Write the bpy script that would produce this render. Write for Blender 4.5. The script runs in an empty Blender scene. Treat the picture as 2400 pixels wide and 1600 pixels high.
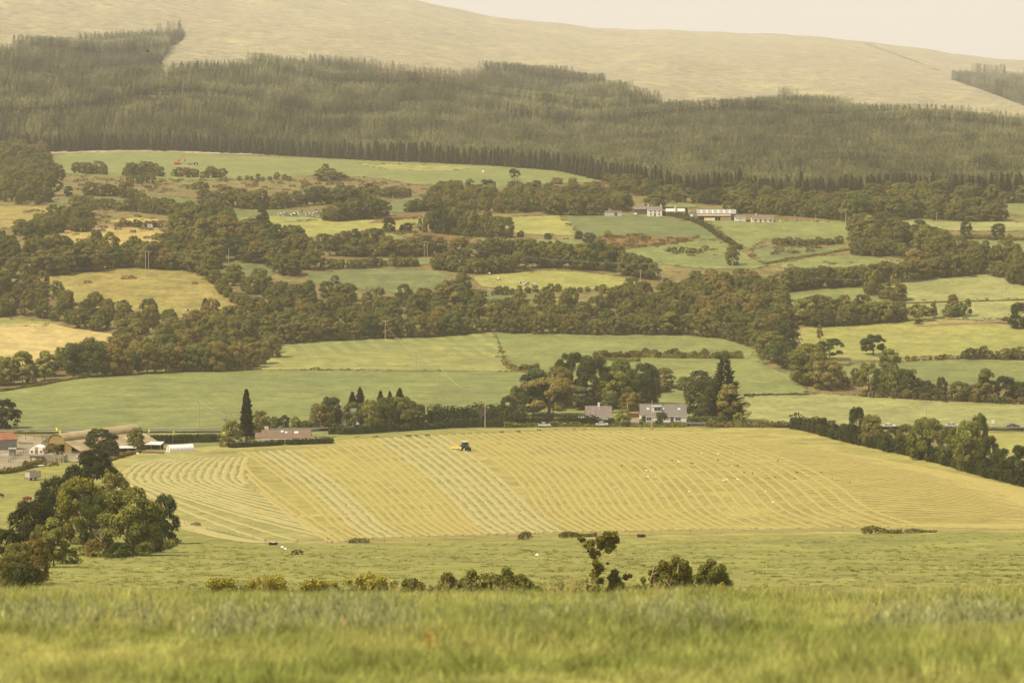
import bpy, bmesh, math, random
import numpy as np
from mathutils import Vector
from mathutils.geometry import delaunay_2d_cdt

random.seed(7)
RNG = np.random.default_rng(11)
C = bpy.context.scene.collection
R = math.radians

# ------------------------------------------------------------------ camera
F = 2400 * 100 / 36.0                    # focal length in photograph pixels
PITCH = math.atan(450 / F)               # horizon sits at row 350
cam = bpy.data.cameras.new('camera')
cam.lens = 100; cam.sensor_width = 36; cam.sensor_fit = 'HORIZONTAL'
cam.clip_start = 0.5; cam.clip_end = 30000
cam.dof.use_dof = True; cam.dof.focus_distance = 850; cam.dof.aperture_fstop = 3.3
camo = bpy.data.objects.new('camera', cam); C.objects.link(camo)
camo.location = (0, 0, 0); camo.rotation_euler = (R(90) - PITCH, 0, 0)
bpy.context.scene.camera = camo

# ------------------------------------------------------------------ light
SUN_EL, SUN_AZ = R(55), R(-112)          # azimuth clockwise from +Y: sun to the left and a little behind the camera
world = bpy.data.worlds.new('World'); bpy.context.scene.world = world
world.use_nodes = True
wn = world.node_tree.nodes; wl = world.node_tree.links
sky = wn.new('ShaderNodeTexSky'); sky.sky_type = 'NISHITA'; sky.sun_disc = False
sky.sun_elevation = SUN_EL; sky.sun_rotation = SUN_AZ; sky.dust_density = 5.0; sky.air_density = 1.2
cloud = wn.new('ShaderNodeMixRGB'); cloud.inputs[0].default_value = 0.80
cloud.inputs[2].default_value = (6.5, 6.2, 5.8, 1)     # pale warm overcast layer over most of the blue
cn = wn.new('ShaderNodeTexNoise'); cn.inputs['Scale'].default_value = 2.2; cn.inputs['Detail'].default_value = 5
cr = wn.new('ShaderNodeValToRGB'); cr.color_ramp.elements[0].position = 0.3; cr.color_ramp.elements[1].position = 0.7
cr.color_ramp.elements[0].color = (6.25, 5.9, 5.45, 1); cr.color_ramp.elements[1].color = (6.85, 6.55, 6.15, 1)
wl.new(cn.outputs['Fac'], cr.inputs[0]); wl.new(cr.outputs[0], cloud.inputs[2])     # soft unevenness of the cloud base
wl.new(sky.outputs[0], cloud.inputs[1])
bg = wn['Background']; bg.inputs['Strength'].default_value = 0.10
wl.new(cloud.outputs[0], bg.inputs['Color'])

sun = bpy.data.lights.new('sun', 'SUN'); sun.energy = 5.0; sun.angle = R(2.5); sun.color = (1.0, 0.885, 0.70)
suno = bpy.data.objects.new('sun', sun); C.objects.link(suno)
suno.rotation_euler = Vector((math.sin(SUN_AZ) * math.cos(SUN_EL), math.cos(SUN_AZ) * math.cos(SUN_EL), math.sin(SUN_EL))).to_track_quat('Z', 'Y').to_euler()
suno.location = (-300, -200, 500)

sc = bpy.context.scene
sc.view_settings.view_transform = 'Standard'; sc.view_settings.look = 'None'
sc.view_settings.exposure = 0.45; sc.view_settings.gamma = 1.0
try: sc.view_settings.use_curve_mapping = False
except Exception: pass
sc.render.engine = 'CYCLES'
sc.cycles.max_bounces = 5; sc.cycles.diffuse_bounces = 2; sc.cycles.transmission_bounces = 3
sc.cycles.glossy_bounces = 2; sc.cycles.transparent_max_bounces = 4; sc.cycles.volume_bounces = 1
sc.cycles.use_denoising = True

# ------------------------------------------------------------------ terrain
def rowv(py):                            # tangent of the angle below the horizon for a row at the picture's centre
    return np.tan(PITCH + np.arctan((np.asarray(py, float) - 800) / F))

def pchip(xs, ys):
    xs = np.asarray(xs, float); ys = np.asarray(ys, float)
    h = np.diff(xs); d = np.diff(ys) / h
    m = np.zeros_like(xs); m[0] = d[0]; m[-1] = d[-1]
    for i in range(1, len(xs) - 1):
        if d[i-1] * d[i] > 0:
            w1 = 2*h[i] + h[i-1]; w2 = h[i] + 2*h[i-1]
            m[i] = (w1 + w2) / (w1/d[i-1] + w2/d[i])
    def f(x):
        x = np.clip(np.asarray(x, float), xs[0], xs[-1])
        i = np.clip(np.searchsorted(xs, x) - 1, 0, len(xs) - 2)
        t = (x - xs[i]) / h[i]
        return ((1+2*t)*(1-t)**2*ys[i] + t*(1-t)**2*h[i]*m[i] + t*t*(3-2*t)*ys[i+1] + t*t*(t-1)*h[i]*m[i+1])
    return f

PROFILE = [(330, 1396), (430, 1322), (560, 1262), (700, 1150), (830, 1060), (950, 1000), (1010, 962), (1080, 905),
           (1160, 850), (1250, 785), (1340, 700), (1430, 620), (1525, 560), (1625, 512), (1755, 470), (1900, 430), (2100, 392), (2300, 360)]
_d = [-60, -20, 0, 10, 20, 30, 40, 50, 62, 80, 110, 160, 240]
_z = [3.0, 0.2, -1.65, -2.55, -3.68, -5.0, -6.5, -8.3, -10.85, -15.1, -21.7, -31.5, -43.5]
for d_, r_ in PROFILE:
    _d.append(d_); _z.append(float(-d_ * rowv(r_)))
ZN = pchip(_d, _z)
Z2300 = float(ZN(2300))
RX = [-3000, -600, 0, 500, 800, 920, 1000, 1200, 1400, 1700, 1900, 2000, 2200, 2400, 2700, 3200, 5000]
RY = [-460, -330, -150, -75, -28, -4, 9, 50, 68, 80, 90, 96, 124, 145, 190, 260, 330]

def und(x, y):
    a = np.clip((y - 520) / 400, 0, 1)
    u = 0.9*np.sin(x/63 + 0.7*np.sin(y/110)) * np.sin(y/85 + x/190) + 0.8*np.sin(x/140 + 2.1)*np.cos(y/150) + 0.35*np.sin(x/27 + y/41)
    b = np.clip((y - 2300) / 500, 0, 1)
    u2 = 5*np.sin(x/120 + y/260)*np.sin(y/170 + x/330) + 3*np.sin(x/61 - y/210 + 1.3) + 2*np.sin(x/33 + y/95)*np.sin(y/70)
    return a*u + b*u2*0.55*(1 - 0.75*np.clip((y-3300)/600, 0, 1))

def Z(x, y):
    x = np.asarray(x, float); y = np.asarray(y, float)
    zn = ZN(np.minimum(y, 2300))
    px = 1200 + F * x / np.maximum(y, 300)
    zr = -4000 * (np.interp(px, RX, RY) - 350) / F + 1.2*np.sin(px/47) + 0.6*np.sin(px/19+1)
    t = np.clip((y - 2300) / 1700, 0, None)
    rise = (zr - Z2300) * (1.12*t - 0.12*t*t)
    over = np.clip(y - 4000, 0, None)
    zz = zr + (zr - Z2300) * 0.88/1700 * over - over*over/900
    m = np.where(y > 4000, zz, Z2300 + rise)
    return np.where(y > 2300, m, zn) + und(x, y)

def proj(x, y, z):
    dep = y*math.cos(PITCH) - z*math.sin(PITCH); yc = y*math.sin(PITCH) + z*math.cos(PITCH)
    return 1200 + F*x/dep, 800 - F*yc/dep

_DS = np.concatenate([np.arange(280, 2400, 2.0), np.arange(2400, 4300, 6.0)])
_DN = np.arange(12, 60, 0.25)
def at(px, py, near=False):              # ground points seen at photograph pixels
    px = np.atleast_1d(np.asarray(px, float)); py = np.atleast_1d(np.asarray(py, float))
    X = (px - 1200) / F; Y = (800 - py) / F
    dy = math.cos(PITCH) + Y*math.sin(PITCH); dz = -math.sin(PITCH) + Y*math.cos(PITCH)
    tx = X/dy; tz = dz/dy
    D = _DN if near else _DS
    out = np.zeros((len(px), 3))
    for s in range(0, len(px), 400):
        e = slice(s, s+400)
        gz = Z(tx[e, None]*D[None], np.broadcast_to(D[None], (len(px[e]), len(D))))
        diff = tz[e, None]*D[None] - gz
        hit = diff <= 0
        i = np.where(hit.any(1), hit.argmax(1), len(D)-1); i = np.maximum(i, 1)
        r = np.arange(len(i)); a = diff[r, i-1]; b = diff[r, i]
        w = np.clip(a / np.where(a-b == 0, 1, a-b), 0, 1)
        d = D[i-1] + (D[i]-D[i-1])*w
        xx = tx[e]*d
        out[e] = np.stack([xx, d, Z(xx, d)], 1)
    return out
def at1(px, py): return Vector(at(px, py)[0])
def mpp(y): return y / F                 # metres per photograph pixel at a distance

# ------------------------------------------------------------------ materials
MATS = {}
def newmat(name):
    m = bpy.data.materials.new(name); m.use_nodes = True
    n = m.node_tree.nodes; l = m.node_tree.links
    b = n['Principled BSDF']; b.inputs['Roughness'].default_value = 0.85
    b.inputs['Specular IOR Level'].default_value = 0.25
    return m, n, l, b
def noise(n, l, scale, vec=None, detail=4, rough=0.55, stretch=None):
    t = n.new('ShaderNodeTexNoise'); t.inputs['Scale'].default_value = scale; t.inputs['Detail'].default_value = detail
    t.inputs['Roughness'].default_value = rough
    if vec is not None:
        if stretch:
            mp = n.new('ShaderNodeMapping'); mp.inputs['Scale'].default_value = stretch
            if len(stretch) > 3: pass
            l.new(vec, mp.inputs[0]); vec = mp.outputs[0]
        l.new(vec, t.inputs['Vector'])
    return t.outputs['Fac']
def ramp(n, l, fac, stops):
    r = n.new('ShaderNodeValToRGB'); e = r.color_ramp.elements
    while len(e) < len(stops): e.new(0.5)
    for i, (p, c) in enumerate(stops):
        e[i].position = p; e[i].color = (c[0], c[1], c[2], 1) if hasattr(c, '__len__') else (c, c, c, 1)
    l.new(fac, r.inputs[0]); return r.outputs[0]
def mixc(n, l, fac, a, b, mode='MIX'):
    m = n.new('ShaderNodeMixRGB'); m.blend_type = mode
    for i, v in ((0, fac), (1, a), (2, b)):
        if hasattr(v, 'is_output'): l.new(v, m.inputs[i])
        elif i == 0: m.inputs[0].default_value = v
        else: m.inputs[i].default_value = (v[0], v[1], v[2], 1)
    return m.outputs[0]
def coords(n): return n.new('ShaderNodeTexCoord').outputs['Object']

def plain(name, col, rough=0.75, var=0.18, scale=3.0, metal=0.0, bump=0.0, spec=0.3):
    if name in MATS: return MATS[name]
    m, n, l, b = newmat(name)
    f = noise(n, l, scale, coords(n), 5)
    c = ramp(n, l, f, [(0.3, tuple(v*(1-var) for v in col)), (0.7, tuple(min(1, v*(1+var)) for v in col))])
    l.new(c, b.inputs['Base Color']); b.inputs['Roughness'].default_value = rough; b.inputs['Metallic'].default_value = metal
    b.inputs['Specular IOR Level'].default_value = spec
    if bump:
        bp = n.new('ShaderNodeBump'); bp.inputs['Strength'].default_value = bump; bp.inputs['Distance'].default_value = 0.05
        l.new(f, bp.inputs['Height']); l.new(bp.outputs[0], b.inputs['Normal'])
    MATS[name] = m; return m

def fieldmat(name, ca, cb, big=1/55, fleck=None, fleck_scale=0.5, fleck_amt=(0.52, 0.72), cc=None, bump=0.4, streak=None):
    # a grass sward: two slowly mixing tones, finer mottling, and darker or drier flecks
    ALB = 0.84 if name != 'forest_floor' else 1
    ca, cb, cc, fleck = [None if c is None else tuple(q*ALB for q in c) for c in (ca, cb, cc, fleck)]
    m, n, l, b = newmat(name)
    v = coords(n)
    f1 = noise(n, l, big, v, 4, 0.6)
    c = ramp(n, l, f1, [(0.32, ca), (0.68, cb)])
    if cc is not None:
        f3 = noise(n, l, big*3.1, v, 3, 0.6, (1, 1.0, 1))
        c = mixc(n, l, ramp(n, l, f3, [(0.52, 0.0), (0.68, 1.0)]), c, cc)
    f2 = noise(n, l, 0.35, v, 6, 0.75)
    c = mixc(n, l, 0.6, c, ramp(n, l, f2, [(0.3, 0.45), (0.7, 1.5)]), 'MULTIPLY')
    f5 = noise(n, l, 0.085, v, 3, 0.6)
    c = mixc(n, l, 0.55, c, ramp(n, l, f5, [(0.32, 0.62), (0.68, 1.38)]), 'MULTIPLY')
    if fleck is not None:
        f4 = noise(n, l, fleck_scale, v, 5, 0.7)
        c = mixc(n, l, ramp(n, l, f4, [(fleck_amt[0], 0.0), (fleck_amt[1], 1.0)]), c, fleck)
    if streak is not None:                # mowing or drilling stripes: (direction in degrees, width, colour)
        ang, wd, sc_, amt = streak
        mp = n.new('ShaderNodeMapping'); mp.inputs['Rotation'].default_value = (0, 0, R(ang)); l.new(v, mp.inputs[0])
        w = n.new('ShaderNodeTexWave'); w.inputs['Scale'].default_value = 0.314/wd; w.inputs['Distortion'].default_value = 2.0
        w.inputs['Detail'].default_value = 2; l.new(mp.outputs[0], w.inputs['Vector'])
        fz = noise(n, l, 1/80, v, 2)
        a = n.new('ShaderNodeMath'); a.operation = 'MULTIPLY'
        l.new(ramp(n, l, w.outputs['Fac'], [(0.45, 0.0), (0.65, amt)]), a.inputs[0]); l.new(ramp(n, l, fz, [(0.42, 0.0), (0.55, 1.0)]), a.inputs[1])
        c = mixc(n, l, a.outputs[0], c, sc_)
    l.new(c, b.inputs['Base Color']); b.inputs['Roughness'].default_value = 0.95; b.inputs['Specular IOR Level'].default_value = 0.08
    bp = n.new('ShaderNodeBump'); bp.inputs['Strength'].default_value = bump; bp.inputs['Distance'].default_value = 0.5
    l.new(f2, bp.inputs['Height']); l.new(bp.outputs[0], b.inputs['Normal'])
    return m

def leafmat(name, palette=None, trans=0.13, contrast=(0.66, 1.38)):
    # leaves take the tree's own colour; every leaf spray is a little lighter, darker or yellower
    m = bpy.data.materials.new(name); m.use_nodes = True
    n = m.node_tree.nodes; l = m.node_tree.links; n.clear()
    out = n.new('ShaderNodeOutputMaterial'); oi = n.new('ShaderNodeObjectInfo'); g = n.new('ShaderNodeNewGeometry')
    base = oi.outputs['Color'] if palette is None else ramp(n, l, oi.outputs['Random'], palette)
    k = ramp(n, l, g.outputs['Random Per Island'], [(0.0, contrast[0]), (1.0, contrast[1])])
    c = mixc(n, l, 1.0, base, k, 'MULTIPLY')
    yel = ramp(n, l, g.outputs['Random Per Island'], [(0.6, (1, 1, 1)), (1.0, (1.2, 1.1, 0.8))])
    c = mixc(n, l, 1.0, c, yel, 'MULTIPLY')
    d = n.new('ShaderNodeBsdfDiffuse'); t = n.new('ShaderNodeBsdfTranslucent'); mx = n.new('ShaderNodeMixShader')
    mx.inputs[0].default_value = trans
    l.new(c, d.inputs[0]); l.new(c, t.inputs[0]); l.new(d.outputs[0], mx.inputs[1]); l.new(t.outputs[0], mx.inputs[2])
    l.new(mx.outputs[0], out.inputs[0])
    return m

# ------------------------------------------------------------------ object helpers
def tag(o, label=None, cat=None, group=None, kind=None):
    if label: o['label'] = label
    if cat: o['category'] = cat
    if group: o['group'] = group
    if kind: o['kind'] = kind
    return o
def thing(name, label, cat, loc, rz=0.0, group=None, scale=1.0):
    o = bpy.data.objects.new(name, None); C.objects.link(o); o.empty_display_size = 0.2
    o.location = loc; o.rotation_euler = (0, 0, rz); o.scale = (scale,)*3
    return tag(o, label, cat, group)
def meshobj(name, verts, faces, mat, parent=None, smooth=False):
    me = bpy.data.meshes.new(name)
    me.from_pydata([tuple(map(float, v)) for v in verts], [], [tuple(int(i) for i in f) for f in faces])
    if mat is not None: me.materials.append(mat)
    if smooth: me.polygons.foreach_set('use_smooth', [True]*len(me.polygons))
    me.update()
    o = bpy.data.objects.new(name, me); C.objects.link(o)
    if parent: o.parent = parent
    return o
def quads_mesh(name, V, mat, smooth=False):      # V: (n,4,3) loose quads
    n = len(V); me = bpy.data.meshes.new(name)
    me.vertices.add(n*4); me.vertices.foreach_set('co', np.ascontiguousarray(V, dtype=np.float32).ravel())
    me.loops.add(n*4); me.loops.foreach_set('vertex_index', np.arange(n*4, dtype=np.int32))
    me.polygons.add(n); me.polygons.foreach_set('loop_start', np.arange(0, n*4, 4, dtype=np.int32))
    me.materials.append(mat); me.update(calc_edges=True); me.validate()
    return me
def grid_mesh(name, P, mat, smooth=True):        # P: (r,c,3)
    r, c, _ = P.shape; me = bpy.data.meshes.new(name)
    me.vertices.add(r*c); me.vertices.foreach_set('co', P.astype(np.float32).ravel())
    i = np.arange(r*c).reshape(r, c)
    q = np.stack([i[:-1, :-1], i[:-1, 1:], i[1:, 1:], i[1:, :-1]], -1).reshape(-1, 4)
    me.loops.add(q.size); me.loops.foreach_set('vertex_index', q.astype(np.int32).ravel())
    me.polygons.add(len(q)); me.polygons.foreach_set('loop_start', np.arange(0, q.size, 4, dtype=np.int32))
    if smooth: me.polygons.foreach_set('use_smooth', np.ones(len(q), dtype=bool))
    me.materials.append(mat); me.update(calc_edges=True)
    return me
def link(name, me, parent=None):
    o = bpy.data.objects.new(name, me); C.objects.link(o)
    if parent: o.parent = parent
    return o

class MB:                                        # collects simple solids into ONE mesh
    def __init__(s): s.v = []; s.f = []
    def add(s, vs, fs):
        b = len(s.v); s.v += [tuple(v) for v in vs]; s.f += [tuple(i+b for i in f) for f in fs]; return s
    def box(s, x0, x1, y0, y1, z0, z1):
        return s.add([(x0,y0,z0),(x1,y0,z0),(x1,y1,z0),(x0,y1,z0),(x0,y0,z1),(x1,y0,z1),(x1,y1,z1),(x0,y1,z1)],
                     [(3,2,1,0),(4,5,6,7),(0,1,5,4),(1,2,6,5),(2,3,7,6),(3,0,4,7)])
    def obox(s, c, ux, uy, uz):                  # oriented box from centre and half vectors
        c = Vector(c); ux = Vector(ux); uy = Vector(uy); uz = Vector(uz)
        vs = [c+a*ux+b*uy+d*uz for d in (-1,1) for b in (-1,1) for a in (-1,1)]
        return s.add(vs, [(0,2,3,1),(4,5,7,6),(0,1,5,4),(1,3,7,5),(3,2,6,7),(2,0,4,6)])
    def prism_x(s, prof, x0, x1):                # profile of (y,z) extruded along x
        n = len(prof)
        return s.add([(x0,y,z) for y,z in prof]+[(x1,y,z) for y,z in prof],
                     [tuple(range(n))[::-1], tuple(range(n,2*n))]+[(i,(i+1)%n,(i+1)%n+n,i+n) for i in range(n)])
    def prism_y(s, prof, y0, y1):                # profile of (x,z) extruded along y
        n = len(prof)
        return s.add([(x,y0,z) for x,z in prof]+[(x,y1,z) for x,z in prof],
                     [tuple(range(n)), tuple(range(n,2*n))[::-1]]+[(i,i+n,(i+1)%n+n,(i+1)%n) for i in range(n)])
    def tube(s, pts, rad, n=6, caps=True):
        pts = [Vector(p) for p in pts]; rad = rad if hasattr(rad, '__len__') else [rad]*len(pts)
        b = len(s.v); prev = None
        for i, p in enumerate(pts):
            d = (pts[min(i+1, len(pts)-1)] - pts[max(i-1, 0)]).normalized()
            a = d.orthogonal().normalized() if prev is None else (prev - d*prev.dot(d)).normalized()
            prev = a; c = d.cross(a)
            for k in range(n):
                t = 2*math.pi*k/n; s.v.append(tuple(p + (a*math.cos(t)+c*math.sin(t))*rad[i]))
        for i in range(len(pts)-1):
            for k in range(n):
                s.f.append((b+i*n+k, b+i*n+(k+1)%n, b+(i+1)*n+(k+1)%n, b+(i+1)*n+k))
        if caps:
            s.f.append(tuple(b+k for k in range(n))[::-1]); e = b+(len(pts)-1)*n; s.f.append(tuple(e+k for k in range(n)))
        return s
    def wheel(s, c, r, w, axis='y', n=14):       # a disc with a bevelled rim
        c = Vector(c); ax = Vector((0,1,0)) if axis == 'y' else Vector((1,0,0))
        return s.tube([c-ax*w/2, c-ax*w*0.42, c+ax*w*0.42, c+ax*w/2], [r*0.86, r, r, r*0.86], n)
    def build(s, name, mat, parent=None, smooth=False): return meshobj(name, s.v, s.f, mat, parent, smooth)

def pip(P, poly):                                # points inside polygon
    x, y = P[:, 0], P[:, 1]; c = np.zeros(len(P), bool); n = len(poly); j = n-1
    for i in range(n):
        xi, yi = poly[i]; xj, yj = poly[j]
        c ^= ((yi > y) != (yj > y)) & (x < (xj-xi)*(y-yi)/((yj-yi) if yj != yi else 1e-9) + xi)
        j = i
    return c
def smooth_closed(poly, step=18, k=0.5):         # Catmull-Rom round a closed outline
    P = np.array(poly, float); n = len(P); out = []
    for i in range(n):
        p0, p1, p2, p3 = P[i-1], P[i], P[(i+1) % n], P[(i+2) % n]
        m = max(1, int(np.hypot(*(p2-p1))/step))
        for t in np.arange(m)/m:
            cr = 0.5*((2*p1)+(-p0+p2)*t+(2*p0-5*p1+4*p2-p3)*t*t+(-p0+3*p1-3*p2+p3)*t**3)
            out.append((1-k)*(p1+(p2-p1)*t) + k*cr)
    return np.array(out)
def curve_open(pts, step=8):
    P = np.array(pts, float); P = np.vstack([2*P[0]-P[1], P, 2*P[-1]-P[-2]]); out = []
    for i in range(1, len(P)-2):
        p0, p1, p2, p3 = P[i-1:i+3]
        m = max(1, int(np.hypot(*(p2-p1))/step))
        for t in np.arange(m)/m:
            out.append(0.5*((2*p1)+(-p0+p2)*t+(2*p0-5*p1+4*p2-p3)*t*t+(-p0+3*p1-3*p2+p3)*t**3))
    out.append(P[-2]); return np.array(out)

# ------------------------------------------------------------------ ground sheets
def sheet(name, ys, mat, ncol, lift=0.0, kind='structure', label=None):
    W = 60 + 0.55*ys; s = np.linspace(-1, 1, ncol); s = np.sign(s)*np.abs(s)**1.25
    X = W[:, None]*s[None]; Y = np.broadcast_to(ys[:, None], X.shape)
    P = np.stack([X, Y, Z(X, Y)+lift], -1)
    o = link(name, grid_mesh(name, P, mat)); return tag(o, kind=kind, label=label)

m_rough = fieldmat('rough_grazing', (0.19, 0.165, 0.055), (0.15, 0.10, 0.042), big=1/40, fleck=(0.07, 0.065, 0.022), fleck_scale=0.16, fleck_amt=(0.5, 0.66), cc=(0.15, 0.15, 0.05))
m_moor = fieldmat('moorland', (0.305, 0.27, 0.16), (0.262, 0.225, 0.135), big=1/170, fleck=(0.15, 0.13, 0.08), fleck_scale=0.075, fleck_amt=(0.50, 0.70), cc=(0.36, 0.32, 0.16))
m_hill = fieldmat('foreground_turf', (0.19, 0.20, 0.05), (0.26, 0.255, 0.06), big=1/3, fleck=(0.12, 0.12, 0.035), fleck_scale=4)
sheet('ground', np.concatenate([np.arange(-60, 70, 2.0), np.arange(70, 560, 6.0), np.arange(560, 2304, 8.0)]), m_rough, 221)
sheet('mountain', np.concatenate([np.arange(2298, 4100, 14.0), np.arange(4100, 5000, 40.0)]), m_moor, 261, lift=0.25)
_o = sheet('hillside', np.arange(-58, 150, 1.5), m_hill, 121, lift=0.06)
# ------------------------------------------------------------------ fields
_FL = [0]; EDGES = []
def field(name, poly, mat, grid=14, k=0.5, label=None, step=14):
    P = smooth_closed(poly, step, k)
    if name == 'meadow': EDGES.append(P)
    W = at(P[:, 0], P[:, 1]); b = [Vector((p[0], p[1])) for p in W]
    x0, x1 = W[:, 0].min(), W[:, 0].max(); y0, y1 = W[:, 1].min(), W[:, 1].max()
    gx, gy = np.meshgrid(np.arange(x0, x1, grid), np.arange(y0, y1, grid))
    G = np.stack([gx.ravel(), gy.ravel()], 1) + RNG.uniform(-2, 2, (gx.size, 2))
    G = G[pip(G, W[:, :2])]
    vs = b + [Vector(g) for g in G]
    n = len(b)
    co, _, fs, _, _, _ = delaunay_2d_cdt(vs, [(i, (i+1) % n) for i in range(n)], [list(range(n))], 1, 0.01)
    co = np.array([tuple(c) for c in co]); _FL[0] += 1
    z = Z(co[:, 0], co[:, 1]) + 0.10 + 0.004*_FL[0]
    o = meshobj(name, np.column_stack([co, z]), fs, mat, smooth=True)
    for p in o.data.polygons:
        pass
    if o.data.polygons and o.data.polygons[0].normal.z < 0: o.data.flip_normals()
    return tag(o, label, kind='structure')
G_MID = ((0.178, 0.190, 0.058), (0.142, 0.162, 0.053))
m_green = fieldmat('green_ley', *G_MID, fleck=(0.13, 0.14, 0.045), fleck_scale=0.09, fleck_amt=(0.56, 0.78))
m_green_d = fieldmat('green_ley_dark', (0.138, 0.155, 0.055), (0.110, 0.130, 0.047), fleck=(0.095, 0.105, 0.038), fleck_scale=0.09)
m_stripe = fieldmat('green_ley_striped', (0.22, 0.218, 0.066), (0.187, 0.192, 0.060), streak=(-14, 8, (0.115, 0.132, 0.045), 0.8), cc=(0.26, 0.245, 0.07))
m_yel = fieldmat('yellow_ley', (0.265, 0.25, 0.068), (0.222, 0.222, 0.064), fleck=(0.19, 0.175, 0.05), fleck_scale=0.2)
m_pale = fieldmat('pale_ley', (0.245, 0.243, 0.085), (0.205, 0.21, 0.074), fleck=(0.16, 0.16, 0.06), fleck_scale=0.10, fleck_amt=(0.58, 0.7))
m_tan = fieldmat('dry_meadow', (0.36, 0.27, 0.085), (0.29, 0.23, 0.070), fleck=(0.18, 0.13, 0.05), fleck_scale=0.3, fleck_amt=(0.55, 0.75))
m_straw = fieldmat('straw_meadow', (0.40, 0.315, 0.125), (0.35, 0.275, 0.10), fleck=(0.30, 0.22, 0.08), fleck_scale=0.2, fleck_amt=(0.58, 0.8))
m_heath = fieldmat('rushy_pasture', (0.27, 0.215, 0.065), (0.225, 0.195, 0.055), big=1/30, fleck=(0.15, 0.095, 0.04), fleck_scale=0.25, fleck_amt=(0.50, 0.68), cc=(0.19, 0.19, 0.05))
m_past = fieldmat('near_pasture', (0.225, 0.22, 0.058), (0.19, 0.192, 0.053), big=1/26, fleck=(0.10, 0.102, 0.034), fleck_scale=0.75, fleck_amt=(0.56, 0.70), cc=(0.21, 0.195, 0.045))
m_hay = fieldmat('mown_field', (0.285, 0.25, 0.072), (0.25, 0.225, 0.068), big=1/30, fleck=(0.24, 0.20, 0.06), fleck_scale=0.5, fleck_amt=(0.58, 0.75))
m_haygreen = fieldmat('mown_green', (0.25, 0.235, 0.075), (0.222, 0.212, 0.07), big=1/20, fleck=(0.21, 0.19, 0.06), fleck_scale=0.5, fleck_amt=(0.58, 0.75))
m_yard = fieldmat('yard_gravel', (0.29, 0.235, 0.15), (0.20, 0.165, 0.10), big=1/9, fleck=(0.22, 0.2, 0.13), fleck_scale=0.4, bump=0.15)
m_bracken = fieldmat('bracken', (0.17, 0.085, 0.032), (0.14, 0.09, 0.035), big=1/16, fleck=(0.07, 0.06, 0.02), fleck_scale=0.15, fleck_amt=(0.5, 0.66), cc=(0.20, 0.16, 0.06))
m_earth = fieldmat('bare_earth', (0.26, 0.16, 0.09), (0.22, 0.15, 0.08), big=1/8)
m_road = plain('tarmac', (0.075, 0.07, 0.065), 0.9, 0.15, 0.5)

field('pasture', [(-350,1420),(-350,1080),(0,1095),(75,1080),(140,1075),(200,1075),(262,1085),(300,1140),(430,1225),(620,1268),(820,1272),(1300,1256),(1900,1243),(2400,1240),(2800,1240),(2800,1400),(1200,1400)], m_past, grid=9)
HAYP = [(262,1082),(300,1062),(420,1050),(560,1040),(700,1033),(775,1030),(790,1024),(900,1018),(1000,1012),(1090,1007),(1300,1003),(1600,1003),(1850,1003),(1900,1010),(2000,1035),(2120,1062),(2230,1092),(2310,1115),(2400,1140),(2750,1200),(2750,1242),(2400,1246),(1900,1252),(1300,1264),(1000,1272),(760,1278),(640,1272),(560,1256),(430,1226),(340,1165),(300,1130)]
field('hay_field', HAYP, m_hay, grid=9, k=0.3)
field('mown_headland', [(285,1085),(340,1066),(460,1056),(540,1052),(560,1062),(545,1090),(570,1135),(640,1175),(700,1215),(775,1258),(770,1268),(640,1268),(500,1240),(400,1196),(315,1140)], m_haygreen, grid=9)
field('mown_strip', [(880,1022),(1010,1016),(1030,1030),(1120,1105),(1220,1185),(1330,1245),(1310,1254),(1180,1256),(1090,1200),(990,1110)], m_haygreen, grid=9)
field('mown_strip', [(590,1058),(680,1050),(760,1105),(860,1190),(950,1256),(880,1262),(820,1220),(720,1140)], m_haygreen, grid=9)
field('grass_strip', [(255,1078),(300,1056),(400,1044),(470,1036),(540,1030),(640,1036),(700,1032),(560,1042),(420,1052),(300,1064)], m_green, k=0.2)
field('meadow', [(-400,1025),(-300,925),(0,914),(60,906),(150,892),(215,880),(330,871),(540,867),(760,868),(1000,870),(1240,872),(1280,880),(1290,940),(1260,1010),(900,1025),(560,1022),(350,1026),(100,1012),(0,1012)], m_green, k=0.2)
field('meadow', [(540,866),(620,846),(655,812),(700,806),(800,792),(1000,787),(1152,779),(1180,840),(1200,860),(1240,871),(1000,869),(760,867)], m_stripe, k=0.2)
field('meadow', [(1156,778),(1300,783),(1580,783),(1700,796),(1770,822),(1790,855),(1850,880),(1900,925),(1745,925),(1740,1000),(1260,1008),(1290,880),(1240,872),(1200,860),(1182,840)], m_green, k=0.2)
field('meadow', [(1745,930),(1850,925),(1900,922),(2010,928),(2200,941),(2400,949),(2900,975),(2900,1012),(2400,1010),(2000,1002),(1750,997)], m_pale, k=0.15)
field('meadow', [(2260,1015),(2400,1015),(2900,1015),(2900,1120),(2400,1110),(2330,1080)], m_yel, k=0.2)
field('meadow', [(1868,772),(2000,757),(2150,750),(2290,752),(2400,766),(2900,800),(2900,840),(2400,832),(2270,832),(2120,838),(2050,845),(1985,845),(1940,840),(1880,812)], m_yel, k=0.3)
field('meadow', [(1950,860),(2050,850),(2250,842),(2400,845),(2900,860),(2900,930),(2400,912),(2200,900),(2050,890),(1960,905)], m_green, k=0.2)
field('meadow', [(1850,685),(1920,674),(2010,670),(2020,664),(2030,680),(2060,692),(2120,706),(2130,718),(1990,712),(1900,722),(1848,725)], m_green, k=0.3)
field('meadow', [(2060,664),(2130,655),(2250,645),(2330,645),(2400,668),(2900,700),(2900,760),(2400,748),(2280,748),(2190,742),(2140,722),(2110,690)], m_pale, k=0.3)
field('meadow', [(2090,707),(2400,700),(2900,715),(2900,780),(2400,752),(2280,750),(2200,745)], m_pale, k=0.1)
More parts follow.
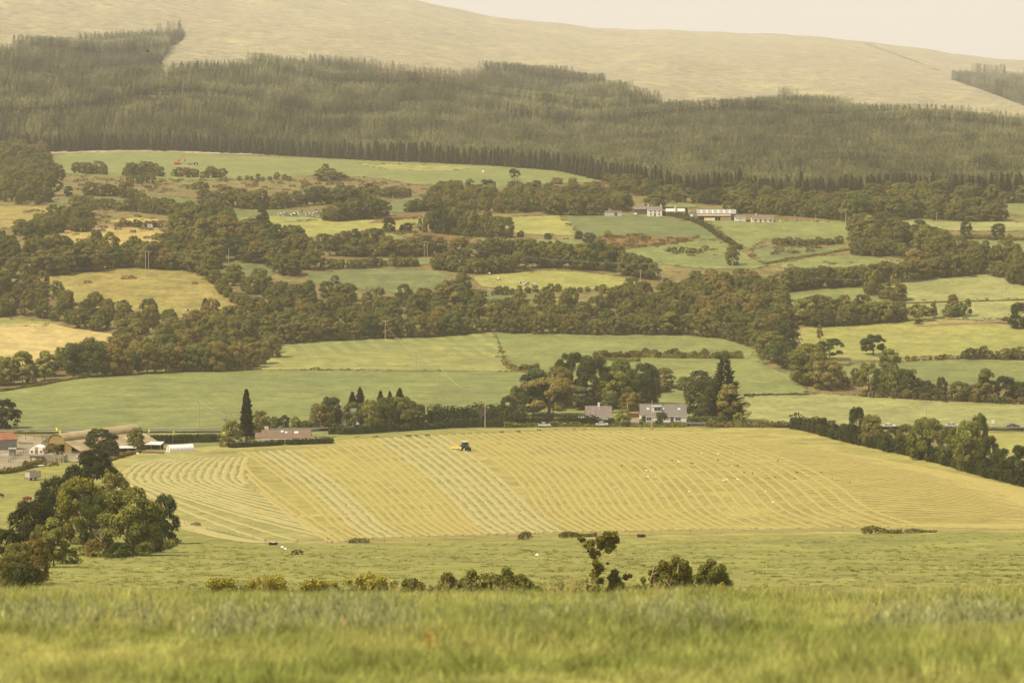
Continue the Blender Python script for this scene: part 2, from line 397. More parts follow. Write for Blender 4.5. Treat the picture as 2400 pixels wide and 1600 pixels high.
field('meadow', [(100,640),(170,630),(250,622),(330,624),(450,630),(530,692),(575,718),(600,740),(520,748),(420,745),(280,735),(190,718),(140,690)], m_heath, k=0.3)
field('straw_field', [(-300,735),(0,748),(110,757),(170,770),(260,783),(315,800),(270,825),(160,835),(130,855),(70,860),(0,850),(-300,850)], m_straw, k=0.3)
field('meadow', [(-300,720),(0,744),(110,755),(120,766),(50,765),(0,766),(-300,750)], m_yel, k=0.3)
field('meadow', [(85,556),(130,541),(190,534),(300,532),(370,538),(405,560),(395,578),(330,588),(260,585),(180,575),(100,566)], m_tan, k=0.4)
field('clearing', [(165,541),(230,530),(300,529),(372,530),(372,540),(300,536),(190,538)], m_earth, k=0.3)
field('meadow', [(225,523),(290,514),(330,511),(372,516),(368,523),(300,520)], m_tan, k=0.4)
field('meadow', [(-200,480),(0,484),(90,484),(185,484),(170,505),(110,520),(40,535),(-200,540)], m_heath, k=0.3)
field('meadow', [(118,372),(160,361),(300,354),(420,357),(520,363),(640,368),(800,375),(1000,383),(1200,391),(1330,405),(1412,426),(1330,430),(1250,434),(1150,440),(1090,447),(1020,434),(960,432),(900,420),(820,414),(720,412),(560,422),(420,422),(300,415),(180,412),(125,397)], m_green, k=0.3)
field('meadow', [(840,384),(1000,388),(1120,392),(1060,400),(1000,402),(900,396)], m_yel, k=0.4)
field('meadow', [(105,480),(170,458),(290,454),(440,465),(480,487),(560,494),(700,492),(770,497),(780,512),(650,524),(540,512),(460,490),(300,470),(180,478)], m_green_d, k=0.3)
field('meadow', [(540,512),(650,508),(780,513),(900,517),(1005,506),(1000,530),(880,545),(800,552),(640,562),(560,566)], m_yel, k=0.3)
field('meadow', [(760,555),(800,548),(870,548),(1000,548),(1100,560),(1000,566),(880,560)], m_green, k=0.3)
field('meadow', [(890,480),(930,468),(1030,460),(1090,455),(1100,470),(960,500),(890,498)], m_green_d, k=0.3)
field('meadow', [(1165,512),(1310,506),(1345,530),(1358,552),(1280,552),(1190,545)], m_yel, k=0.3)
field('meadow', [(1314,506),(1500,506),(1600,518),(1650,533),(1692,562),(1600,558),(1470,556),(1380,554),(1352,548)], m_green_d, k=0.3)
field('meadow', [(1660,516),(1740,516),(1840,518),(2030,522),(2020,535),(1985,560),(1920,566),(1790,562),(1760,585),(1735,575),(1700,550)], m_green, k=0.3)
field('meadow', [(1080,560),(1190,562),(1330,562),(1370,575),(1330,590),(1220,575)], m_green, k=0.3)
field('meadow', [(1450,590),(1560,572),(1640,562),(1690,570),(1735,588),(1770,612),(1800,622),(1760,632),(1640,630),(1540,618)], m_green, k=0.3)
field('meadow', [(1765,588),(1800,575),(1900,583),(1980,580),(1930,596),(1800,618),(1770,604)], m_green_d, k=0.3)
field('meadow', [(1810,622),(1900,604),(1990,598),(2090,610),(2120,622),(1980,628),(1850,630)], m_green, k=0.3)
field('meadow', [(512,620),(625,618),(645,636),(620,660),(560,652)], m_green_d, k=0.3)
field('meadow', [(720,640),(860,632),(960,630),(1045,642),(1075,668),(1065,694),(1000,697),(900,684),(800,674),(725,662)], m_green_d, k=0.3)
field('meadow', [(780,615),(900,607),(1035,604),(1025,618),(900,624)], m_green, k=0.3)
field('meadow', [(1110,650),(1180,643),(1300,635),(1400,642),(1520,664),(1480,676),(1330,680),(1210,680),(1130,672)], m_yel, k=0.3)
field('meadow', [(1095,690),(1200,690),(1300,690),(1290,702),(1200,704),(1110,704)], m_green_d, k=0.3)
field('meadow', [(2090,512),(2330,520),(2500,526),(2500,542),(2200,542),(2120,530)], m_pale, k=0.2)
field('meadow', [(2220,560),(2500,560),(2500,620),(2370,600),(2300,585)], m_green, k=0.2)
field('meadow', [(2300,476),(2500,480),(2500,512),(2330,500)], m_green, k=0.3)
field('meadow', [(1480,480),(1620,478),(1640,486),(1480,490)], m_green, k=0.3)
field('meadow', [(1800,470),(1900,476),(1940,486),(1850,488)], m_yel, k=0.3)
field('bracken_bank', [(1230,452),(1280,434),(1400,428),(1510,432),(1500,446),(1380,446),(1250,460)], m_bracken, k=0.3)
field('bracken_bank', [(1400,558),(1520,553),(1640,558),(1560,575),(1440,588),(1400,580)], m_bracken, k=0.3)
field('bracken_bank', [(860,525),(900,512),(985,498),(990,508),(900,522)], m_bracken, k=0.3)
field('bracken_bank', [(940,556),(1020,545),(1100,560),(1080,575),(980,570)], m_bracken, k=0.3)
field('farmyard', [(-200,1100),(-200,1030),(0,1035),(60,1022),(110,1030),(200,1050),(250,1066),(250,1076),(170,1085),(100,1080),(60,1092),(0,1102)], m_yard, k=0.3)
field('driveway', [(1465,996),(1478,983),(1500,980),(1512,990),(1560,990),(1606,984),(1606,996)], m_yard, k=0.3)
# earth track across the right-hand meadow
field('track', [(2140,762),(2240,757),(2340,752),(2400,756),(2400,760),(2340,757),(2240,762),(2150,766)], m_earth, k=0.3)
# the road behind the mown field
def strip(name, px, width, mat, lift):
    W = at(*np.array(curve_open(px, 30)).T)[:, :2]
    T = np.gradient(W, axis=0); T /= np.linalg.norm(T, axis=1)[:, None]; N = np.stack([-T[:, 1], T[:, 0]], 1)
    P = np.stack([np.column_stack([W+N*s, Z(*(W+N*s).T)+lift]) for s in np.linspace(-width/2, width/2, 5)], 1)
    me = grid_mesh(name, P, mat)
    if me.polygons[0].normal.z < 0: me.flip_normals()
    return tag(link(name, me), kind='structure')
strip('road', [(-300,1016),(200,1014),(560,1012),(800,1008),(1100,998),(1400,997),(1700,998),(1950,1003),(2400,1008),(2900,1016)], 5.5, m_road, 0.95)

FOREST_PX = [(-500,330),(0,346),(60,352),(120,357),(150,356),(300,352),(440,355),(640,364),(820,374),(1000,381),(1150,389),(1310,401),(1420,426),(1520,442),(1600,456),(1700,452),(1800,470),(1900,470),(2000,466),(2100,455),(2200,462),(2400,460),(2900,480),
          (2900,330),(2500,300),(2400,296),(2290,288),(2230,280),(2100,270),(1980,256),(1880,240),(1830,236),(1740,248),(1688,262),(1672,268),(1640,266),(1590,254),(1520,235),(1420,205),(1330,186),(1250,176),(1150,172),(1080,178),(1000,172),(900,162),(800,158),(650,158),(520,160),(400,170),(386,190),(378,170),(382,140),(400,112),(428,96),(434,82),(420,76),(330,84),(240,92),(120,104),(0,120),(-500,150)]
FOREST2_PX = [(2226,186),(2250,184),(2290,182),(2400,184),(2900,200),(2900,330),(2500,262),(2400,248),(2330,222),(2280,204)]
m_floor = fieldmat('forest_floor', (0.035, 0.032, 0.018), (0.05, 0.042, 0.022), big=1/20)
for fp in (FOREST_PX, FOREST2_PX):
    field('forest_floor', fp, m_floor, grid=24, k=0.2, step=20)
m_worn = fieldmat('worn_track', (0.19, 0.155, 0.10), (0.16, 0.13, 0.085), big=1/30)
strip('hill_track', [(1985,94),(2030,104),(2090,125),(2150,146),(2200,166)], 7, m_worn, 0.5)
# ------------------------------------------------------------------ vegetation meshes (unit height, scaled per plant)
m_leaf = leafmat('leaves')
m_leaf_near = leafmat('near_leaves', contrast=(0.42, 1.7))
m_bark = plain('bark', (0.14, 0.11, 0.075), 0.9, 0.3, 6)
m_barkpale = plain('dead_bark', (0.36, 0.27, 0.17), 0.85, 0.25, 5)
WOODPAL = [(0.0, (0.074, 0.086, 0.023)), (0.2, (0.114, 0.110, 0.027)), (0.4, (0.058, 0.070, 0.018)), (0.55, (0.135, 0.106, 0.030)), (0.7, (0.100, 0.106, 0.027)), (0.85, (0.135, 0.126, 0.031)), (1.0, (0.080, 0.082, 0.023))]
m_woodland = leafmat('woodland_leaves', WOODPAL)
m_conif = leafmat('needles', trans=0.12, contrast=(0.7, 1.3))
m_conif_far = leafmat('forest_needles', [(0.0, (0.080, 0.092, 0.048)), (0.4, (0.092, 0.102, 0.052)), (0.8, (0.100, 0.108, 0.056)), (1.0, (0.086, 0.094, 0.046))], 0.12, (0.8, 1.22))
def stand_tone_and_haze(m, lo, hi):
    n = m.node_tree.nodes; l = m.node_tree.links; oi = [q for q in n if q.type == 'OBJECT_INFO'][0]
    dif = [q for q in n if q.type == 'BSDF_DIFFUSE'][0]; src = dif.inputs[0].links[0].from_socket
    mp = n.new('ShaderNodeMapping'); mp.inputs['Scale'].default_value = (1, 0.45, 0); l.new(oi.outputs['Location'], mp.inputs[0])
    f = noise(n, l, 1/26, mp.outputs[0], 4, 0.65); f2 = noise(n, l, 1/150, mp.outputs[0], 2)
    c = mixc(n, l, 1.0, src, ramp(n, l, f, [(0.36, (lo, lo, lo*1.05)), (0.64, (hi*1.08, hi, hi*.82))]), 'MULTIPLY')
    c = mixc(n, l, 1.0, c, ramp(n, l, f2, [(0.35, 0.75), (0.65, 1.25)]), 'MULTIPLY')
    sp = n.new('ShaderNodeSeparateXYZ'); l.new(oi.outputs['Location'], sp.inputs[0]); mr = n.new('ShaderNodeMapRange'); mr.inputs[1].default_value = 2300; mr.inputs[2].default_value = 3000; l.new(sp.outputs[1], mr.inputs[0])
    c = mixc(n, l, 1.0, c, ramp(n, l, mr.outputs[0], [(0, (1, 1, 1)), (1, (1.45, 1.5, 1.9))]), 'MULTIPLY')  # upper trees paler and bluer: hilltop mist painted into the needle colour
    for q in n:
        if q.type in ('BSDF_DIFFUSE', 'BSDF_TRANSLUCENT'): l.new(c, q.inputs[0])
stand_tone_and_haze(m_conif_far, 0.45, 1.9)
m_scrub = leafmat('scrub_leaves', [(0.0, (0.10, 0.075, 0.030)), (0.35, (0.14, 0.085, 0.032)), (0.65, (0.085, 0.080, 0.026)), (1.0, (0.12, 0.095, 0.035))])
m_deadconif = leafmat('pale_dead_needles', [(0, (0.30, 0.22, 0.16)), (1, (0.25, 0.19, 0.13))])

def cards(P, N, S, rng):
    n = len(P); N = N/np.maximum(np.linalg.norm(N, axis=1), 1e-6)[:, None]
    a = rng.normal(size=(n, 3)); a -= N*(a*N).sum(1)[:, None]; a /= np.maximum(np.linalg.norm(a, axis=1), 1e-6)[:, None]
    b = np.cross(N, a); S = S[:, None]
    j = rng.uniform(0.6, 1.15, (n, 4, 1))
    return np.stack([P-a*S*j[:, 0], P-b*S*j[:, 1]*0.8, P+a*S*j[:, 2], P+b*S*j[:, 3]*0.8], 1)

def crown_pts(seed, n, shape):
    rng = np.random.default_rng(seed); L = []
    prof = {'bushy': lambda z: 0.50*np.sqrt(np.clip(1-((z-0.42)/0.60)**2, 0, 1)),
            'oak':   lambda z: 0.54*np.sqrt(np.clip(1-((z-0.54)/0.47)**2, 0, 1)),
            'tall':  lambda z: 0.27*np.sqrt(np.clip(1-((z-0.52)/0.50)**2, 0, 1)),
            'birch': lambda z: 0.34*np.clip(1.12-z, 0, 1)**0.6*np.clip(z*3.5, 0, 1),
            'shrub': lambda z: 0.75*np.sqrt(np.clip(1-(z/1.05)**2, 0, 1)),
            'low':   lambda z: 1.5*np.sqrt(np.clip(1-(z/1.05)**2, 0, 1)),
            'column': lambda z: 0.15*np.clip(1.03-z, 0, 1)**0.7*np.clip(z*9, 0, 1)}[shape]
    z0 = {'oak': 0.16, 'birch': 0.16, 'tall': 0.12}.get(shape, 0.06)
    k = {'oak': 38, 'birch': 36, 'tall': 34, 'bushy': 52, 'shrub': 26, 'low': 30, 'column': 64}[shape]
    for i in range(k):
        z = rng.uniform(z0, 0.93); r = float(prof(z)); th = rng.uniform(0, 2*math.pi) + i*2.4
        rad = {'oak': rng.uniform(0.08, 0.15), 'birch': rng.uniform(0.06, 0.11), 'tall': rng.uniform(0.07, 0.12), 'bushy': rng.uniform(0.08, 0.16), 'shrub': rng.uniform(0.15, 0.28), 'low': rng.uniform(0.2, 0.42), 'column': rng.uniform(0.03, 0.06)}[shape]
        q = max(0, r - rad*0.75)*rng.uniform(0.75, 1.12)
        L.append((q*math.cos(th), q*math.sin(th), min(z, 1-rad*0.8), rad))
    L.append((0, 0, 1-0.13 if shape not in ('low',) else 0.6, 0.13 if shape not in ('column',) else 0.03))
    L = np.array(L); w = L[:, 3]**2; w /= w.sum()
    li = rng.choice(len(L), n*2, p=w); d = rng.normal(size=(n*2, 3)); d /= np.linalg.norm(d, axis=1)[:, None]
    d[:, 2] = np.where(d[:, 2] < -0.35, -d[:, 2], d[:, 2])
    rr = L[li, 3]*(0.58 + 0.56*rng.random(n*2)**0.8)
    P = L[li, :3] + d*rr[:, None]*np.array([1, 1, 0.9])
    inside = np.zeros(n*2, bool)
    for q in range(len(L)):
        inside |= (np.linalg.norm((P-L[q, :3]), axis=1) < L[q, 3]*0.55)
    keep = ~inside & (P[:, 2] > 0.01); P = P[keep][:n]; d = d[keep][:n]
    out = P - np.array([0, 0, 0.45]); out /= np.maximum(np.linalg.norm(out, axis=1), 1e-6)[:, None]
    N = d*0.9 + out*0.5 + rng.normal(size=P.shape)*0.33
    return P, N, L, rng

def crown_mesh(name, seed, n, size, shape, mat):
    P, N, L, rng = crown_pts(seed, n, shape)
    V = cards(P, N, size*rng.uniform(0.6, 1.35, len(P)), rng)
    core = []                                      # a few inner sprays close the view through the middle
    return quads_mesh(name, V, mat)

def trunk_mesh(name, seed, shape):
    rng = random.Random(seed); m = MB()
    top = {'oak': 0.75, 'birch': 0.8, 'tall': 0.8}.get(shape, 0.65); r = {'oak': 0.034, 'birch': 0.014, 'tall': 0.02}.get(shape, 0.022)
    ax = [(rng.uniform(-.012, .012)*i, rng.uniform(-.012, .012)*i, top*i/5) for i in range(6)]
    ax[0] = (0, 0, -0.03)
    m.tube(ax, [r*1.35, r, r*.85, r*.65, r*.45, r*.2], 7)
    for i in range(6):
        z = rng.uniform(0.16, 0.6)*top/0.7; th = i*2.4+rng.random(); ln = rng.uniform(0.18, 0.34)*(0.6 if shape in ('tall', 'birch') else 1)
        p0 = Vector((ax[2][0], ax[2][1], z)); d = Vector((math.cos(th), math.sin(th), rng.uniform(.5, 1.0))).normalized()
        m.tube([p0, p0+d*ln*.5+Vector((0, 0, .02)), p0+d*ln+Vector((0, 0, .06))], [r*.5, r*.33, r*.12], 5)
    me = bpy.data.meshes.new(name); me.from_pydata(m.v, [], m.f); me.materials.append(m_bark); me.update(); return me

SHAPES = {'bushy': 4, 'oak': 3, 'tall': 2, 'birch': 3, 'shrub': 3, 'low': 2, 'column': 1}
CROWN = {}; TRUNK = {}
for si, (sh, cnt) in enumerate(SHAPES.items()):
    for v in range(cnt):
        sd = 100*si + v
        CROWN[sh, v, 'near'] = crown_mesh(f'{sh}_crown_near', sd, {'shrub': 4200, 'low': 3600, 'column': 4200}.get(sh, 13500), {'shrub': .034, 'low': .045, 'column': .02}.get(sh, .0185), sh, m_leaf_near)
        CROWN[sh, v, 'mid'] = crown_mesh(f'{sh}_crown_mid', sd, {'shrub': 1600, 'low': 1600}.get(sh, 5200), {'shrub': .05, 'low': .065, 'column': .025}.get(sh, .0285), sh, m_leaf)
        CROWN[sh, v, 'far'] = crown_mesh(f'{sh}_crown_far', sd, {'shrub': 800, 'low': 800}.get(sh, 2000), {'shrub': .07, 'low': .095, 'column': .035}.get(sh, .043), sh, m_leaf)
        TRUNK[sh, v] = trunk_mesh(f'{sh}_trunk', sd, sh)

def conifer_mesh(name, seed, levels, per, width, mat, droop=0.10, size=1.0, gap=0.0):
    rng = np.random.default_rng(seed); Q = []
    for i in range(levels):
        z = 0.05 + 0.93*(i/levels)**0.95; r = width*(1-z)**0.62*rng.uniform(0.82, 1.15) + 0.006
        if rng.random() < gap: continue
        ph = rng.uniform(0, 6.3)
        for k in range(per):
            th = ph + 2*math.pi*k/per + rng.uniform(-.25, .25); rr = r*rng.uniform(0.75, 1.15)
            d = np.array([math.cos(th), math.sin(th), 0]); s = np.array([-math.sin(th), math.cos(th), 0]); w = (rr*0.42+0.012)*size
            up = np.array([0, 0, 1.0]); b = np.array([0, 0, z])
            tip = b + d*rr - up*(droop*rr*1.6); mid = b + d*rr*0.55 - up*0.01
            Q.append([b - up*0.02, mid - s*w - up*0.035*size, tip, mid + s*w - up*0.035*size])
            if per > 5: Q.append([b+up*0.03, mid + up*0.028*size + d*0.01, tip, mid - up*0.05*size])
    Q.append([[0, 0, 0.9], [0.012, 0, 0.95], [0, 0, 1.0], [-0.012, 0, 0.95]])
    return quads_mesh(name, np.array(Q), mat)
SPRUCE = [conifer_mesh(f'spruce_crown_{i}', 40+i, 22, 7, (0.17, 0.19, 0.21, 0.18)[i], m_conif) for i in range(4)]
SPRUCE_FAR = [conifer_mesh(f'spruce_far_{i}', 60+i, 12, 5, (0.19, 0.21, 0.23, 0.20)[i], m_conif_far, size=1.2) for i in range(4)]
STEM = None
def stem_mesh(name, r=0.011, mat=None):
    m = MB().tube([(0, 0, -0.03), (0, 0, 0.5), (0, 0, 0.97)], [r*1.3, r*.7, r*.1], 6)
    me = bpy.data.meshes.new(name); me.from_pydata(m.v, [], m.f); me.materials.append(mat or m_bark); me.update(); return me
STEM = stem_mesh('spruce_stem')

# colours (leaf albedo)
COL = {'dark': (0.042, 0.052, 0.016), 'green': (0.080, 0.094, 0.024), 'olive': (0.124, 0.126, 0.028), 'gold': (0.150, 0.145, 0.026), 'sunny': (0.28, 0.25, 0.04),
       'rust': (0.152, 0.122, 0.034), 'brown': (0.128, 0.114, 0.031), 'blue': (0.072, 0.090, 0.038), 'light': (0.172, 0.172, 0.043), 'deep': (0.027, 0.032, 0.010)}
WORD = {'dark': 'dark green', 'green': 'mid green', 'olive': 'olive green', 'gold': 'yellow green', 'rust': 'rust brown', 'brown': 'brownish', 'blue': 'grey green', 'light': 'pale green', 'deep': 'blackish green'}

def plant(name, label, cat, x, y, h, w, shape, col, group=None, zoff=-0.1, lod=None, trunk=True):
    # one tree or shrub: an Empty at its foot with crown and trunk
    v = random.randrange(SHAPES[shape]); hp = h/mpp(y)*0.427
    lod = lod or ('near' if hp > 30 else 'mid' if hp > 15 else 'far')
    e = thing(name, label, cat, (x, y, float(Z(x, y))+zoff), random.uniform(0, 6.28), group)
    base_w = {'bushy': 1.0, 'oak': 1.12, 'tall': 0.56, 'birch': 0.66, 'shrub': 1.5, 'low': 3.0, 'column': 0.25}[shape]
    sx = w/base_w
    c = link('crown', CROWN[shape, v, lod], e); c.scale = (sx, sx, h)
    j = random.uniform(0.86, 1.16); cc = COL[col]; c.color = (cc[0]*j*random.uniform(.94, 1.08), cc[1]*j, cc[2]*j, 1)
    if trunk and shape not in ('shrub', 'low'):
        t = link('trunk', TRUNK[shape, v] if shape != 'column' else STEM, e); t.scale = ((sx+h)/2,)*2 + (h,) if shape != 'column' else (h, h, h*.95)
    return e

# ------------------------------------------------------------------ scattered cover (geometry nodes; nobody could count these)
GN = bpy.data.node_groups.new('scatter_cover', 'GeometryNodeTree')
GN.interface.new_socket('Geometry', in_out='INPUT', socket_type='NodeSocketGeometry')
GN.interface.new_socket('Collection', in_out='INPUT', socket_type='NodeSocketCollection')
GN.interface.new_socket('Geometry', in_out='OUTPUT', socket_type='NodeSocketGeometry')
gi = GN.nodes.new('NodeGroupInput'); go = GN.nodes.new('NodeGroupOutput')
ci = GN.nodes.new('GeometryNodeCollectionInfo'); ci.inputs['Separate Children'].default_value = True; ci.inputs['Reset Children'].default_value = True
ip = GN.nodes.new('GeometryNodeInstanceOnPoints'); ip.inputs['Pick Instance'].default_value = True
def na(t, nm):
    q = GN.nodes.new('GeometryNodeInputNamedAttribute'); q.data_type = t; q.inputs['Name'].default_value = nm; return q.outputs['Attribute']
GN.links.new(gi.outputs['Geometry'], ip.inputs['Points']); GN.links.new(gi.outputs['Collection'], ci.inputs['Collection'])
GN.links.new(ci.outputs[0], ip.inputs['Instance']); GN.links.new(na('INT', 'pick'), ip.inputs['Instance Index'])
e2r = GN.nodes.new('FunctionNodeEulerToRotation'); GN.links.new(na('FLOAT_VECTOR', 'turn'), e2r.inputs[0])
GN.links.new(e2r.outputs[0], ip.inputs['Rotation']); GN.links.new(na('FLOAT_VECTOR', 'size'), ip.inputs['Scale'])
GN.links.new(ip.outputs[0], go.inputs['Geometry'])
COVER_SETS = {}
def cover_set(key, meshes):
    if key not in COVER_SETS:
        cl = bpy.data.collections.new(key)
        for i, me in enumerate(meshes):
            o = bpy.data.objects.new(f'{key}_source_{i}', me); cl.objects.link(o)
        COVER_SETS[key] = (cl, len(meshes))
    return COVER_SETS[key]
def scatter(name, P, S, key, meshes, label, turn=None):
    cl, k = cover_set(key, meshes); n = len(P)
    me = bpy.data.meshes.new(name); me.vertices.add(n); me.vertices.foreach_set('co', P.astype(np.float32).ravel())
    a = me.attributes.new('size', 'FLOAT_VECTOR', 'POINT'); a.data.foreach_set('vector', S.astype(np.float32).ravel())
    T = np.zeros((n, 3)); T[:, 2] = RNG.uniform(0, 6.283, n)
    if turn is not None: T[:, :2] = RNG.normal(0, turn, (n, 2))
    a = me.attributes.new('turn', 'FLOAT_VECTOR', 'POINT'); a.data.foreach_set('vector', T.astype(np.float32).ravel())
    a = me.attributes.new('pick', 'INT', 'POINT'); a.data.foreach_set('value', RNG.integers(0, k, n).astype(np.int32))
    me.update(); o = link(name, me); md = o.modifiers.new('cover', 'NODES'); md.node_group = GN
    for it in GN.interface.items_tree:
        if it.name == 'Collection' and it.in_out == 'INPUT': md[it.identifier] = cl
    return tag(o, label, kind='stuff')
def fill_poly(poly, spacing, jit=0.45):          # jittered ground points whose picture falls inside an outline
    P = np.array(poly, float); W = at(P[:, 0], P[:, 1])
    x0, x1 = W[:, 0].min(), W[:, 0].max(); y0, y1 = W[:, 1].min(), W[:, 1].max()
    gx, gy = np.meshgrid(np.arange(x0-3, x1+3, spacing), np.arange(y0-3, y1+3, spacing))
    gx = gx + (np.arange(gx.shape[0]) % 2)[:, None]*spacing*0.5
    G = np.stack([gx.ravel(), gy.ravel()], 1) + RNG.uniform(-jit, jit, (gx.size, 2))*spacing
    z = Z(G[:, 0], G[:, 1]); u, v = proj(G[:, 0], G[:, 1], z)
    k = pip(np.stack([u, v], 1), P)
    return np.column_stack([G, z])[k]

# ------------------------------------------------------------------ spruce forest on the mountain
FP = fill_poly(FOREST_PX, 4.7)
FP2 = fill_poly(FOREST2_PX, 4.9)
FP = np.vstack([FP, FP2])
q_ = (FP[:, 1] + 55*np.sin(FP[:, 0]/92+1) + 34*np.sin(FP[:, 0]/37) + 26*np.sin(FP[:, 0]/211+FP[:, 1]/400))/118
hv = 9.5 + 7.5*(1 - (q_ - np.floor(q_)))**1.3*(0.75+0.35*np.sin(FP[:, 0]/140+np.floor(q_)*2.3)) + 1.5*np.sin(FP[:, 0]/31-FP[:, 1]/47) + RNG.normal(0, 0.7, len(FP))
hv = np.where(FP[:, 1] < 2420, np.maximum(hv, 13.5+RNG.normal(0, 1.2, len(hv))), hv)
# the rides and dips where a row is missing
ride = (np.abs(np.sin(FP[:, 0]/95 + FP[:, 1]/300)) < 0.035) & (RNG.random(len(FP)) < 0.7) | (np.abs(np.sin(FP[:, 1]/62 + 0.8*np.sin(FP[:, 0]/150))) < 0.10) & (np.sin(FP[:, 0]/85) > 0.1)
FP = FP[~ride]; hv = hv[~ride]
# a pale patch of dead trees near the top
u, v = proj(FP[:, 0], FP[:, 1], FP[:, 2])
dead = (pip(np.stack([u, v], 1), [(875,162),(950,162),(1060,170),(1130,178),(1120,206),(1020,212),(900,204)])) & (RNG.random(len(FP)) < 0.75)
dead |= (np.hypot((u-1240)/22, (v-178)/10) < 1) & (RNG.random(len(FP)) < 0.5) | (np.hypot((u-1605)/16, (v-330)/8) < 1) & (RNG.random(len(FP)) < 0.4)
S_ = np.stack([hv*RNG.uniform(0.9, 1.25, len(hv)), hv*RNG.uniform(0.9, 1.25, len(hv)), hv], 1)
scatter('dead_spruce_patch', FP[dead], S_[dead]*0.9, 'dead_spruce', [conifer_mesh(f'dead_spruce_{i}', 80+i, 10, 5, 0.13, m_deadconif) for i in range(2)], 'pale pinkish patch of dead spruce near the top edge of the forest')
FP = FP[~dead]; S_ = S_[~dead]; u = u[~dead]; v = v[~dead]
# front row of the forest: single trees, largest in the picture
inview = (u > -30) & (u < 2430)
edge = np.zeros(len(FP), bool)
cols = {}
for i in np.where(inview & (v > 330))[0]:
    k = int(u[i]//9)
    if k not in cols or v[i] > v[cols[k]]: cols[k] = i
ei = np.array(sorted(cols.values(), key=lambda i: u[i])); edge[ei] = True
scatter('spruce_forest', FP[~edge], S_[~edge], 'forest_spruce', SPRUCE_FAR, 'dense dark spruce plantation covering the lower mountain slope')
def seg_words(px):
    for lim, s in ((150, 'behind the far left scrub'), (300, 'above the left end of the excavator field'), (420, 'just behind the orange excavator'), (560, 'behind the ground right of the excavator'), (740, 'behind the grass with two thorn bushes'), (900, 'above the rough bank in the upper field'), (1080, 'behind the pale upper field'), (1200, 'behind the white dot in the upper field'), (1320, 'behind the lone round tree'), (1480, 'where the upper field ends in a point'), (1620, 'behind the white farmhouse and silo'), (1760, 'behind the long grey barn'), (1900, 'behind the cream bungalow'), (2050, 'behind the twin lamp pole'), (2220, 'behind the broad tree belt'), (9999, 'above the pale strip at the far edge')):
        if px < lim: return s
ORD = 'first second third fourth fifth sixth seventh eighth ninth tenth eleventh twelfth thirteenth fourteenth fifteenth sixteenth seventeenth eighteenth nineteenth twentieth'.split()
nth = {}
for i in ei:
    sw = seg_words(u[i]); nth[sw] = nth.get(sw, -1)+1
    lab = f'{ORD[min(19, nth[sw])]} spruce from left in forest front row {sw}'
    e = thing('spruce_tree', lab, 'spruce', FP[i]-np.array([0, 0, .2]), random.uniform(0, 6), 'front row of the spruce forest')
    c = link('crown', random.choice(SPRUCE), e); s = S_[i, 2]; c.scale = (s*1.3, s*1.3, s); j = random.uniform(.8, 1.2); c.color = (0.078*j, 0.085*j, 0.040*j, 1)
    t = link('trunk', STEM, e); t.scale = (s, s, s)
# ------------------------------------------------------------------ single trees that stand out: (x, foot row, top row, width, shape, colour, label) in photograph pixels
def spot(px, base, top, wpx, shape, col, label, name='broadleaf_tree', cat='tree', group=None, fixed_y=None, lod=None):
    if fixed_y is None: p = at1(px, base)
    else:
        X = (px-1200)/F*fixed_y; p = Vector((X, fixed_y, float(Z(X, fixed_y))))
    m = mpp(p.y)
    return plant(name, label, cat, p.x, p.y, (base-top)*m*1.02, wpx*m, shape, col, group, lod=lod)

NEAR = 'trees beside the mown field'
for a in [
 (215,1228,1062,150,'oak','deep','tallest blackish tree at the back of the clump beside the striped field'),
 (132,1262,1118,100,'bushy','deep','blackish green tree on the slope left of the yellow green crown'),
 (268,1240,1108,80,'bushy','brown','dull brown green tree wedged between the tall dark tree and the olive dome'),
 (82,1296,1172,125,'bushy','deep','dark spreading tree just below the two red cows'),
 (190,1275,1118,120,'bushy','gold','yellow green crowned tree in the middle of the near clump'),
 (225,1290,1160,90,'bushy','dark','dark tree filling the shade under the yellow green crown'),
 (300,1302,1146,160,'bushy','olive','large olive domed tree at the right of the near clump'),
 (345,1296,1185,90,'bushy','dark','dark green tree hugging the right side of the olive dome'),
 (386,1275,1158,70,'bushy','dark','rightmost tree of the near clump, ragged against the hay stripes'),
 (126,1330,1210,82,'birch','light','pale yellowish birch in front of the dark trees of the near clump'),
 (100,1322,1228,60,'bushy','olive','olive tree tucked behind the pale birch'),
 (18,1345,1238,80,'bushy','dark','dark tree at the very edge left of the rusty willows'),
 (40,1374,1268,78,'bushy','brown','rusty topped willow closest to the grass crest at the far left'),
 (86,1370,1262,70,'bushy','rust','rust tipped willow beside the pale birch'),
 (10,1380,1300,60,'bushy','olive','low olive bush cut by the picture edge above the grass crest'),
 (62,1384,1318,80,'shrub','dark','dark low thicket at the foot of the rusty willows'),
 (160,1322,1282,70,'shrub','dark','dark undergrowth between the pale birch and the dead tree'),
 (282,1308,1272,80,'shrub','dark','dark undergrowth below the olive dome'),
 (340,1304,1268,60,'shrub','green','low green growth at the right foot of the olive dome'),
 (60,1340,1292,80,'shrub','deep','blackish undergrowth behind the rusty willows'),
 (222,1306,1262,52,'shrub','rust','small rusty bush behind the bare dead tree'),
]: spot(*a, group=NEAR)
GARD = 'trees along the road'
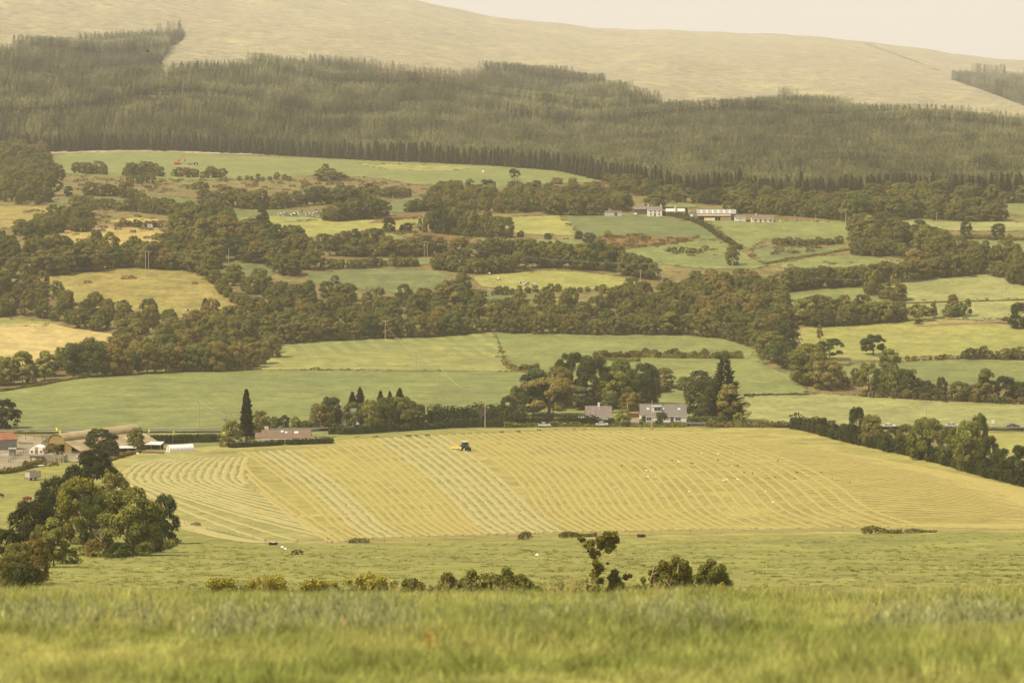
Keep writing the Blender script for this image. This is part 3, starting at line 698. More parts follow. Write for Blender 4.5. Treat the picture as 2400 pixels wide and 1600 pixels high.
for a in [
 (14,1004,936,76,'bushy','deep','round blackish tree behind the red roofed shed'),
 (238,1064,1003,84,'bushy','dark','dark bushy tree in front of the big barn roof'),
 (258,1074,1030,46,'bushy','dark','smaller dark tree under the bushy tree at the barn'),
 (320,1058,1002,44,'bushy','olive','olive egg shaped tree between the barn and the white tunnel'),
 (546,1046,986,52,'bushy','olive','willowy olive tree at the left end of the bungalow hedge'),
 (612,1014,962,44,'bushy','olive','olive tree right of the narrow dark cypress'),
 (592,1030,994,44,'bushy','green','green bush at the left gable of the brown roofed bungalow'),
 (640,1004,976,30,'bushy','green','low green tree behind the bungalow chimney'),
 (664,1002,972,34,'bushy','dark','dark tree behind the bungalow ridge, right of the chimney'),
 (694,1002,975,26,'bushy','light','pale loose tree behind the bungalow roof lights'),
 (716,1004,984,26,'bushy','green','little tree at the right end of the bungalow ridge'),
 (750,1006,946,56,'bushy','brown','brown green tree behind the single pole beside the bungalow'),
 (776,1000,930,56,'bushy','dark','dark tree left of the hidden white chimney'),
 (800,996,960,36,'bushy','brown','brown tree in front of the hidden house with white chimney'),
 (832,1004,942,62,'bushy','green','green tree just right of the hidden white chimney'),
 (872,1006,936,60,'bushy','olive','olive tree in the middle of the roadside garden belt'),
 (905,1006,930,60,'bushy','green','dense green tree under the conifer tips'),
 (940,1006,930,80,'bushy','olive','broad olive tree at the right of the roadside garden belt'),
 (978,1004,946,50,'bushy','dark','dark rounded tree beside the clipped conifer hedge'),
 (1192,990,928,44,'bushy','dark','thin dark tree left of the big tree group behind the road'),
 (1212,985,905,46,'bushy','green','ragged green tree at the left flank of the big tree group'),
 (1250,975,866,84,'tall','blue','grey green willow at the left of the big tree group'),
 (1308,955,860,80,'bushy','brown','brown green tree behind the rusty cedar'),
 (1286,976,884,140,'oak','rust','broad layered rusty cedar spreading beside the road left of the cottage'),
 (1550,1000,966,40,'shrub','dark','dark bushy shrub in front of the grey roofed house'),
 (1507,999,974,20,'shrub','dark','small dark shrub at the left corner of the grey roofed house'),
 (1338,950,828,84,'oak','dark','highest dark round tree of the big group behind the road'),
 (1392,955,836,90,'bushy','dark','dark bushy tree next to the highest tree of the big group'),
 (1452,950,846,86,'bushy','green','green tree at the top right of the big group'),
 (1510,950,853,80,'bushy','dark','dark tree closing the big group on the right'),
 (1362,960,905,60,'tall','blue','slender grey green tree above the white cottage gable'),
 (1436,956,868,96,'bushy','olive','big olive round tree standing over the white cottage'),
 (1494,954,874,76,'bushy','dark','dark tree between the olive dome and the grey roofed house'),
 (1480,964,920,64,'bushy','rust','reddish brown round tree between cottage and grey roofed house'),
 (1426,968,928,34,'birch','blue','small blue grey fir by the cottage chimney'),
 (1462,1000,958,40,'bushy','light','light green bush beside the cottage drive'),
 (1556,905,862,54,'bushy','brown','brownish thorn behind the tree group, out in the meadow'),
 (1545,918,886,60,'bushy','brown','brown thicket below the thorn behind the grey roofed house'),
 (1606,914,882,44,'bushy','green','green round thorn left of the dark one above the grey roof'),
 (1640,902,868,52,'bushy','dark','dark round thorn above the grey roofed house'),
 (1650,988,886,92,'bushy','dark','large dark tree right of the grey roofed house'),
 (1708,992,900,60,'tall','brown','brown green tree behind the sparse old spruce'),
 (1722,992,940,46,'bushy','dark','dark tree at the garden end right of the peach garage'),
 (1686,986,945,26,'bushy','olive','small olive tree in front of the peach garage'),
 (1731,996,966,30,'bushy','gold','yellow bush at the right end of the road gardens'),
]: spot(*a, group=GARD)
for a in [
 (1930,1015,978,24,'bushy','dark','small dark thorn starting the tall hedge right of the mown field'),
 (1950,1018,984,30,'bushy','green','second low thorn along the tall hedge'),
 (1985,1030,992,44,'bushy','dark','dark bushy stretch left of the tall ivy tree in the hedge'),
 (2008,1040,954,46,'bushy','deep','tall ivy dark tree standing up out of the hedge'),
 (2042,1046,972,56,'bushy','brown','rusty hawthorn leaning right out of the tall hedge'),
 (2088,1060,1000,56,'bushy','dark','dark thorn under the gap where the pale car shows'),
 (2124,1064,994,50,'bushy','green','green thorn right of the gap in the hedge'),
 (2170,1078,980,92,'bushy','olive','broad rusty olive thorn in the middle of the hedge'),
 (2226,1090,1000,64,'bushy','green','green thorn left of the tallest hedge tree'),
 (2270,1104,986,76,'bushy','olive','big olive hedge tree hiding the road'),
 (2294,1098,970,46,'bushy','green','tallest hedge tree with a pointed yellowish top'),
 (2318,1112,1020,48,'bushy','dark','dark thorn with a see through gap at its right'),
 (2352,1126,1050,60,'bushy','dark','dark thorn at the low right end of the hedge'),
 (2392,1136,1044,60,'bushy','dark','last dark thorn before the picture edge'),
 (2440,1150,1050,70,'bushy','dark','dark thorn beyond the picture edge in the hedge'),
]: spot(*a, group='thorns in the tall hedge beside the mown field')
RG = 'trees of the right hand meadows'
for a in [
 (2046,832,785,70,'oak','dark','dark round oak standing alone in the yellow meadow'),
 (2086,868,818,54,'bushy','olive','olive tree below the lone dark oak'),
 (1944,842,794,72,'oak','dark','dark wind shaped tree behind the big olive dome'),
 (1898,900,806,110,'bushy','olive','big olive dome of willow in the right hand field corner'),
 (1940,912,846,84,'bushy','brown','brown green dome in front of the big olive willow'),
 (1880,895,850,60,'bushy','green','green shoulder left of the brown dome'),
 (1835,815,752,84,'oak','dark','dark oak beside the pale dead tree'),
 (1804,835,776,70,'bushy','olive','olive tree at the wood end left of the dark oak'),
 (1846,862,798,70,'bushy','dark','dark tree between the wood end and the olive dome'),
 (1815,850,800,60,'bushy','green','green tree below the olive one at the wood end'),
 (1860,866,820,50,'bushy','dark','small dark tree at the lower tip of the wood end'),
 (2036,918,852,70,'oak','olive','olive tree with open trunks at the meadow edge'),
 (2088,926,860,62,'bushy','olive','olive tree right of the open trunked one'),
 (2064,922,870,46,'bushy','dark','dark tree between the two olive meadow edge trees'),
 (2128,930,866,62,'bushy','dark','dark oak like tree in the meadow edge row'),
 (2170,934,892,46,'bushy','dark','low dark bush in the meadow edge row'),
 (2206,936,884,32,'bushy','dark','small pointed dark tree in the meadow edge row'),
 (2250,938,894,52,'bushy','green','green bush left of the tall pale meadow edge tree'),
 (2312,940,864,46,'tall','olive','tall pale olive tree in the meadow edge row'),
 (2356,940,882,58,'bushy','deep','blackish round tree at the right of the meadow edge row'),
 (2286,938,900,40,'bushy','brown','brown bush between green bush and tall pale tree'),
 (2394,942,894,46,'bushy','dark','dark bush ending the meadow edge row'),
 (1921,797,760,18,'birch','rust','spindly brown sapling alone beside the dead tree'),
 (2155,752,713,54,'oak','gold','yellowing open tree on the meadow brow'),
 (2154,760,748,26,'shrub','deep','low dark bush under the yellowing tree'),
 (2188,746,706,24,'birch','brown','brown birch behind the yellowing tree'),
 (2226,742,716,42,'bushy','olive','round olive bush beside the three brown birches'),
 (2232,738,690,40,'birch','brown','brown birch left of the tall thin one on the brow'),
 (2268,742,700,24,'birch','olive','thin olive birch right of the round bush'),
 (2250,742,708,30,'bushy','green','green bush between the brow birches'),
 (2392,770,710,60,'bushy','deep','blackish tree cut by the edge beside the earth track'),
 (2358,752,742,26,'shrub','dark','dark bush next to the edge tree on the brow'),
 (2048,690,633,58,'bushy','olive','round olive tree at the point of the pale strip field'),
 (2100,704,654,56,'bushy','brown','brownish round tree below the pale strip field'),
 (2072,700,678,30,'bushy','brown','small brown bush between the two round trees'),
 (1206,421,396,30,'oak','dark','lone round topped tree in the upper field'),
 (763,398,384,18,'bushy','dark','small dark thorn above the brown topped thorn'),
 (764,424,394,58,'bushy','brown','brown topped round thorn in the upper field'),
 (796,422,404,34,'bushy','dark','dark thorn joined to the brown topped one'),
 (2265,552,518,30,'bushy','dark','left of the twin dark trees on the hedge at far right'),
 (2340,556,524,36,'bushy','dark','right of the twin dark trees on the hedge at far right'),
 (617,536,482,40,'birch','dark','tall pointed fir above the cow field corner'),
 (530,594,505,66,'birch','rust','tall reddish larch in the middle of the left wood'),
 (475,600,512,60,'birch','brown','brown pine left of the tall reddish larch'),
 (1424,555,540,22,'bushy','light','round pale bush on the dark green slope'),
 (1382,576,545,34,'bushy','dark','dark thorn beside the bracken bank'),
 (1356,560,541,22,'bushy','dark','small dark thorn left of the bracken bank thorn'),
 (1284,562,546,20,'bushy','dark','small thorn on the hedge under the yellow slope'),
 (1220,556,540,18,'bushy','dark','left thorn on the hedge under the yellow slope'),
 (1716,622,575,34,'bushy','olive','olive tree beside the pole in the field below the farm'),
 (1102,452,420,26,'tall','brown','pale brown tree pair, left one, by the upper field'),
 (1142,452,422,44,'bushy','dark','dark bush beside the pale brown tree by the upper field'),
 (1206,456,424,46,'bushy','brown','brown two topped tree under the lone round tree'),
 (1057,434,422,12,'bushy','dark','tiny dark thorn left of the brown two topped tree'),
 (1064,446,432,20,'bushy','brown','small brown bush under the tiny dark thorn'),
 (1258,434,422,24,'bushy','dark','oval bush at the edge of the upper field'),
 (1305,432,416,34,'bushy','brown','pair of bushes right of the oval one'),
 (1342,434,416,24,'bushy','brown','bush at the left end of the bracken bank'),
 (1540,462,420,60,'bushy','dark','dark dome of oak above the white farmhouse'),
 (1536,488,452,60,'bushy','green','green oak right behind the white farmhouse'),
 (1672,478,440,80,'bushy','dark','big dark oak left of the long grey barn'),
 (1725,478,446,52,'bushy','olive','olive oak behind the barn end'),
 (127,459,423,44,'oak','dark','dark oak with a thick trunk in the left scrub'),
 (161,462,436,22,'tall','dark','narrow dark ivy stump beside the oak in the left scrub'),
 (912,542,510,32,'bushy','deep','blackish square topped tree left of the open birch row'),
 (952,542,522,34,'bushy','deep','low blackish bush right of the square topped tree'),
 (984,545,512,14,'birch','brown','left thin birch beside the tall dark copse'),
 (996,545,514,14,'birch','brown','right thin birch beside the tall dark copse'),
]: spot(*a, group=RG)

# ------------------------------------------------------------------ woods and rows: trees set out by outline, the largest 300 of all broadleaf trees as things
POOL = []
def wood(poly, spacing, hpx, cols, phrase, wf=(0.7, 1.15), shapes=('bushy','bushy','bushy','oak','birch'), hj=0.30):
    for p in fill_poly(poly, spacing):
        m = mpp(p[1]); h = hpx*m*random.uniform(1-hj, 1+hj)
        POOL.append((p[0], p[1], h, h*random.uniform(*wf), random.choice(shapes), random.choice(cols), phrase))
def row(path, spacing_px, hpx, cols, phrase, wf=(0.8, 1.15), shapes=('bushy','bushy','bushy','oak','birch'), hj=0.30, jy=1.5):
    c = curve_open(path, 2); seg = np.r_[0, np.cumsum(np.hypot(*np.diff(c, axis=0).T))]; s = random.uniform(0, spacing_px)
    pts = []
    while s < seg[-1]:
        pts.append((np.interp(s, seg, c[:, 0]), np.interp(s, seg, c[:, 1])+random.uniform(-jy, jy))); s += spacing_px*random.uniform(0.7, 1.35)
    if not pts: return
    for p in at(*np.array(pts).T):
        m = mpp(p[1]); h = hpx*m*random.uniform(1-hj, 1+hj)
        POOL.append((p[0], p[1], h, h*random.uniform(*wf), random.choice(shapes), random.choice(cols), phrase))
RUSTY = ['rust', 'rust', 'brown', 'brown', 'olive', 'rust', 'green']
MIXED = ['olive', 'green', 'brown', 'dark', 'olive', 'light']
DARKS = ['dark', 'green', 'dark', 'olive', 'brown']
BROWN = ['brown', 'olive', 'brown', 'rust', 'green']
# big rust wood above the striped field
wood([(655,800),(800,790),(1000,783),(1150,775),(1400,779),(1590,779),(1700,789),(1790,815),(1850,800),(1842,770),(1845,730),(1838,690),(1700,668),(1560,684),(1400,712),(1200,722),(1000,722),(850,706),(740,690),(680,700),(650,740)], 10.5, 42, RUSTY, 'in the rust wood above the striped green field')
row([(655,806),(800,796),(900,792),(1000,788),(1150,779),(1400,784),(1590,783),(1700,794),(1780,815)], 21, 44, ['dark','brown','green','olive'], 'on the front edge of the rust wood, by the fence posts', jy=2)
wood([(1560,690),(1700,672),(1838,690),(1845,760),(1700,770),(1560,740)], 10.5, 46, ['rust','rust','rust','brown','olive'], 'in the reddest part of the wood')
# left wood down the diagonal
wood([(470,645),(520,650),(600,665),(700,690),(740,720),(790,780),(660,800),(640,745),(585,705),(540,690)], 10.5, 40, MIXED+['rust'], 'in the wood running down beside the rushy field')
row([(470,640),(500,665),(530,695),(572,722),(620,750)], 15, 36, DARKS, 'along the diagonal hedge of the rushy field')
wood([(60,892),(150,884),(330,872),(540,866),(625,846),(655,814),(642,778),(580,752),(470,752),(360,775),(280,806),(262,832),(180,850)], 10.5, 52, ['brown','rust','olive','green','rust','brown'], 'in the tall wood over the lower left meadow')
row([(150,886),(330,875),(430,871),(540,868),(625,848),(655,816)], 26, 66, ['olive','dark','brown','green','rust'], 'on the front edge of the tall wood over the lower left meadow', wf=(0.7,1.0))
row([(-20,905),(60,898),(120,888)], 24, 62, ['olive','light','green'], 'in the hedge corner left of the straw field', wf=(0.7,1.0))
wood([(130,762),(300,785),(400,770),(470,748),(420,745),(300,728),(190,712),(120,690),(0,690),(-40,735),(0,742),(100,750)], 10.5, 38, MIXED+['brown'], 'in the wood between the straw field and the rushy field')
wood([(-40,640),(100,645),(130,690),(0,694),(-40,690)], 10, 36, BROWN+['light'], 'in the brown wood left of the rushy field')
wood([(-40,592),(120,586),(260,592),(400,588),(480,592),(512,604),(500,640),(440,630),(300,622),(200,632),(105,642),(-40,640)], 10.5, 44, DARKS+['brown','brown'], 'in the dark wood under the long power line')
row([(100,646),(200,636),(300,626),(440,634),(500,645)], 20, 46, ['dark','deep','dark','brown'], 'on the shaded edge of the wood behind the double pole')
wood([(400,520),(470,500),(540,522),(560,560),(640,585),(780,590),(800,612),(640,622),(520,612),(490,590),(400,585),(410,550)], 10.5, 42, DARKS+['olive','rust'], 'in the mixed wood below the cow field')
row([(560,560),(600,562),(640,566),(690,575),(720,590)], 13, 40, ['dark','deep','dark'], 'in the dark clump below the pointed fir')
row([(620,610),(660,640),(700,650)], 20, 46, ['green','olive'], 'in the dome of green trees beside the little dark field', wf=(0.9,1.3))
row([(640,622),(700,630),(740,632)], 20, 36, ['brown','olive'], 'right of the little dark field')
# left scrub
wood([(-40,345),(120,360),(118,400),(150,420),(110,455),(160,482),(-40,482)], 13, 30, MIXED+['brown','brown'], 'in the scrub below the forest on the far left', hj=0.35)
row([(160,482),(250,490),(350,500),(430,512)], 14, 28, MIXED, 'in the hedgerow between the two left hand rough fields')
row([(200,460),(290,462),(340,485),(420,505)], 14, 30, BROWN, 'in the brown thicket over the derelict yard')
wood([(30,548),(120,520),(180,505),(220,520),(215,545),(140,548),(80,562)], 9, 32, DARKS, 'in the thicket left of the derelict yard')
row([(270,540),(300,532),(380,535)], 12, 16, ['dark','deep'], 'in the low hedge of the derelict yard')
row([(175,405),(210,408),(255,410)], 12, 24, DARKS, 'in the clump left in the excavator field')
row([(295,412),(340,412),(380,414)], 12, 26, DARKS, 'in the middle clump of the excavator field')
row([(405,415),(460,417),(525,418)], 13, 22, DARKS, 'in the clump below the excavator')
row([(560,423),(620,423),(680,422)], 14, 14, BROWN, 'in the low bushes right of the excavator')
row([(300,428),(360,430)], 13, 20, BROWN, 'in the bushes on the brown bank')
row([(440,444),(490,443)], 12, 16, BROWN, 'in the small clump on the brown bank')
wood([(0,420),(60,400),(110,430),(60,470),(0,470)], 12, 28, MIXED, 'in the left edge thicket')
# upper middle
row([(466,482),(540,486),(620,490),(700,484)], 14, 38, ['brown','olive','green','olive'], 'in the hedgerow above the cows')
row([(725,480),(790,478),(880,478)], 14, 36, DARKS+['brown'], 'in the hedgerow right above the cows')
row([(750,518),(800,518),(860,512),(905,505)], 11, 40, ['brown','olive','dark','brown'], 'in the copse right of the cows')
row([(860,455),(900,462),(960,462)], 14, 26, BROWN, 'in the bushes on the brown upper bank')
row([(945,496),(975,496),(1010,492)], 13, 32, ['dark','olive'], 'in the clump over the tall dark copse')
wood([(1000,470),(1060,455),(1120,460),(1240,470),(1260,500),(1150,502),(1000,497)], 10, 32, BROWN+['olive'], 'in the brown thicket over the tall dark copse')
row([(1005,545),(1040,548),(1080,550),(1120,552),(1160,556),(1190,558)], 13, 54, ['brown','dark','brown','deep','dark'], 'in the tall dark copse with daylight between its trunks', shapes=('oak','bushy'), wf=(0.55,0.85), hj=0.12)
row([(1020,548),(1080,552),(1150,558)], 9, 16, ['deep','dark'], 'in the underwood of the tall dark copse')
wood([(1240,470),(1300,462),(1400,462),(1480,480),(1500,494),(1400,502),(1290,500),(1250,498)], 9.5, 34, MIXED+['brown'], 'in the trees left of the upper farm')
row([(1290,502),(1330,504),(1370,505),(1410,505)], 17, 40, ['green','olive','brown'], 'on the front edge left of the corrugated shed', wf=(0.8,1.1))
wood([(1420,428),(1520,444),(1600,458),(1580,470),(1500,462),(1440,446)], 10, 28, MIXED, 'in the light wood at the foot of the forest')
wood([(1690,480),(1800,484),(1900,500),(2010,512),(2000,470),(1900,472),(1760,460),(1700,462)], 10.5, 32, MIXED+['light','brown'], 'in the belt behind the cream bungalow')
row([(1700,500),(1780,500),(1850,505),(1930,512),(1985,516)], 13, 36, MIXED+['brown'], 'directly behind the cream bungalow')
row([(1560,474),(1620,474),(1700,480)], 13, 28, MIXED, 'behind the silo and the long barn')
row([(1975,520),(2005,520),(2040,522)], 15, 52, ['olive','green'], 'in the tall clump by the twin lamp pole', wf=(0.8,1.1))
wood([(2010,512),(2200,520),(2300,515),(2290,480),(2190,470),(2080,468),(2000,478)], 10, 44, DARKS+['olive','olive'], 'in the broad tree belt below the forest', hj=0.3)
row([(2220,518),(2270,520),(2310,518),(2350,516)], 14, 42, ['olive','dark'], 'in the open trunked row above the pale strip', shapes=('oak',), wf=(0.8,1.1))
row([(2260,474),(2320,476),(2420,478)], 14, 34, MIXED, 'at the foot of the forest on the far right')
wood([(1995,585),(1990,550),(2030,530),(2100,545),(2180,560),(2230,575),(2180,592),(2080,595)], 10.5, 44, ['olive','brown','brown','olive','light'], 'in the rounded wood on the right', wf=(0.7,1.0))
row([(1990,596),(2060,600),(2130,598)], 15, 40, ['olive','brown'], 'on the front edge of the rounded wood')
wood([(2200,585),(2290,590),(2370,610),(2430,640),(2430,690),(2390,668),(2340,648),(2250,648),(2140,652),(2120,628),(2190,612)], 10.5, 40, BROWN+['dark','olive'], 'in the wood above the two pale right hand fields')
row([(1830,684),(1900,676),(1990,672),(2050,664),(2130,658),(2250,646)], 18, 44, BROWN+['dark'], 'in the row over the small green field', hj=0.2)
row([(1850,672),(1920,662),(2000,652)], 16, 36, BROWN, 'behind the row over the small green field')
row([(2220,560),(2300,562),(2440,566)], 9, 12, ['dark','brown'], 'in the hedge under the twin dark trees')
# middle hedgerows
row([(790,600),(860,600),(930,600),(1000,598),(1040,596)], 15, 38, DARKS, 'in the dark hedgerow left of the tall double pole', wf=(0.9,1.3))
row([(740,590),(800,580),(860,572),(900,575)], 16, 32, DARKS, 'in the upper hedgerow left of the tall double pole')
row([(770,630),(840,628),(890,624),(930,624),(985,622)], 15, 20, DARKS, 'in the hedge over the dark green middle field', hj=0.4)
row([(1010,630),(1060,636),(1100,640),(1150,640),(1220,634)], 14, 36, DARKS+['brown'], 'in the thick hedge over the yellow cow meadow')
row([(1060,602),(1120,608),(1180,602),(1250,598)], 15, 38, DARKS, 'in the middle hedgerow right of the tall double pole')
row([(1230,628),(1290,626),(1340,630),(1400,632),(1440,638)], 15, 50, ['olive','green','dark','olive'], 'in the tall row behind the yellow cow meadow', wf=(0.7,1.0))
row([(1380,608),(1420,612),(1450,618)], 15, 40, ['green','olive'], 'behind the tall row of the cow meadow')
row([(1460,644),(1500,650),(1540,655)], 14, 44, ['dark','green'], 'at the right end of the row behind the cow meadow')
row([(1240,582),(1290,580),(1330,582)], 10, 14, ['brown','dark'], 'in the gorse on the field corner')
row([(1085,650),(1080,670),(1100,690)], 14, 30, ['dark','brown'], 'in the hedge left of the yellow cow meadow')
row([(1100,696),(1180,692),(1260,684),(1340,684),(1440,684),(1500,680)], 17, 16, ['dark','brown'], 'in the low hedge under the yellow cow meadow', hj=0.4)
row([(1020,715),(1060,712),(1090,715)], 14, 46, ['brown','olive'], 'in the clump at the corner of the middle field')
row([(790,668),(775,660)], 14, 24, ['dark'], 'in the middle field left corner')
row([(1600,514),(1640,526),(1668,542),(1690,560),(1720,576),(1735,585)], 8, 13, ['dark','deep','green'], 'in the curving hedge below the farm', hj=0.15)
row([(1808,572),(1860,575),(1920,574),(1970,570)], 9, 15, ['dark','deep','brown'], 'in the dark hedge below the bungalow')
row([(1560,590),(1600,594),(1660,590)], 10, 12, ['brown','dark'], 'in the gorse below the curving hedge')
row([(1860,760),(1920,764),(1990,762),(2060,756),(2120,750)], 17, 46, ['olive','dark','brown','light'], 'in the hedgerow above the yellow meadow on the right')
row([(1880,740),(1960,736),(2030,740)], 17, 40, BROWN, 'behind the hedgerow above the yellow meadow')
row([(2060,848),(2130,846),(2240,842),(2420,842)], 12, 10, ['dark','brown'], 'in the low hedge under the yellow meadow', hj=0.5)
row([(2256,842),(2300,842),(2350,842),(2400,842)], 15, 28, ['dark','dark','olive'], 'in the row of thorns over the right green field')
row([(1970,905),(2010,900),(2000,880)], 16, 20, ['brown','dark'], 'at the field corner behind the olive dome')
row([(1408,838),(1440,838),(1500,838),(1560,838),(1620,839),(1700,840),(1740,838)], 11, 18, ['dark','brown','brown','dark'], 'in the isolated hedge strip of the meadow', hj=0.3)
row([(2020,930),(2100,934),(2200,938),(2300,942),(2420,948)], 14, 18, ['dark','deep'], 'in the underwood of the meadow edge row', hj=0.4)

POOL.sort(key=lambda t: -t[2]/t[1])
u_, v_ = proj(np.array([t[0] for t in POOL]), np.array([t[1] for t in POOL]), Z(np.array([t[0] for t in POOL]), np.array([t[1] for t in POOL])))
N_SINGLE = 300 - sum(1 for o in C.objects if o.name.startswith('broadleaf_tree') and o.type == 'EMPTY')
singles = []; rest = []
for t, uu in zip(POOL, u_):
    if len(singles) < N_SINGLE and 0 < uu < 2400: singles.append((t, uu))
    else: rest.append(t)
zone = {}; LABS = []
for t, uu in singles: zone.setdefault(t[6], []).append(uu)
def side(ph, uu):
    z = sorted(zone[ph]); 
    if len(z) < 2: return ''
    f = (uu - z[0])/max(1, z[-1]-z[0])
    return 'left end of it' if f < 0.2 else 'left of centre in it' if f < 0.42 else 'middle of it' if f < 0.6 else 'right of centre in it' if f < 0.82 else 'right end of it'
for t, uu in singles:
    size = 'tall' if t[2] > 10.5 else 'low' if t[2] < 7.5 else ''
    sd = side(t[6], uu)
    lab = ' '.join(f'{size} {WORD[t[5]]} tree {t[6]}'.split()) + (f', {sd}' if sd else '')
    w = lab.split()
    if len(w) > 16:
        lab = f'{WORD[t[5]]} tree {t[6]}'; sd = sd.replace(' of it', '').replace(' in it', '')
        if sd and len((lab+' '+sd).split()) <= 16: lab += ', '+sd
    LABS.append((lab, uu, plant('broadleaf_tree', lab, 'tree', t[0], t[1], t[2], t[3], t[4], t[5], 'trees '+t[6])))
by = {}
for lab, uu, e in LABS: by.setdefault(lab, []).append((uu, e))
for lab, q in by.items():
    if len(q) > 1:
        for k, (uu, e) in enumerate(sorted(q, key=lambda z: z[0])):
            l2 = ('leftmost' if k == 0 else ORD[k])+' '+lab
            if len(l2.split()) > 16 and ', ' in l2: l2 = l2.split(', ')[0]+' '+lab.split(', ')[1].split()[0]
            if len(l2.split()) <= 16: e['label'] = l2
print('POOL', len(POOL), 'singles', len(singles), 'rest', len(rest))
# the rest stand farther off or deeper in the woods
rest = np.array([(t[0], t[1], float(Z(t[0], t[1]))-.1, t[2], t[3]) for t in rest])
WL = [crown_mesh(f'woodland_{i}', 300+i, 3400, .035, 'bushy', m_woodland) for i in range(6)]
scatter('woodland', rest[:, :3], np.stack([rest[:, 4], rest[:, 4], rest[:, 3]], 1), 'woodland_trees', WL, 'mixed autumn trees filling the depth of the valley woods and far hedges')
# rough scrub on the unfarmed ground
def rough_pts(poly, spacing, keep=0.6):
    P = fill_poly(poly, spacing); return P[RNG.random(len(P)) < keep]
SC = [crown_mesh(f'scrub_{i}', 320+i, 170, .17, 'low', m_scrub) for i in range(4)]
sp = np.vstack([rough_pts(p, s, k) for p, s, k in [
  ([(180,416),(560,424),(820,418),(1000,440),(1020,460),(860,480),(700,488),(480,462),(300,450),(160,450)], 7, 0.35),
  ([(860,525),(985,500),(1000,545),(940,556),(880,545)], 6, 0.4),
  ([(930,548),(1180,562),(1220,600),(1060,600),(930,575)], 6.5, 0.4),
  ([(1400,552),(1660,556),(1560,580),(1440,592),(1400,585)], 5, 0.6),
  ([(1230,456),(1400,428),(1520,432),(1500,462),(1260,462)], 5.5, 0.5),
  ([(1540,585),(1650,580),(1720,590),(1700,602),(1560,600)], 5, 0.5),
  ([(1730,590),(1820,575),(1960,575),(1860,600),(1760,606)], 5.5, 0.35),
  ([(1800,620),(2000,610),(2120,630),(2000,650),(1830,650)], 6, 0.4),
  ([(2040,596),(2200,600),(2180,640),(2060,636)], 6, 0.4),
  ([(150,655),(330,640),(470,650),(560,725),(420,735),(250,715)], 9, 0.10),
  ([(0,470),(180,484),(300,500),(420,520),(540,545),(420,590),(250,592),(80,590),(30,550),(100,520)], 8, 0.3),
  ([(1700,462),(2000,475),(2300,478),(2300,520),(2000,520),(1700,490)], 8, 0.3),
]])
hs = RNG.uniform(0.5, 1.9, len(sp))
scatter('scrub', sp, np.stack([hs*RNG.uniform(.8, 1.6, len(sp))]*2+[hs], 1), 'scrub_bushes', SC, 'knee high bracken, gorse and bramble over the rough banks')

# rank growth along the field margins
ep = np.vstack([at(P[:, 0], P[:, 1]) for P in EDGES if P[:, 1].max() < 1060]); k_ = RNG.random(len(ep)) < .7
seg = []
for P in EDGES:
    if P[:, 1].max() > 1060: continue
    W = at(P[:, 0], P[:, 1]); W2 = np.roll(W, -1, 0); ln = np.linalg.norm(W2[:, :2]-W[:, :2], axis=1)
    for a, b, l_ in zip(W, W2, ln):
        for q in range(RNG.poisson(l_/2.6)): seg.append(a+(b-a)*RNG.random())
seg = np.array(seg); seg[:, :2] += RNG.normal(0, 1.1, (len(seg), 2)); on = np.sin(seg[:, 0]/17)+np.sin(seg[:, 1]/23+1)+RNG.normal(0, .7, len(seg)) > -.3; seg = seg[on]; seg[:, 2] = Z(seg[:, 0], seg[:, 1])
hs = RNG.uniform(.15, .65, len(seg))*(1+.6*(RNG.random(len(seg)) < .08))
scatter('margin_growth', seg, np.stack([hs*1.3, hs*1.3, hs], 1), 'margin_bushes', [crown_mesh(f'margin_{i}', 340+i, 90, .22, 'low', m_scrub) for i in range(3)], 'brambles and rank grass along the field margins')
# ------------------------------------------------------------------ building materials
m_white = plain('limewash', (0.74, 0.69, 0.58), 0.85, 0.07, 0.7)
m_cream = plain('cream_render', (0.72, 0.62, 0.42), 0.85, 0.07, 0.7)
m_peach = plain('peach_render', (0.62, 0.44, 0.27), 0.85, 0.08, 0.7)
m_brownroof = plain('brown_tiles', (0.135, 0.092, 0.060), 0.85, 0.16, 0.9)
m_slate = plain('old_slate', (0.145, 0.112, 0.095), 0.8, 0.22, 0.8)
m_greyroof = plain('grey_tiles', (0.135, 0.122, 0.100), 0.8, 0.10, 0.8)
m_redroof = plain('rusted_roof', (0.22, 0.092, 0.04), 0.85, 0.25, 0.6)
m_tanroof = plain('rusty_tan_sheeting', (0.27, 0.21, 0.105), 0.8, 0.22, 0.25)
m_olive = plain('olive_sheeting', (0.22, 0.165, 0.05), 0.75, 0.14, 0.6)
m_darksheet = plain('dark_sheeting', (0.085, 0.08, 0.06), 0.8, 0.2, 0.8)
m_greysheet = plain('grey_sheeting', (0.22, 0.215, 0.185), 0.6, 0.12, 0.8)
m_paleroof = plain('pale_sheeting', (0.46, 0.44, 0.39), 0.55, 0.10, 0.5)
m_brick = plain('brown_blockwork', (0.26, 0.18, 0.11), 0.9, 0.2, 2.5)
m_stone = plain('rubble_stone', (0.27, 0.235, 0.18), 0.95, 0.35, 1.6, bump=0.6)
m_dark = plain('dark_inside', (0.02, 0.018, 0.015), 0.9, 0.1, 1)
m_glass = plain('window_glass', (0.05, 0.06, 0.065), 0.12, 0.1, 0.5, spec=0.6)
m_skyglass = plain('roof_light_glass', (0.42, 0.43, 0.42), 0.10, 0.06, 0.5, spec=0.8)
m_frame = plain('white_joinery', (0.76, 0.73, 0.66), 0.5, 0.05, 1)
m_wood = plain('weathered_wood', (0.30, 0.23, 0.145), 0.9, 0.25, 4)
m_polewood = plain('pole_wood', (0.40, 0.31, 0.19), 0.9, 0.15, 3)
m_metal = plain('galvanised', (0.42, 0.41, 0.38), 0.45, 0.1, 3, metal=0.5)
m_plastic = plain('tunnel_film', (0.72, 0.70, 0.62), 0.5, 0.06, 0.8)
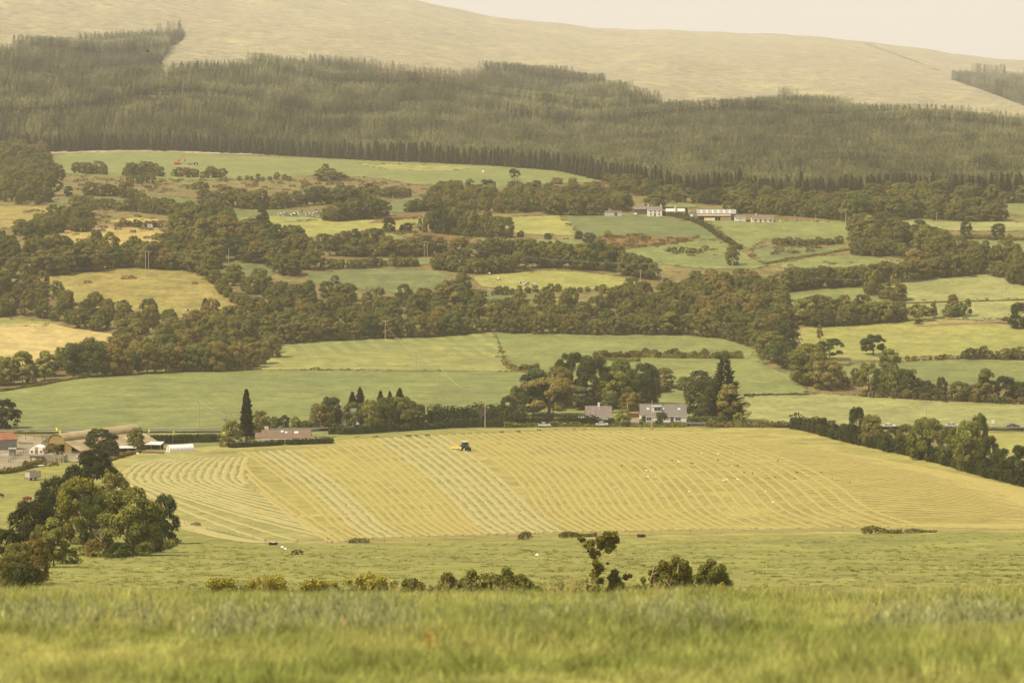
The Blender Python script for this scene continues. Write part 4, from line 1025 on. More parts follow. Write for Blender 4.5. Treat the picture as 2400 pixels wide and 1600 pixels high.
m_yellow = plain('yellow_cloth', (0.80, 0.66, 0.03), 0.7, 0.06, 3)
m_rubber = plain('rubber', (0.018, 0.017, 0.015), 0.85, 0.1, 6)
m_black = plain('black_paint', (0.015, 0.015, 0.017), 0.35, 0.1, 3, spec=0.5)

def gable(name, label, cat, px, base, w, d, hw, hr, rz, wall, roof, wins=(), doors=(), chim=(), lights=(), over=0.25, group=None, dz=-0.15, loc=None, fascia=True):
    # front wall faces the camera (-y); windows/doors: (x, z, w, h); chimneys: (x, y, w, d, h); roof lights: (x, up the slope 0..1, w, h)
    p = loc or at1(px, base); t = thing(name, label, cat, (p.x, p.y + d/2*math.cos(rz), float(Z(p.x, p.y))+dz), rz, group)
    hw += 0.15
    b = MB().prism_x([(-d/2, 0), (d/2, 0), (d/2, hw), (0, hw+hr-0.12), (-d/2, hw)], -w/2, w/2); b.build('wall', wall, t)
    r = MB(); sl = Vector((0, d/2, hr)).normalized(); ln = math.hypot(d/2, hr)+over
    for s in (-1, 1):
        e = Vector((0, s*(d/2+over*0.8), hw-over*hr/(d/2)*0.8)); top = Vector((0, 0, hw+hr)); c = (e+top)/2+Vector((0, s*0.02, 0.05))
        ax = (top-e)/2; n = Vector((1, 0, 0)).cross(ax).normalized()*0.07
        r.obox(c, (w/2+over, 0, 0), ax, n)
    ro = r.build('roof', roof, t)
    if fascia: MB().box(-w/2-over, w/2+over, -d/2-over*0.8-0.06, -d/2-over*0.8+0.0, hw-over*hr/(d/2)*.8-0.18, hw-over*hr/(d/2)*.8-0.02).build('gutter', m_frame if wall is not m_brick else m_wood, t)
    MB().box(-w/2-over, w/2+over, -0.12, 0.12, hw+hr+0.02, hw+hr+0.17).build('ridge', roof, ro)
    for x, y, cw, cd, ch in chim:
        c = MB().box(x-cw/2, x+cw/2, y-cd/2, y+cd/2, hw+hr-1.0, hw+hr+ch).box(x-cw/2-.07, x+cw/2+.07, y-cd/2-.07, y+cd/2+.07, hw+hr+ch, hw+hr+ch+.12).build('chimney', wall if wall not in (m_brick,) else m_stone, ro)
        for k in (-.2, .2): MB().tube([(x+k*cw, y, hw+hr+ch+.1), (x+k*cw, y, hw+hr+ch+.42)], .1, 8).build('chimney_pot', m_peach, c)
    for x, f, lw, lh in lights:
        a = Vector((0, -d/2, hw)); bb = Vector((0, 0, hw+hr)); c = a+(bb-a)*f+Vector((x, 0, 0)); ax = (bb-a).normalized(); n = Vector((1, 0, 0)).cross(ax).normalized()
        o = MB().obox(c+n*.16, (lw/2, 0, 0), ax*lh/2, n*.05).build('roof_light', m_frame, ro)
    for x, f, lw, lh in lights:
        a = Vector((0, -d/2, hw)); bb = Vector((0, 0, hw+hr)); c = a+(bb-a)*f+Vector((x, 0, 0)); ax = (bb-a).normalized(); n = Vector((1, 0, 0)).cross(ax).normalized()
        MB().obox(c+n*.225, (lw/2-.08, 0, 0), ax*(lh/2-.08), n*.02).build('roof_pane', m_skyglass, ro)
    for x, z, ww, wh in wins:
        f = MB().box(x-ww/2, x+ww/2, -d/2-.06, -d/2+.05, z, z+wh).build('window', m_frame, t)
        k = 2 if ww > 1.3 else 1
        for q in range(k):
            x0 = x-ww/2+.07+q*(ww-.07)/k; MB().box(x0, x0+(ww-.07)/k-.07, -d/2-.085, -d/2-.062, z+.08, z+wh-.08).build('pane', m_glass, f)
        MB().box(x-ww/2-.08, x+ww/2+.08, -d/2-.16, -d/2-.0, z-.1, z-.005).build('sill', m_frame, f)
    for x, z, ww, wh in doors:
        f = MB().box(x-ww/2, x+ww/2, -d/2-.05, -d/2+.05, z, z+wh).build('door', m_darksheet, t)
        MB().box(x-ww/2+.1, x+ww/2-.1, -d/2-.075, -d/2-.052, z+.9, z+wh-.15).build('pane', m_glass, f)
        MB().box(x+ww/2-.2, x+ww/2-.12, -d/2-.11, -d/2-.052, z+.8, z+.9).build('handle', m_metal, f)
    return t, ro, hw
def shed(name, label, cat, px, base, w, d, h0, h1, rz, wall, roof, group=None, door=None, dz=-.1, over=.2):
    # lean-to roofed shed: height h0 at the front, h1 at the back
    p = at1(px, base); t = thing(name, label, cat, (p.x, p.y+d/2, float(Z(p.x, p.y))+dz), rz, group)
    MB().prism_x([(-d/2, 0), (d/2, 0), (d/2, h1), (-d/2, h0)], -w/2, w/2).build('wall', wall, t)
    a = Vector((0, -d/2-over, h0-over*(h1-h0)/d)); b = Vector((0, d/2+over, h1+over*(h1-h0)/d)); ax = (b-a)/2; n = Vector((1, 0, 0)).cross(ax).normalized()*.05
    MB().obox((a+b)/2+Vector((0, 0, .07)), (w/2+over, 0, 0), ax, n).build('roof', roof, t)
    if door: MB().box(door[0]-door[1]/2, door[0]+door[1]/2, -d/2-.05, -d/2-.003, .02, door[2]).build('door', door[3], t)
    return t

# ---- houses along the road
t, ro, hw = gable('bungalow', 'long brown roofed bungalow with three roof lights behind its clipped hedge', 'house', 669, 1040, 14.6, 7.5, 1.75, 2.15, R(2), m_cream, m_brownroof,
      wins=[(-4.2, .6, 1.2, 1.1), (-1.2, .6, 1.8, 1.1), (1.9, .6, 1.4, 1.1), (5.0, .6, 1.4, 1.1)], doors=[(.4, 0.05, .95, 1.75)], chim=[(-6.0, .3, 1.1, .7, .75)], lights=[(-1.2, .78, .75, .8), (.0, .66, .6, .8), (3.1, .66, 1.15, .95)])
MB().prism_x([(-3.6, 0), (3.4, 0), (3.4, 2.0), (0, 3.0), (-3.6, 2.0)], -9.2, -7.35).build('side_wing', m_cream, t)
for s in (-1, 1): MB().obox((-8.3, s*1.82, 2.65), (1.15, 0, 0), (0, s*1.98, -.64), (0, s*.02, .06)).build('wing_roof', m_brownroof, t)
t, ro, hw = gable('house', 'house almost hidden by trees, only its white chimney and grey slope showing', 'house', 818, 1000, 9.0, 6.5, 2.8, 3.2, R(-8), m_white, m_greyroof, wins=[(-2.5, 1, 1, 1.2), (2.4, 1, 1, 1.2)], doors=[(0, .1, .95, 2.0)], chim=[(-3.2, 0, .8, .7, 1.3)])
t, ro, hw = gable('cottage', 'small white cottage with an old purplish slate roof and a central chimney', 'house', 1403, 992, 8.7, 6.2, 2.9, 2.75, R(0), m_white, m_slate,
      wins=[(-2.1, .9, .75, .8), (2.4, .9, .75, .8)], chim=[(0.15, 0, .75, .7, .9)])
MB().tube([(-2.35, -3.17, 2.25), (-2.35, -3.28, 2.25)], [.28, .34], 14).build('satellite_dish', m_metal, t)
MB().tube([(0.2, -.9, 5.0), (0.2, -.9, 5.35)], [.16, .14], 8).build('roof_vent', m_frame, ro)
MB().prism_x([(-2.0, 0), (1.5, 0), (1.5, 1.9), (-2.0, 1.6)], -6.9, -4.5).build('lean_to', m_cream, t)
MB().obox((-5.7, -.25, 1.86), (1.35, 0, 0), (0, 1.95, .17), (0, -.01, .05)).build('lean_to_roof', m_paleroof, t)
t, ro, hw = gable('dormer_house', 'long white house with grey roof, wide dormer and three small roof lights', 'house', 1555, 991, 15.6, 7.4, 2.75, 3.35, R(0), m_white, m_greyroof,
      wins=[(-4.9, .95, 1.7, 1.15), (4.9, .95, 2.0, 1.15), (-1.6, .95, 1.3, 1.15)], doors=[(2.9, .1, 1.1, 2.1)], lights=[(-5.2, .55, .75, .8), (-.1, .52, .8, .95), (5.4, .52, .8, .8)])
d_ = MB().box(-4.0, -.75, -2.75, -.6, hw+1.0, hw+2.75).build('dormer', m_frame, ro)
MB().box(-4.15, -.6, -2.9, -.4, hw+2.75, hw+2.9).build('dormer_roof', m_paleroof, d_)
for k in range(2): MB().box(-3.1+k*1.15, -2.05+k*1.15, -2.79, -2.752, hw+1.35, hw+2.5).build('dormer_pane', m_glass, d_)
MB().tube([(.0, -.5, hw+2.9), (.0, -.5, hw+3.9)], .11, 8).build('flue', m_darksheet, ro)
MB().box(5.9, 7.8, -4.4, -3.72, .05, .12).build('doorstep', m_stone, t)
gable('garage', 'little peach coloured outbuilding with dark roof, half hidden by the big dark tree', 'outbuilding', 1678, 986, 3.4, 5.5, 2.3, 2.3, R(-10), m_peach, m_brownroof, wins=[(-.7, .8, .8, .8)], fascia=False)
shed('garden_shed', 'low red brown shed behind the drive, beside the leaning pole', 'shed', 1487, 979, 4.2, 2.5, 1.6, 1.9, R(10), m_brick, m_redroof)

# ---- barn yard at the left
p = at1(133, 1064); t = thing('barn', 'old arched barn with olive front, dark opening and long rusty tan roof', 'barn', (p.x, p.y, float(Z(p.x, p.y))-.1), R(-33))
def arch(hwid, z0, rise, n=12): return [(-hwid*math.cos(math.pi*i/n), z0+rise*math.sin(math.pi*i/n)) for i in range(n+1)]
A = arch(3.1, 4.0, 2.0); L_ = 34.0
o = MB().prism_y([(-3.1, 3.05)]+A[1:-1]+[(3.1, 3.05)], 0.0, .12).build('arch_front', m_olive, t)
top = A + [(4.6, 3.35), (9.2, 1.55)]
rf = MB()
for i in range(len(top)-1):
    (x0, z0), (x1, z1) = top[i], top[i+1]; dx, dz = x1-x0, z1-z0; l_ = math.hypot(dx, dz); nx, nz = -dz/l_*.06, dx/l_*.06
    rf.prism_y([(x0+nx, z0+nz), (x0-nx, z0-nz), (x1-nx, z1-nz), (x1+nx, z1+nz)], -.3, L_)
ro = rf.build('roof', m_tanroof, t)
for q in range(4): MB().obox((6.1+.0*q, 24+2.1*q, 2.86), (.9, 0, -.36), (0, .35, 0), (.02, 0, .05)).build('roof_light', m_skyglass, ro)
MB().box(-3.25, -3.1, .1, L_, 0, 4.0).build('side_wall', m_darksheet, t); MB().prism_y([(-3.1, 0), (9.1, 0), (9.1, 1.5), (4.6, 3.3), (3.0, 4.0), (0, 5.95), (-3.0, 4.1)], L_-.2, L_-.05).build('back_wall', m_darksheet, t)
MB().prism_y([(3.2, 0), (5.7, 0), (5.7, 2.85), (4.6, 3.28), (3.2, 3.9)], -.02, .1).build('lean_to_front', m_olive, t)
MB().box(5.75, 9.0, 0.0, .12, .05, .75).build('low_wall', m_greysheet, t)
MB().box(9.05, 9.2, .0, L_, 0, 1.5).build('eave_wall', m_tanroof, t)
for x in (-3.2, 3.15, 9.05): MB().box(x-.09, x+.09, -.12, .08, 0, 4.0 if x < 4 else 1.6).build('post', m_redroof, t)
an = MB().prism_y([(-6.6, 0), (-3.3, 0), (-3.3, 4.4), (-4.4, 4.4), (-6.6, 3.1)], .6, 7).build('side_annex', m_darksheet, t)
MB().box(-6.6, -3.4, .45, .6, 2.75, 2.95).build('annex_beam', m_greysheet, an)
for q in range(9): MB().box(-6.5+q*.34, -6.3+q*.34, .52, .6, .1, 2.7).build('plank', m_wood, an)
gable('tin_shed', 'shed with a rusty red roof and pale tin front at the far left edge', 'shed', 4, 1056, 5.6, 7, 3.3, 1.8, R(32), m_greysheet, m_redroof, fascia=False)
shed('tin_store', 'small upright grey tin store with double doors beside the white bath', 'shed', 28, 1069, 1.9, 1.8, 2.1, 2.3, R(8), m_greysheet, m_greysheet, door=(0, 1.2, 1.8, m_stone))
p = at1(85, 1066); t = thing('arched_hut', 'round topped white hut with two windows and a green doorway', 'hut', (p.x, p.y+.2, float(Z(p.x, p.y))-.1), R(-6))
MB().prism_y([(-2.1, 0)]+arch(2.1, .9, 1.75)+[(2.1, 0)], 0, 5).build('shell', m_white, t)
MB().box(-.45, .45, -.06, -.004, .05, 1.6).build('door', m_olive, t); MB().box(-.35, .35, -.07, -.004, 1.75, 2.35).build('loft_hatch', m_wood, t)
for x in (-1.35, 1.35):
    f = MB().box(x-.38, x+.38, -.06, -.004, .75, 1.45).build('window', m_frame, t); MB().box(x-.3, x+.3, -.085, -.062, .82, 1.38).build('pane', m_glass, f)
t = shed('outhouse', 'flat roofed brown block outhouse with a pale door', 'outhouse', 85, 1085, 3.3, 2.4, 2.0, 1.75, R(-8), m_brick, m_darksheet, door=(-.55, .95, 1.7, m_paleroof))
p = at1(122, 1084); t = thing('stone_wall', 'ruined grey stone wall with a leaning slab, thorn growing over it', 'wall', (p.x, p.y, float(Z(p.x, p.y))-.1), R(-6))
MB().add([(-2.7,0,0),(2.9,0,0),(2.9,.5,0),(-2.7,.5,0),(-2.7,0,2.3),(-1,0,2.5),(.6,0,2.2),(2.9,0,2.6),(2.9,.5,2.6),(.6,.5,2.2),(-1,.5,2.5),(-2.7,.5,2.3)], [(0,1,7,6,5,4),(2,3,11,10,9,8),(1,2,8,7),(3,0,4,11),(4,5,10,11),(5,6,9,10),(6,7,8,9)]).build('wall_face', m_stone, t)
MB().box(2.95, 3.4, 0, 4, 0, 2.2).build('return_wall', m_stone, t)
for x in (.7, 1.1, 2.0, 2.45): MB().obox((x, -.22, .9), (.12, 0, 0), (0, .03, 0), (0, .12, .95)).build('board', m_wood, t)
spot(125, 1068, 1040, 52, 'shrub', 'rust', 'reddish green bush growing out of the ruined stone wall', name='shrub', cat='bush')
spot(118, 1092, 1080, 46, 'low', 'brown', 'low weedy hump in front of the ruined wall', name='shrub', cat='bush')
spot(62, 1094, 1078, 24, 'shrub', 'green', 'green nettle clump by the outhouse', name='shrub', cat='bush')
def fence(name, label, path, npost, h, rails=2, post_r=.06, mat=None, railmat=None, cat='fence', group=None, jitter=0.0, wire=True):
    c = curve_open(path, 2); q = np.linspace(0, len(c)-1, npost).astype(int); W = at(*c[q].T); mat = mat or m_wood
    W[:, 2] = Z(W[:, 0], W[:, 1]); o0 = Vector(W[0]); t = thing(name, label, cat, o0, 0, group)
    for w in W:
        b = Vector(w)-o0; hh = h*random.uniform(1-jitter, 1+jitter); MB().tube([b-Vector((0, 0, .2)), b+Vector((random.uniform(-jitter, jitter)*.3, 0, hh))], post_r, 6).build('post', mat, t)
    for k in range(rails):
        z = h*(0.45+0.42*k/max(1, rails-1)) if rails > 1 else h*.85
        pts = [Vector(w)-o0+Vector((0, 0, z)) for w in W]
        MB().tube(pts, .014 if wire else .05, 4).build('wire' if wire else 'rail', railmat or (m_metal if wire else mat), t)
    return t
fence('rail_fence', 'dark post and rail fence along the pale farm track', [(20, 1086), (40, 1073), (63, 1062)], 8, 1.35, 2, .07, m_darksheet, wire=False)
fence('yard_fence', 'widely spaced tall posts behind the farmyard', [(20, 1040), (36, 1034), (58, 1033), (78, 1032), (100, 1034)], 5, 2.0, 1, .07, m_darksheet)
fence('wood_fence', 'line of pale fence posts along the foot of the rust wood', [(620,836),(700,808),(800,793),(900,789),(1000,786),(1150,778),(1300,783),(1450,784),(1590,783),(1700,795),(1780,818)], 46, 1.25, 2, .085, m_polewood, jitter=.12)
fence('wood_fence', 'pale fence posts along the lower edge of the tall wood', [(215,884),(330,873),(430,871),(540,868),(620,848)], 15, 1.25, 2, .085, m_polewood, jitter=.12)
fence('wire_fence', 'thin wire fence round the bottom corner of the mown field', [(432,1229),(500,1248),(560,1262),(622,1275)], 8, 1.25, 3, .06, m_wood, jitter=.1)
fence('wire_fence', 'thin wire fence along the lower edge of the mown field', [(626,1278),(820,1276),(1000,1271),(1300,1261),(1600,1254),(1900,1250),(2200,1247),(2400,1245)], 26, 1.2, 3, .045, m_wood, jitter=.25)
fence('wood_fence', 'short posts round the olive dome at the meadow corner', [(1830,880),(1870,905),(1920,922),(1990,926),(2060,924)], 12, 1.2, 2, .08, m_polewood, jitter=.1)
fence('road_fence', 'pale posts along the road verge beside the black car', [(2325,1006),(2350,1006),(2390,1007),(2420,1008)], 5, 1.3, 2, .09, m_frame)
def bar_gate(name, label, px, base, w, h, mat, rz=0, n=5, loc=None):
    p = at1(px, base); t = thing(name, label, 'gate', (p.x, p.y, float(Z(p.x, p.y))), rz)
    for s in (-1, 1): MB().box(s*w/2-.08, s*w/2+.08, -.08, .08, -.2, h+.2).build('post', m_wood, t)
    for k in range(n): MB().box(-w/2+.08, w/2-.08, -.025, .025, .2+k*(h-.25)/(n-1), .26+k*(h-.25)/(n-1)).build('bar', mat, t)
    for x in (-w/6, w/6): MB().box(x-.025, x+.025, -.045, -.027, .2, h).build('upright', mat, t)
    return t
bar_gate('field_gate', 'grey barred gate between hedge ends below the green clipped hedge', 1636, 1003, 4.6, 1.1, m_wood, n=3)
bar_gate('yard_gate', 'galvanised gate in front of the barn lean to, left leaf', 160, 1070, 2.8, 1.2, m_metal)
bar_gate('yard_gate', 'galvanised gate in front of the barn lean to, right leaf', 182, 1068, 2.6, 1.2, m_metal)
p = at1(12, 1071); t = thing('bath_trough', 'white bath used as a water trough by the tin store', 'trough', (p.x, p.y, float(Z(p.x, p.y))), .1)
MB().prism_x([(-.4, .1), (.4, .1), (.52, .8), (.44, .8), (.34, .2), (-.34, .2), (-.44, .8), (-.52, .8)], -.85, .85).build('tub', m_frame, t); MB().box(-.95, -.85, -.45, .45, .1, .8).box(.85, .95, -.45, .45, .1, .8).build('tub_end', m_frame, t)
# polytunnel
p = at1(386, 1060); t = thing('polytunnel', 'white plastic growing tunnel with a framed end door', 'polytunnel', (p.x+.9, p.y+.8, float(Z(p.x, p.y))-.05), R(-62))
prof = [(-1.35, 0)]+arch(1.35, .75, 1.35)+[(1.35, 0)]
MB().prism_y(prof, 0, 7.6).build('film', m_plastic, t)
for k in range(7): MB().tube([(x*1.015, .05+k*1.25, z*1.015) for x, z in prof], .03, 5).build('hoop', m_metal, t)
MB().box(-.42, .42, -.05, -.004, .02, 1.75).build('door', m_paleroof, t)
for x in (-.5, .46): MB().box(x, x+.06, -.06, -.004, 0, 1.95).build('door_post', m_redroof, t)
def open_shelter(name, label, px, base, w, d, h0, h1, rz, roofmat):
    p = at1(px, base); t = thing(name, label, 'shelter', (p.x, p.y+d/2, float(Z(p.x, p.y))), rz)
    a = Vector((0, -d/2-.2, h0)); b = Vector((0, d/2+.2, h1)); ax = (b-a)/2; n = Vector((1, 0, 0)).cross(ax).normalized()*.05
    MB().obox((a+b)/2+Vector((0, 0, .06)), (w/2+.2, 0, 0), ax, n).build('roof', roofmat, t)
    for x in (-w/2+.1, 0, w/2-.1):
        for y, h in ((-d/2+.1, h0), (d/2-.1, h1)): MB().box(x-.07, x+.07, y-.07, y+.07, -.1, h-.02 if y < 0 else h-.05).build('post', m_wood, t)
    MB().box(-w/2, w/2, d/2-.05, d/2, 0, h1-.1).build('back_wall', m_darksheet, t)
    return t
open_shelter('open_shelter', 'pale roofed open shelter left of the white tunnel', 357, 1054, 5.6, 3.2, 1.5, 2.1, R(-10), m_paleroof)
open_shelter('open_shelter', 'lower pale roofed shelter under the egg shaped olive tree', 298, 1060, 4.6, 2.6, 1.2, 1.7, R(12), m_paleroof)
p = at1(358, 1063); t = thing('timber_pile', 'long brown stack of boards and logs in front of the pale shelters', 'timber pile', (p.x, p.y, float(Z(p.x, p.y))), R(-4))
rr = random.Random(4)
for k in range(24): MB().tube([(-3.2+rr.random()*.4, .1*k % .9, .12+.16*(k//5)), (2.8+rr.random()*.6, .1*k % .9+rr.uniform(-.1, .1), .12+.16*(k//5)+rr.uniform(-.04, .04))], .09, 6).build('log', m_wood if k % 3 else m_brick, t)
p = at1(306, 1064); t = thing('wrapped_bale_stack', 'pale sheeted heap lying before the lower shelter', 'heap', (p.x, p.y, float(Z(p.x, p.y))), 0)
MB().add([(-2.6,-.7,0),(2.6,-.7,0),(2.6,.8,0),(-2.6,.8,0),(-2.2,-.2,.6),(-.6,-.3,.85),(.9,-.2,.55),(2.2,-.1,.5),(2.2,.4,.5),(.9,.4,.6),(-.6,.4,.9),(-2.2,.4,.6)], [(0,1,7,6,5,4),(2,3,11,10,9,8),(1,2,8,7),(3,0,4,11),(4,5,10,11),(5,6,9,10),(6,7,8,9)]).build('sheet', m_paleroof, t)
# livestock trailer
p = at1(76, 1126); t = thing('livestock_trailer', 'high sided cattle trailer with rusty slats standing in the left paddock', 'trailer', (p.x, p.y+.6, float(Z(p.x, p.y))), R(-38))
MB().box(-1.0, 1.0, -1.9, 1.9, .75, .9).build('bed', m_redroof, t)
for s in (-1, 1):
    sd = MB().box(s*1.0-.02, s*1.0+.02, -1.9, 1.9, .9, 2.35).build('side', m_paleroof, t)
    for k in range(8): MB().box(s*1.03-.035, s*1.03+.035, -1.88+k*.525, -1.80+k*.525, .85, 2.45).build('rib', m_redroof, sd)
    MB().box(s*1.03-.04, s*1.03+.04, -1.95, 1.95, 2.4, 2.5).build('top_rail', m_redroof, sd)
for s in (-1, 1):
    e = MB().box(-.98, .98, s*1.9-.02, s*1.9+.02, .9, 2.3).build('end_door', m_paleroof, t)
    for x in (-.9, -.3, .3, .9): MB().box(x-.035, x+.035, s*1.93-.03, s*1.93+.03, .85, 2.4).build('rib', m_redroof, e)
for x in (-.85, .85):
    w_ = MB().wheel((x, .2, .42), .42, .24, 'x').build('wheel', m_rubber, t); MB().wheel((x*1.16, .2, .42), .2, .06, 'x').build('hub', m_paleroof, w_)
MB().tube([(0, -1.9, .78), (0, -3.0, .6)], .06, 6).build('drawbar', m_darksheet, t)
p = at1(88, 1096); t = thing('flat_trailer', 'low flat trailer with a pale board parked by the nettles', 'trailer', (p.x, p.y, float(Z(p.x, p.y))), R(4))
MB().box(-1.9, 1.6, -.8, .8, .5, .64).build('deck', m_darksheet, t); MB().box(.1, 1.7, -.75, .7, .645, .72).build('board', m_paleroof, t)
for x in (-.7, -.1):
    for y in (-.7, .7): MB().wheel((x, y, .3), .3, .18).build('wheel', m_rubber, t)
MB().tube([(1.6, 0, .55), (2.6, 0, .45)], .05, 6).build('drawbar', m_darksheet, t)
p = at1(62, 1042); t = thing('pipe_stack', 'black plastic pipes lying behind the white hut', 'pipes', (p.x, p.y, float(Z(p.x, p.y))), R(6))
for k in range(3): MB().tube([(-2.2, k*.35, .2+.05*k), (2.0, k*.35, .3)], .2, 10).build('pipe', m_rubber, t)
p = at1(44, 1040); t = thing('brushwood_pile', 'heap of sawn branches in front of the farmyard posts', 'branch heap', (p.x, p.y, float(Z(p.x, p.y))), 0)
for k in range(26):
    a = rr.uniform(-.5, .5); x = rr.uniform(-1.6, 1.6); z = max(.1, 1.0-abs(x)*.5)*rr.random(); MB().tube([(x-1, rr.uniform(-.6, .6), z+.1), (x+rr.uniform(.2, 1), rr.uniform(-.6, .6), z+a*.4+.2)], [.07, .03], 5).build('branch', m_wood, t)

# ---- upper farm
U = 'buildings of the upper farm'
shed('corrugated_shed', 'long pale corrugated shed with a dark doorway left of the upper farm', 'shed', 1438, 507, 9.6, 5, 2.7, 3.0, R(0), m_paleroof, m_slate, U, door=(1.3, 1.7, 2.4, m_darksheet))
gable('farmhouse', 'white two storey farmhouse with gable chimneys at the upper farm', 'house', 1535, 507, 8.2, 6, 4.0, 1.6, R(0), m_white, m_slate, wins=[(-2.4, 2.6, .9, 1.1), (0, 2.6, .9, 1.1), (2.4, 2.6, .9, 1.1), (-2.4, .8, .9, 1.2), (2.4, .8, .9, 1.2)], doors=[(0, .1, 1, 2)], chim=[(-3.8, 0, .7, .7, .9), (3.6, 0, .7, .7, .9)], group=U)
gable('cattle_house', 'brown roofed cattle house behind the white farmhouse', 'barn', 1508, 502, 11, 9, 2.8, 1.6, R(0), m_darksheet, m_slate, group=U, fascia=False)
p = at1(1583, 506); t = thing('round_roof_barn', 'white round roofed barn behind the silo', 'barn', (p.x, p.y+4, float(Z(p.x, p.y))), 0, U)
MB().box(-5.2, 5.2, -4, 4, 0, 2.4).build('wall', m_brick, t)
MB().prism_x([(-4.3, 2.4)]+[(-4.3*math.cos(math.pi*i/10), 2.4+1.7*math.sin(math.pi*i/10)) for i in range(1, 10)]+[(4.3, 2.4)], -5.4, 5.4).build('roof', m_paleroof, t)
MB().box(-1, 1, -4.06, -4.004, .02, 2.2).build('door', m_darksheet, t)
p = at1(1584, 508); t = thing('silo', 'tall pale silo with a pointed cap at the upper farm', 'silo', (p.x, p.y, float(Z(p.x, p.y))), 0, U)
MB().tube([(0, 0, 0), (0, 0, 5.6)], .85, 16).build('tank', m_paleroof, t); MB().tube([(0, 0, 5.6), (0, 0, 6.7)], [.95, .1], 16).build('cap', m_greysheet, t)
for k in range(4): MB().tube([(0, 0, 1+k*1.4), (0, 0, 1.1+k*1.4)], .89, 16).build('band', m_greysheet, t)
spot(1609, 510, 486, 8, 'column', 'deep', 'narrow dark cypress between the silo and the grey hut', name='cypress_tree')
p = at1(1621, 510); t = thing('arched_store', 'grey arched store at the left end of the long barn', 'shed', (p.x, p.y, float(Z(p.x, p.y))), 0, U)
MB().prism_y([(-1.9, 0)]+arch(1.9, 1.9, 1.9)+[(1.9, 0)], 0, 7).build('shell', m_greysheet, t); MB().box(-.8, .8, -.06, -.004, .02, 2).build('door', m_frame, t)
t, ro, hw = gable('long_barn', 'long grey barn with pale roof strips and an open front at the upper farm', 'barn', 1680, 516, 22, 11, 3.6, 2.3, R(-2), m_darksheet, m_greysheet, group=U, fascia=False)
for k in range(6): MB().obox((-8.5+k*3.2, -2.9, hw+1.2), (.45, 0, 0), (0, 2.2, .92), (0, -.02, .06)).obox((0, 0, -50), (.001, 0, 0), (0, .001, 0), (0, 0, .001)).build('roof_strip', m_paleroof, ro) if False else MB().obox((-8.5+k*3.2, -2.9, hw+1.25), (.45, 0, 0), (0, 2.2, .92), (0, -.02, .06)).build('roof_strip', m_paleroof, ro)
MB().obox((-1.5, -7.6, 3.05), (9.6, 0, 0), (0, 2.3, .45), (0, -.02, .06)).build('lean_to_roof', m_tanroof, t)
for k in range(6): MB().box(-11+k*3.8, -10.8+k*3.8, -9.8, -9.6, 0, 2.6).build('post', m_wood, t)
MB().box(-7, -1, -9.75, -9.65, 0, 1.6).build('feed_wall', m_cream, t); MB().box(2, 8, -9.75, -9.65, 0, 2.0).build('board_wall', m_wood, t)
gable('garage', 'small white garage with a square hatch left of the cream bungalow', 'garage', 1735, 519, 6.0, 4.5, 2.4, .9, R(0), m_white, m_slate, wins=[(0, .9, .8, .7)], group=U)
gable('bungalow', 'cream bungalow with brown roof and three windows at the upper farm', 'house', 1787, 522, 12.2, 7, 2.5, 1.55, R(0), m_cream, m_brownroof, wins=[(-3.9, .9, 1.7, 1.1), (1.6, .9, 1.7, 1.1), (4.5, .9, 1.7, 1.1)], doors=[(-1.1, .1, 1, 2)], chim=[(-3.4, 0, .8, .7, .7)], group=U)
for k, (px, lab) in enumerate([(1747, 'cream gate pillar beside the white garage'), (1761, 'cream gate pillar left of the cream bungalow'), (1829, 'cream gate pillar at the right end of the bungalow garden')]):
    p = at1(px, 521); MB_ = MB().box(-.25, .25, -.25, .25, -.1, 1.5).box(-.32, .32, -.32, .32, 1.5, 1.62); o = MB_.build('gate_pillar', m_cream); o.location = (p.x, p.y, float(Z(p.x, p.y))); tag(o, lab, 'pillar', 'cream gate pillars')
shed('grey_shed', 'lone grey tin shed among the trees at the far left', 'shed', 63, 634, 3.6, 3.4, 2.6, 3.0, R(-12), m_greysheet, m_paleroof)
p = at1(352, 535); t = thing('white_caravan', 'tiny white caravan in the derelict yard', 'caravan', (p.x, p.y, float(Z(p.x, p.y))), .2)
MB().prism_y([(-1.3, .4), (1.3, .4), (1.35, 1.2), (1.1, 2.0), (-1.1, 2.0), (-1.35, 1.2)], -.9, .9).build('body', m_frame, t); MB().box(-.8, .2, -.93, -.903, 1.1, 1.6).build('pane', m_glass, t)
for y in (-.8, .8): MB().wheel((0, y, .3), .3, .16).build('wheel', m_rubber, t)
p = at1(230, 541); t = thing('rubble_heap', 'pinkish heap of rubble in the derelict yard', 'rubble', (p.x, p.y, float(Z(p.x, p.y))), 0)
for k in range(34):
    a = rr.uniform(0, 6.28); r_ = rr.random()**.6*3.2; s_ = rr.uniform(.25, .6); MB().obox((r_*math.cos(a), r_*.6*math.sin(a), max(.1, 1.5-r_*.45)*rr.uniform(.5, 1)), (s_, rr.uniform(-.2, .2), .1), (.1, s_*.7, .1), (0, .1, s_*.5)).build('slab', m_stone if k % 3 else m_peach, t)
p = at1(190, 535); t = thing('sheeted_heap', 'whitish sheeted heap at the left of the derelict yard', 'heap', (p.x, p.y, float(Z(p.x, p.y))), 0)
MB().add([(-2,-.7,0),(3,-.7,0),(3,.8,0),(-2,.8,0),(-1.6,0,1.6),(-.6,0,1.8),(.4,0,.5),(2.6,0,.4)], [(0,1,7,6,5,4),(2,3,4,5,6,7),(1,2,7),(3,0,4)]).build('sheet', m_paleroof, t)
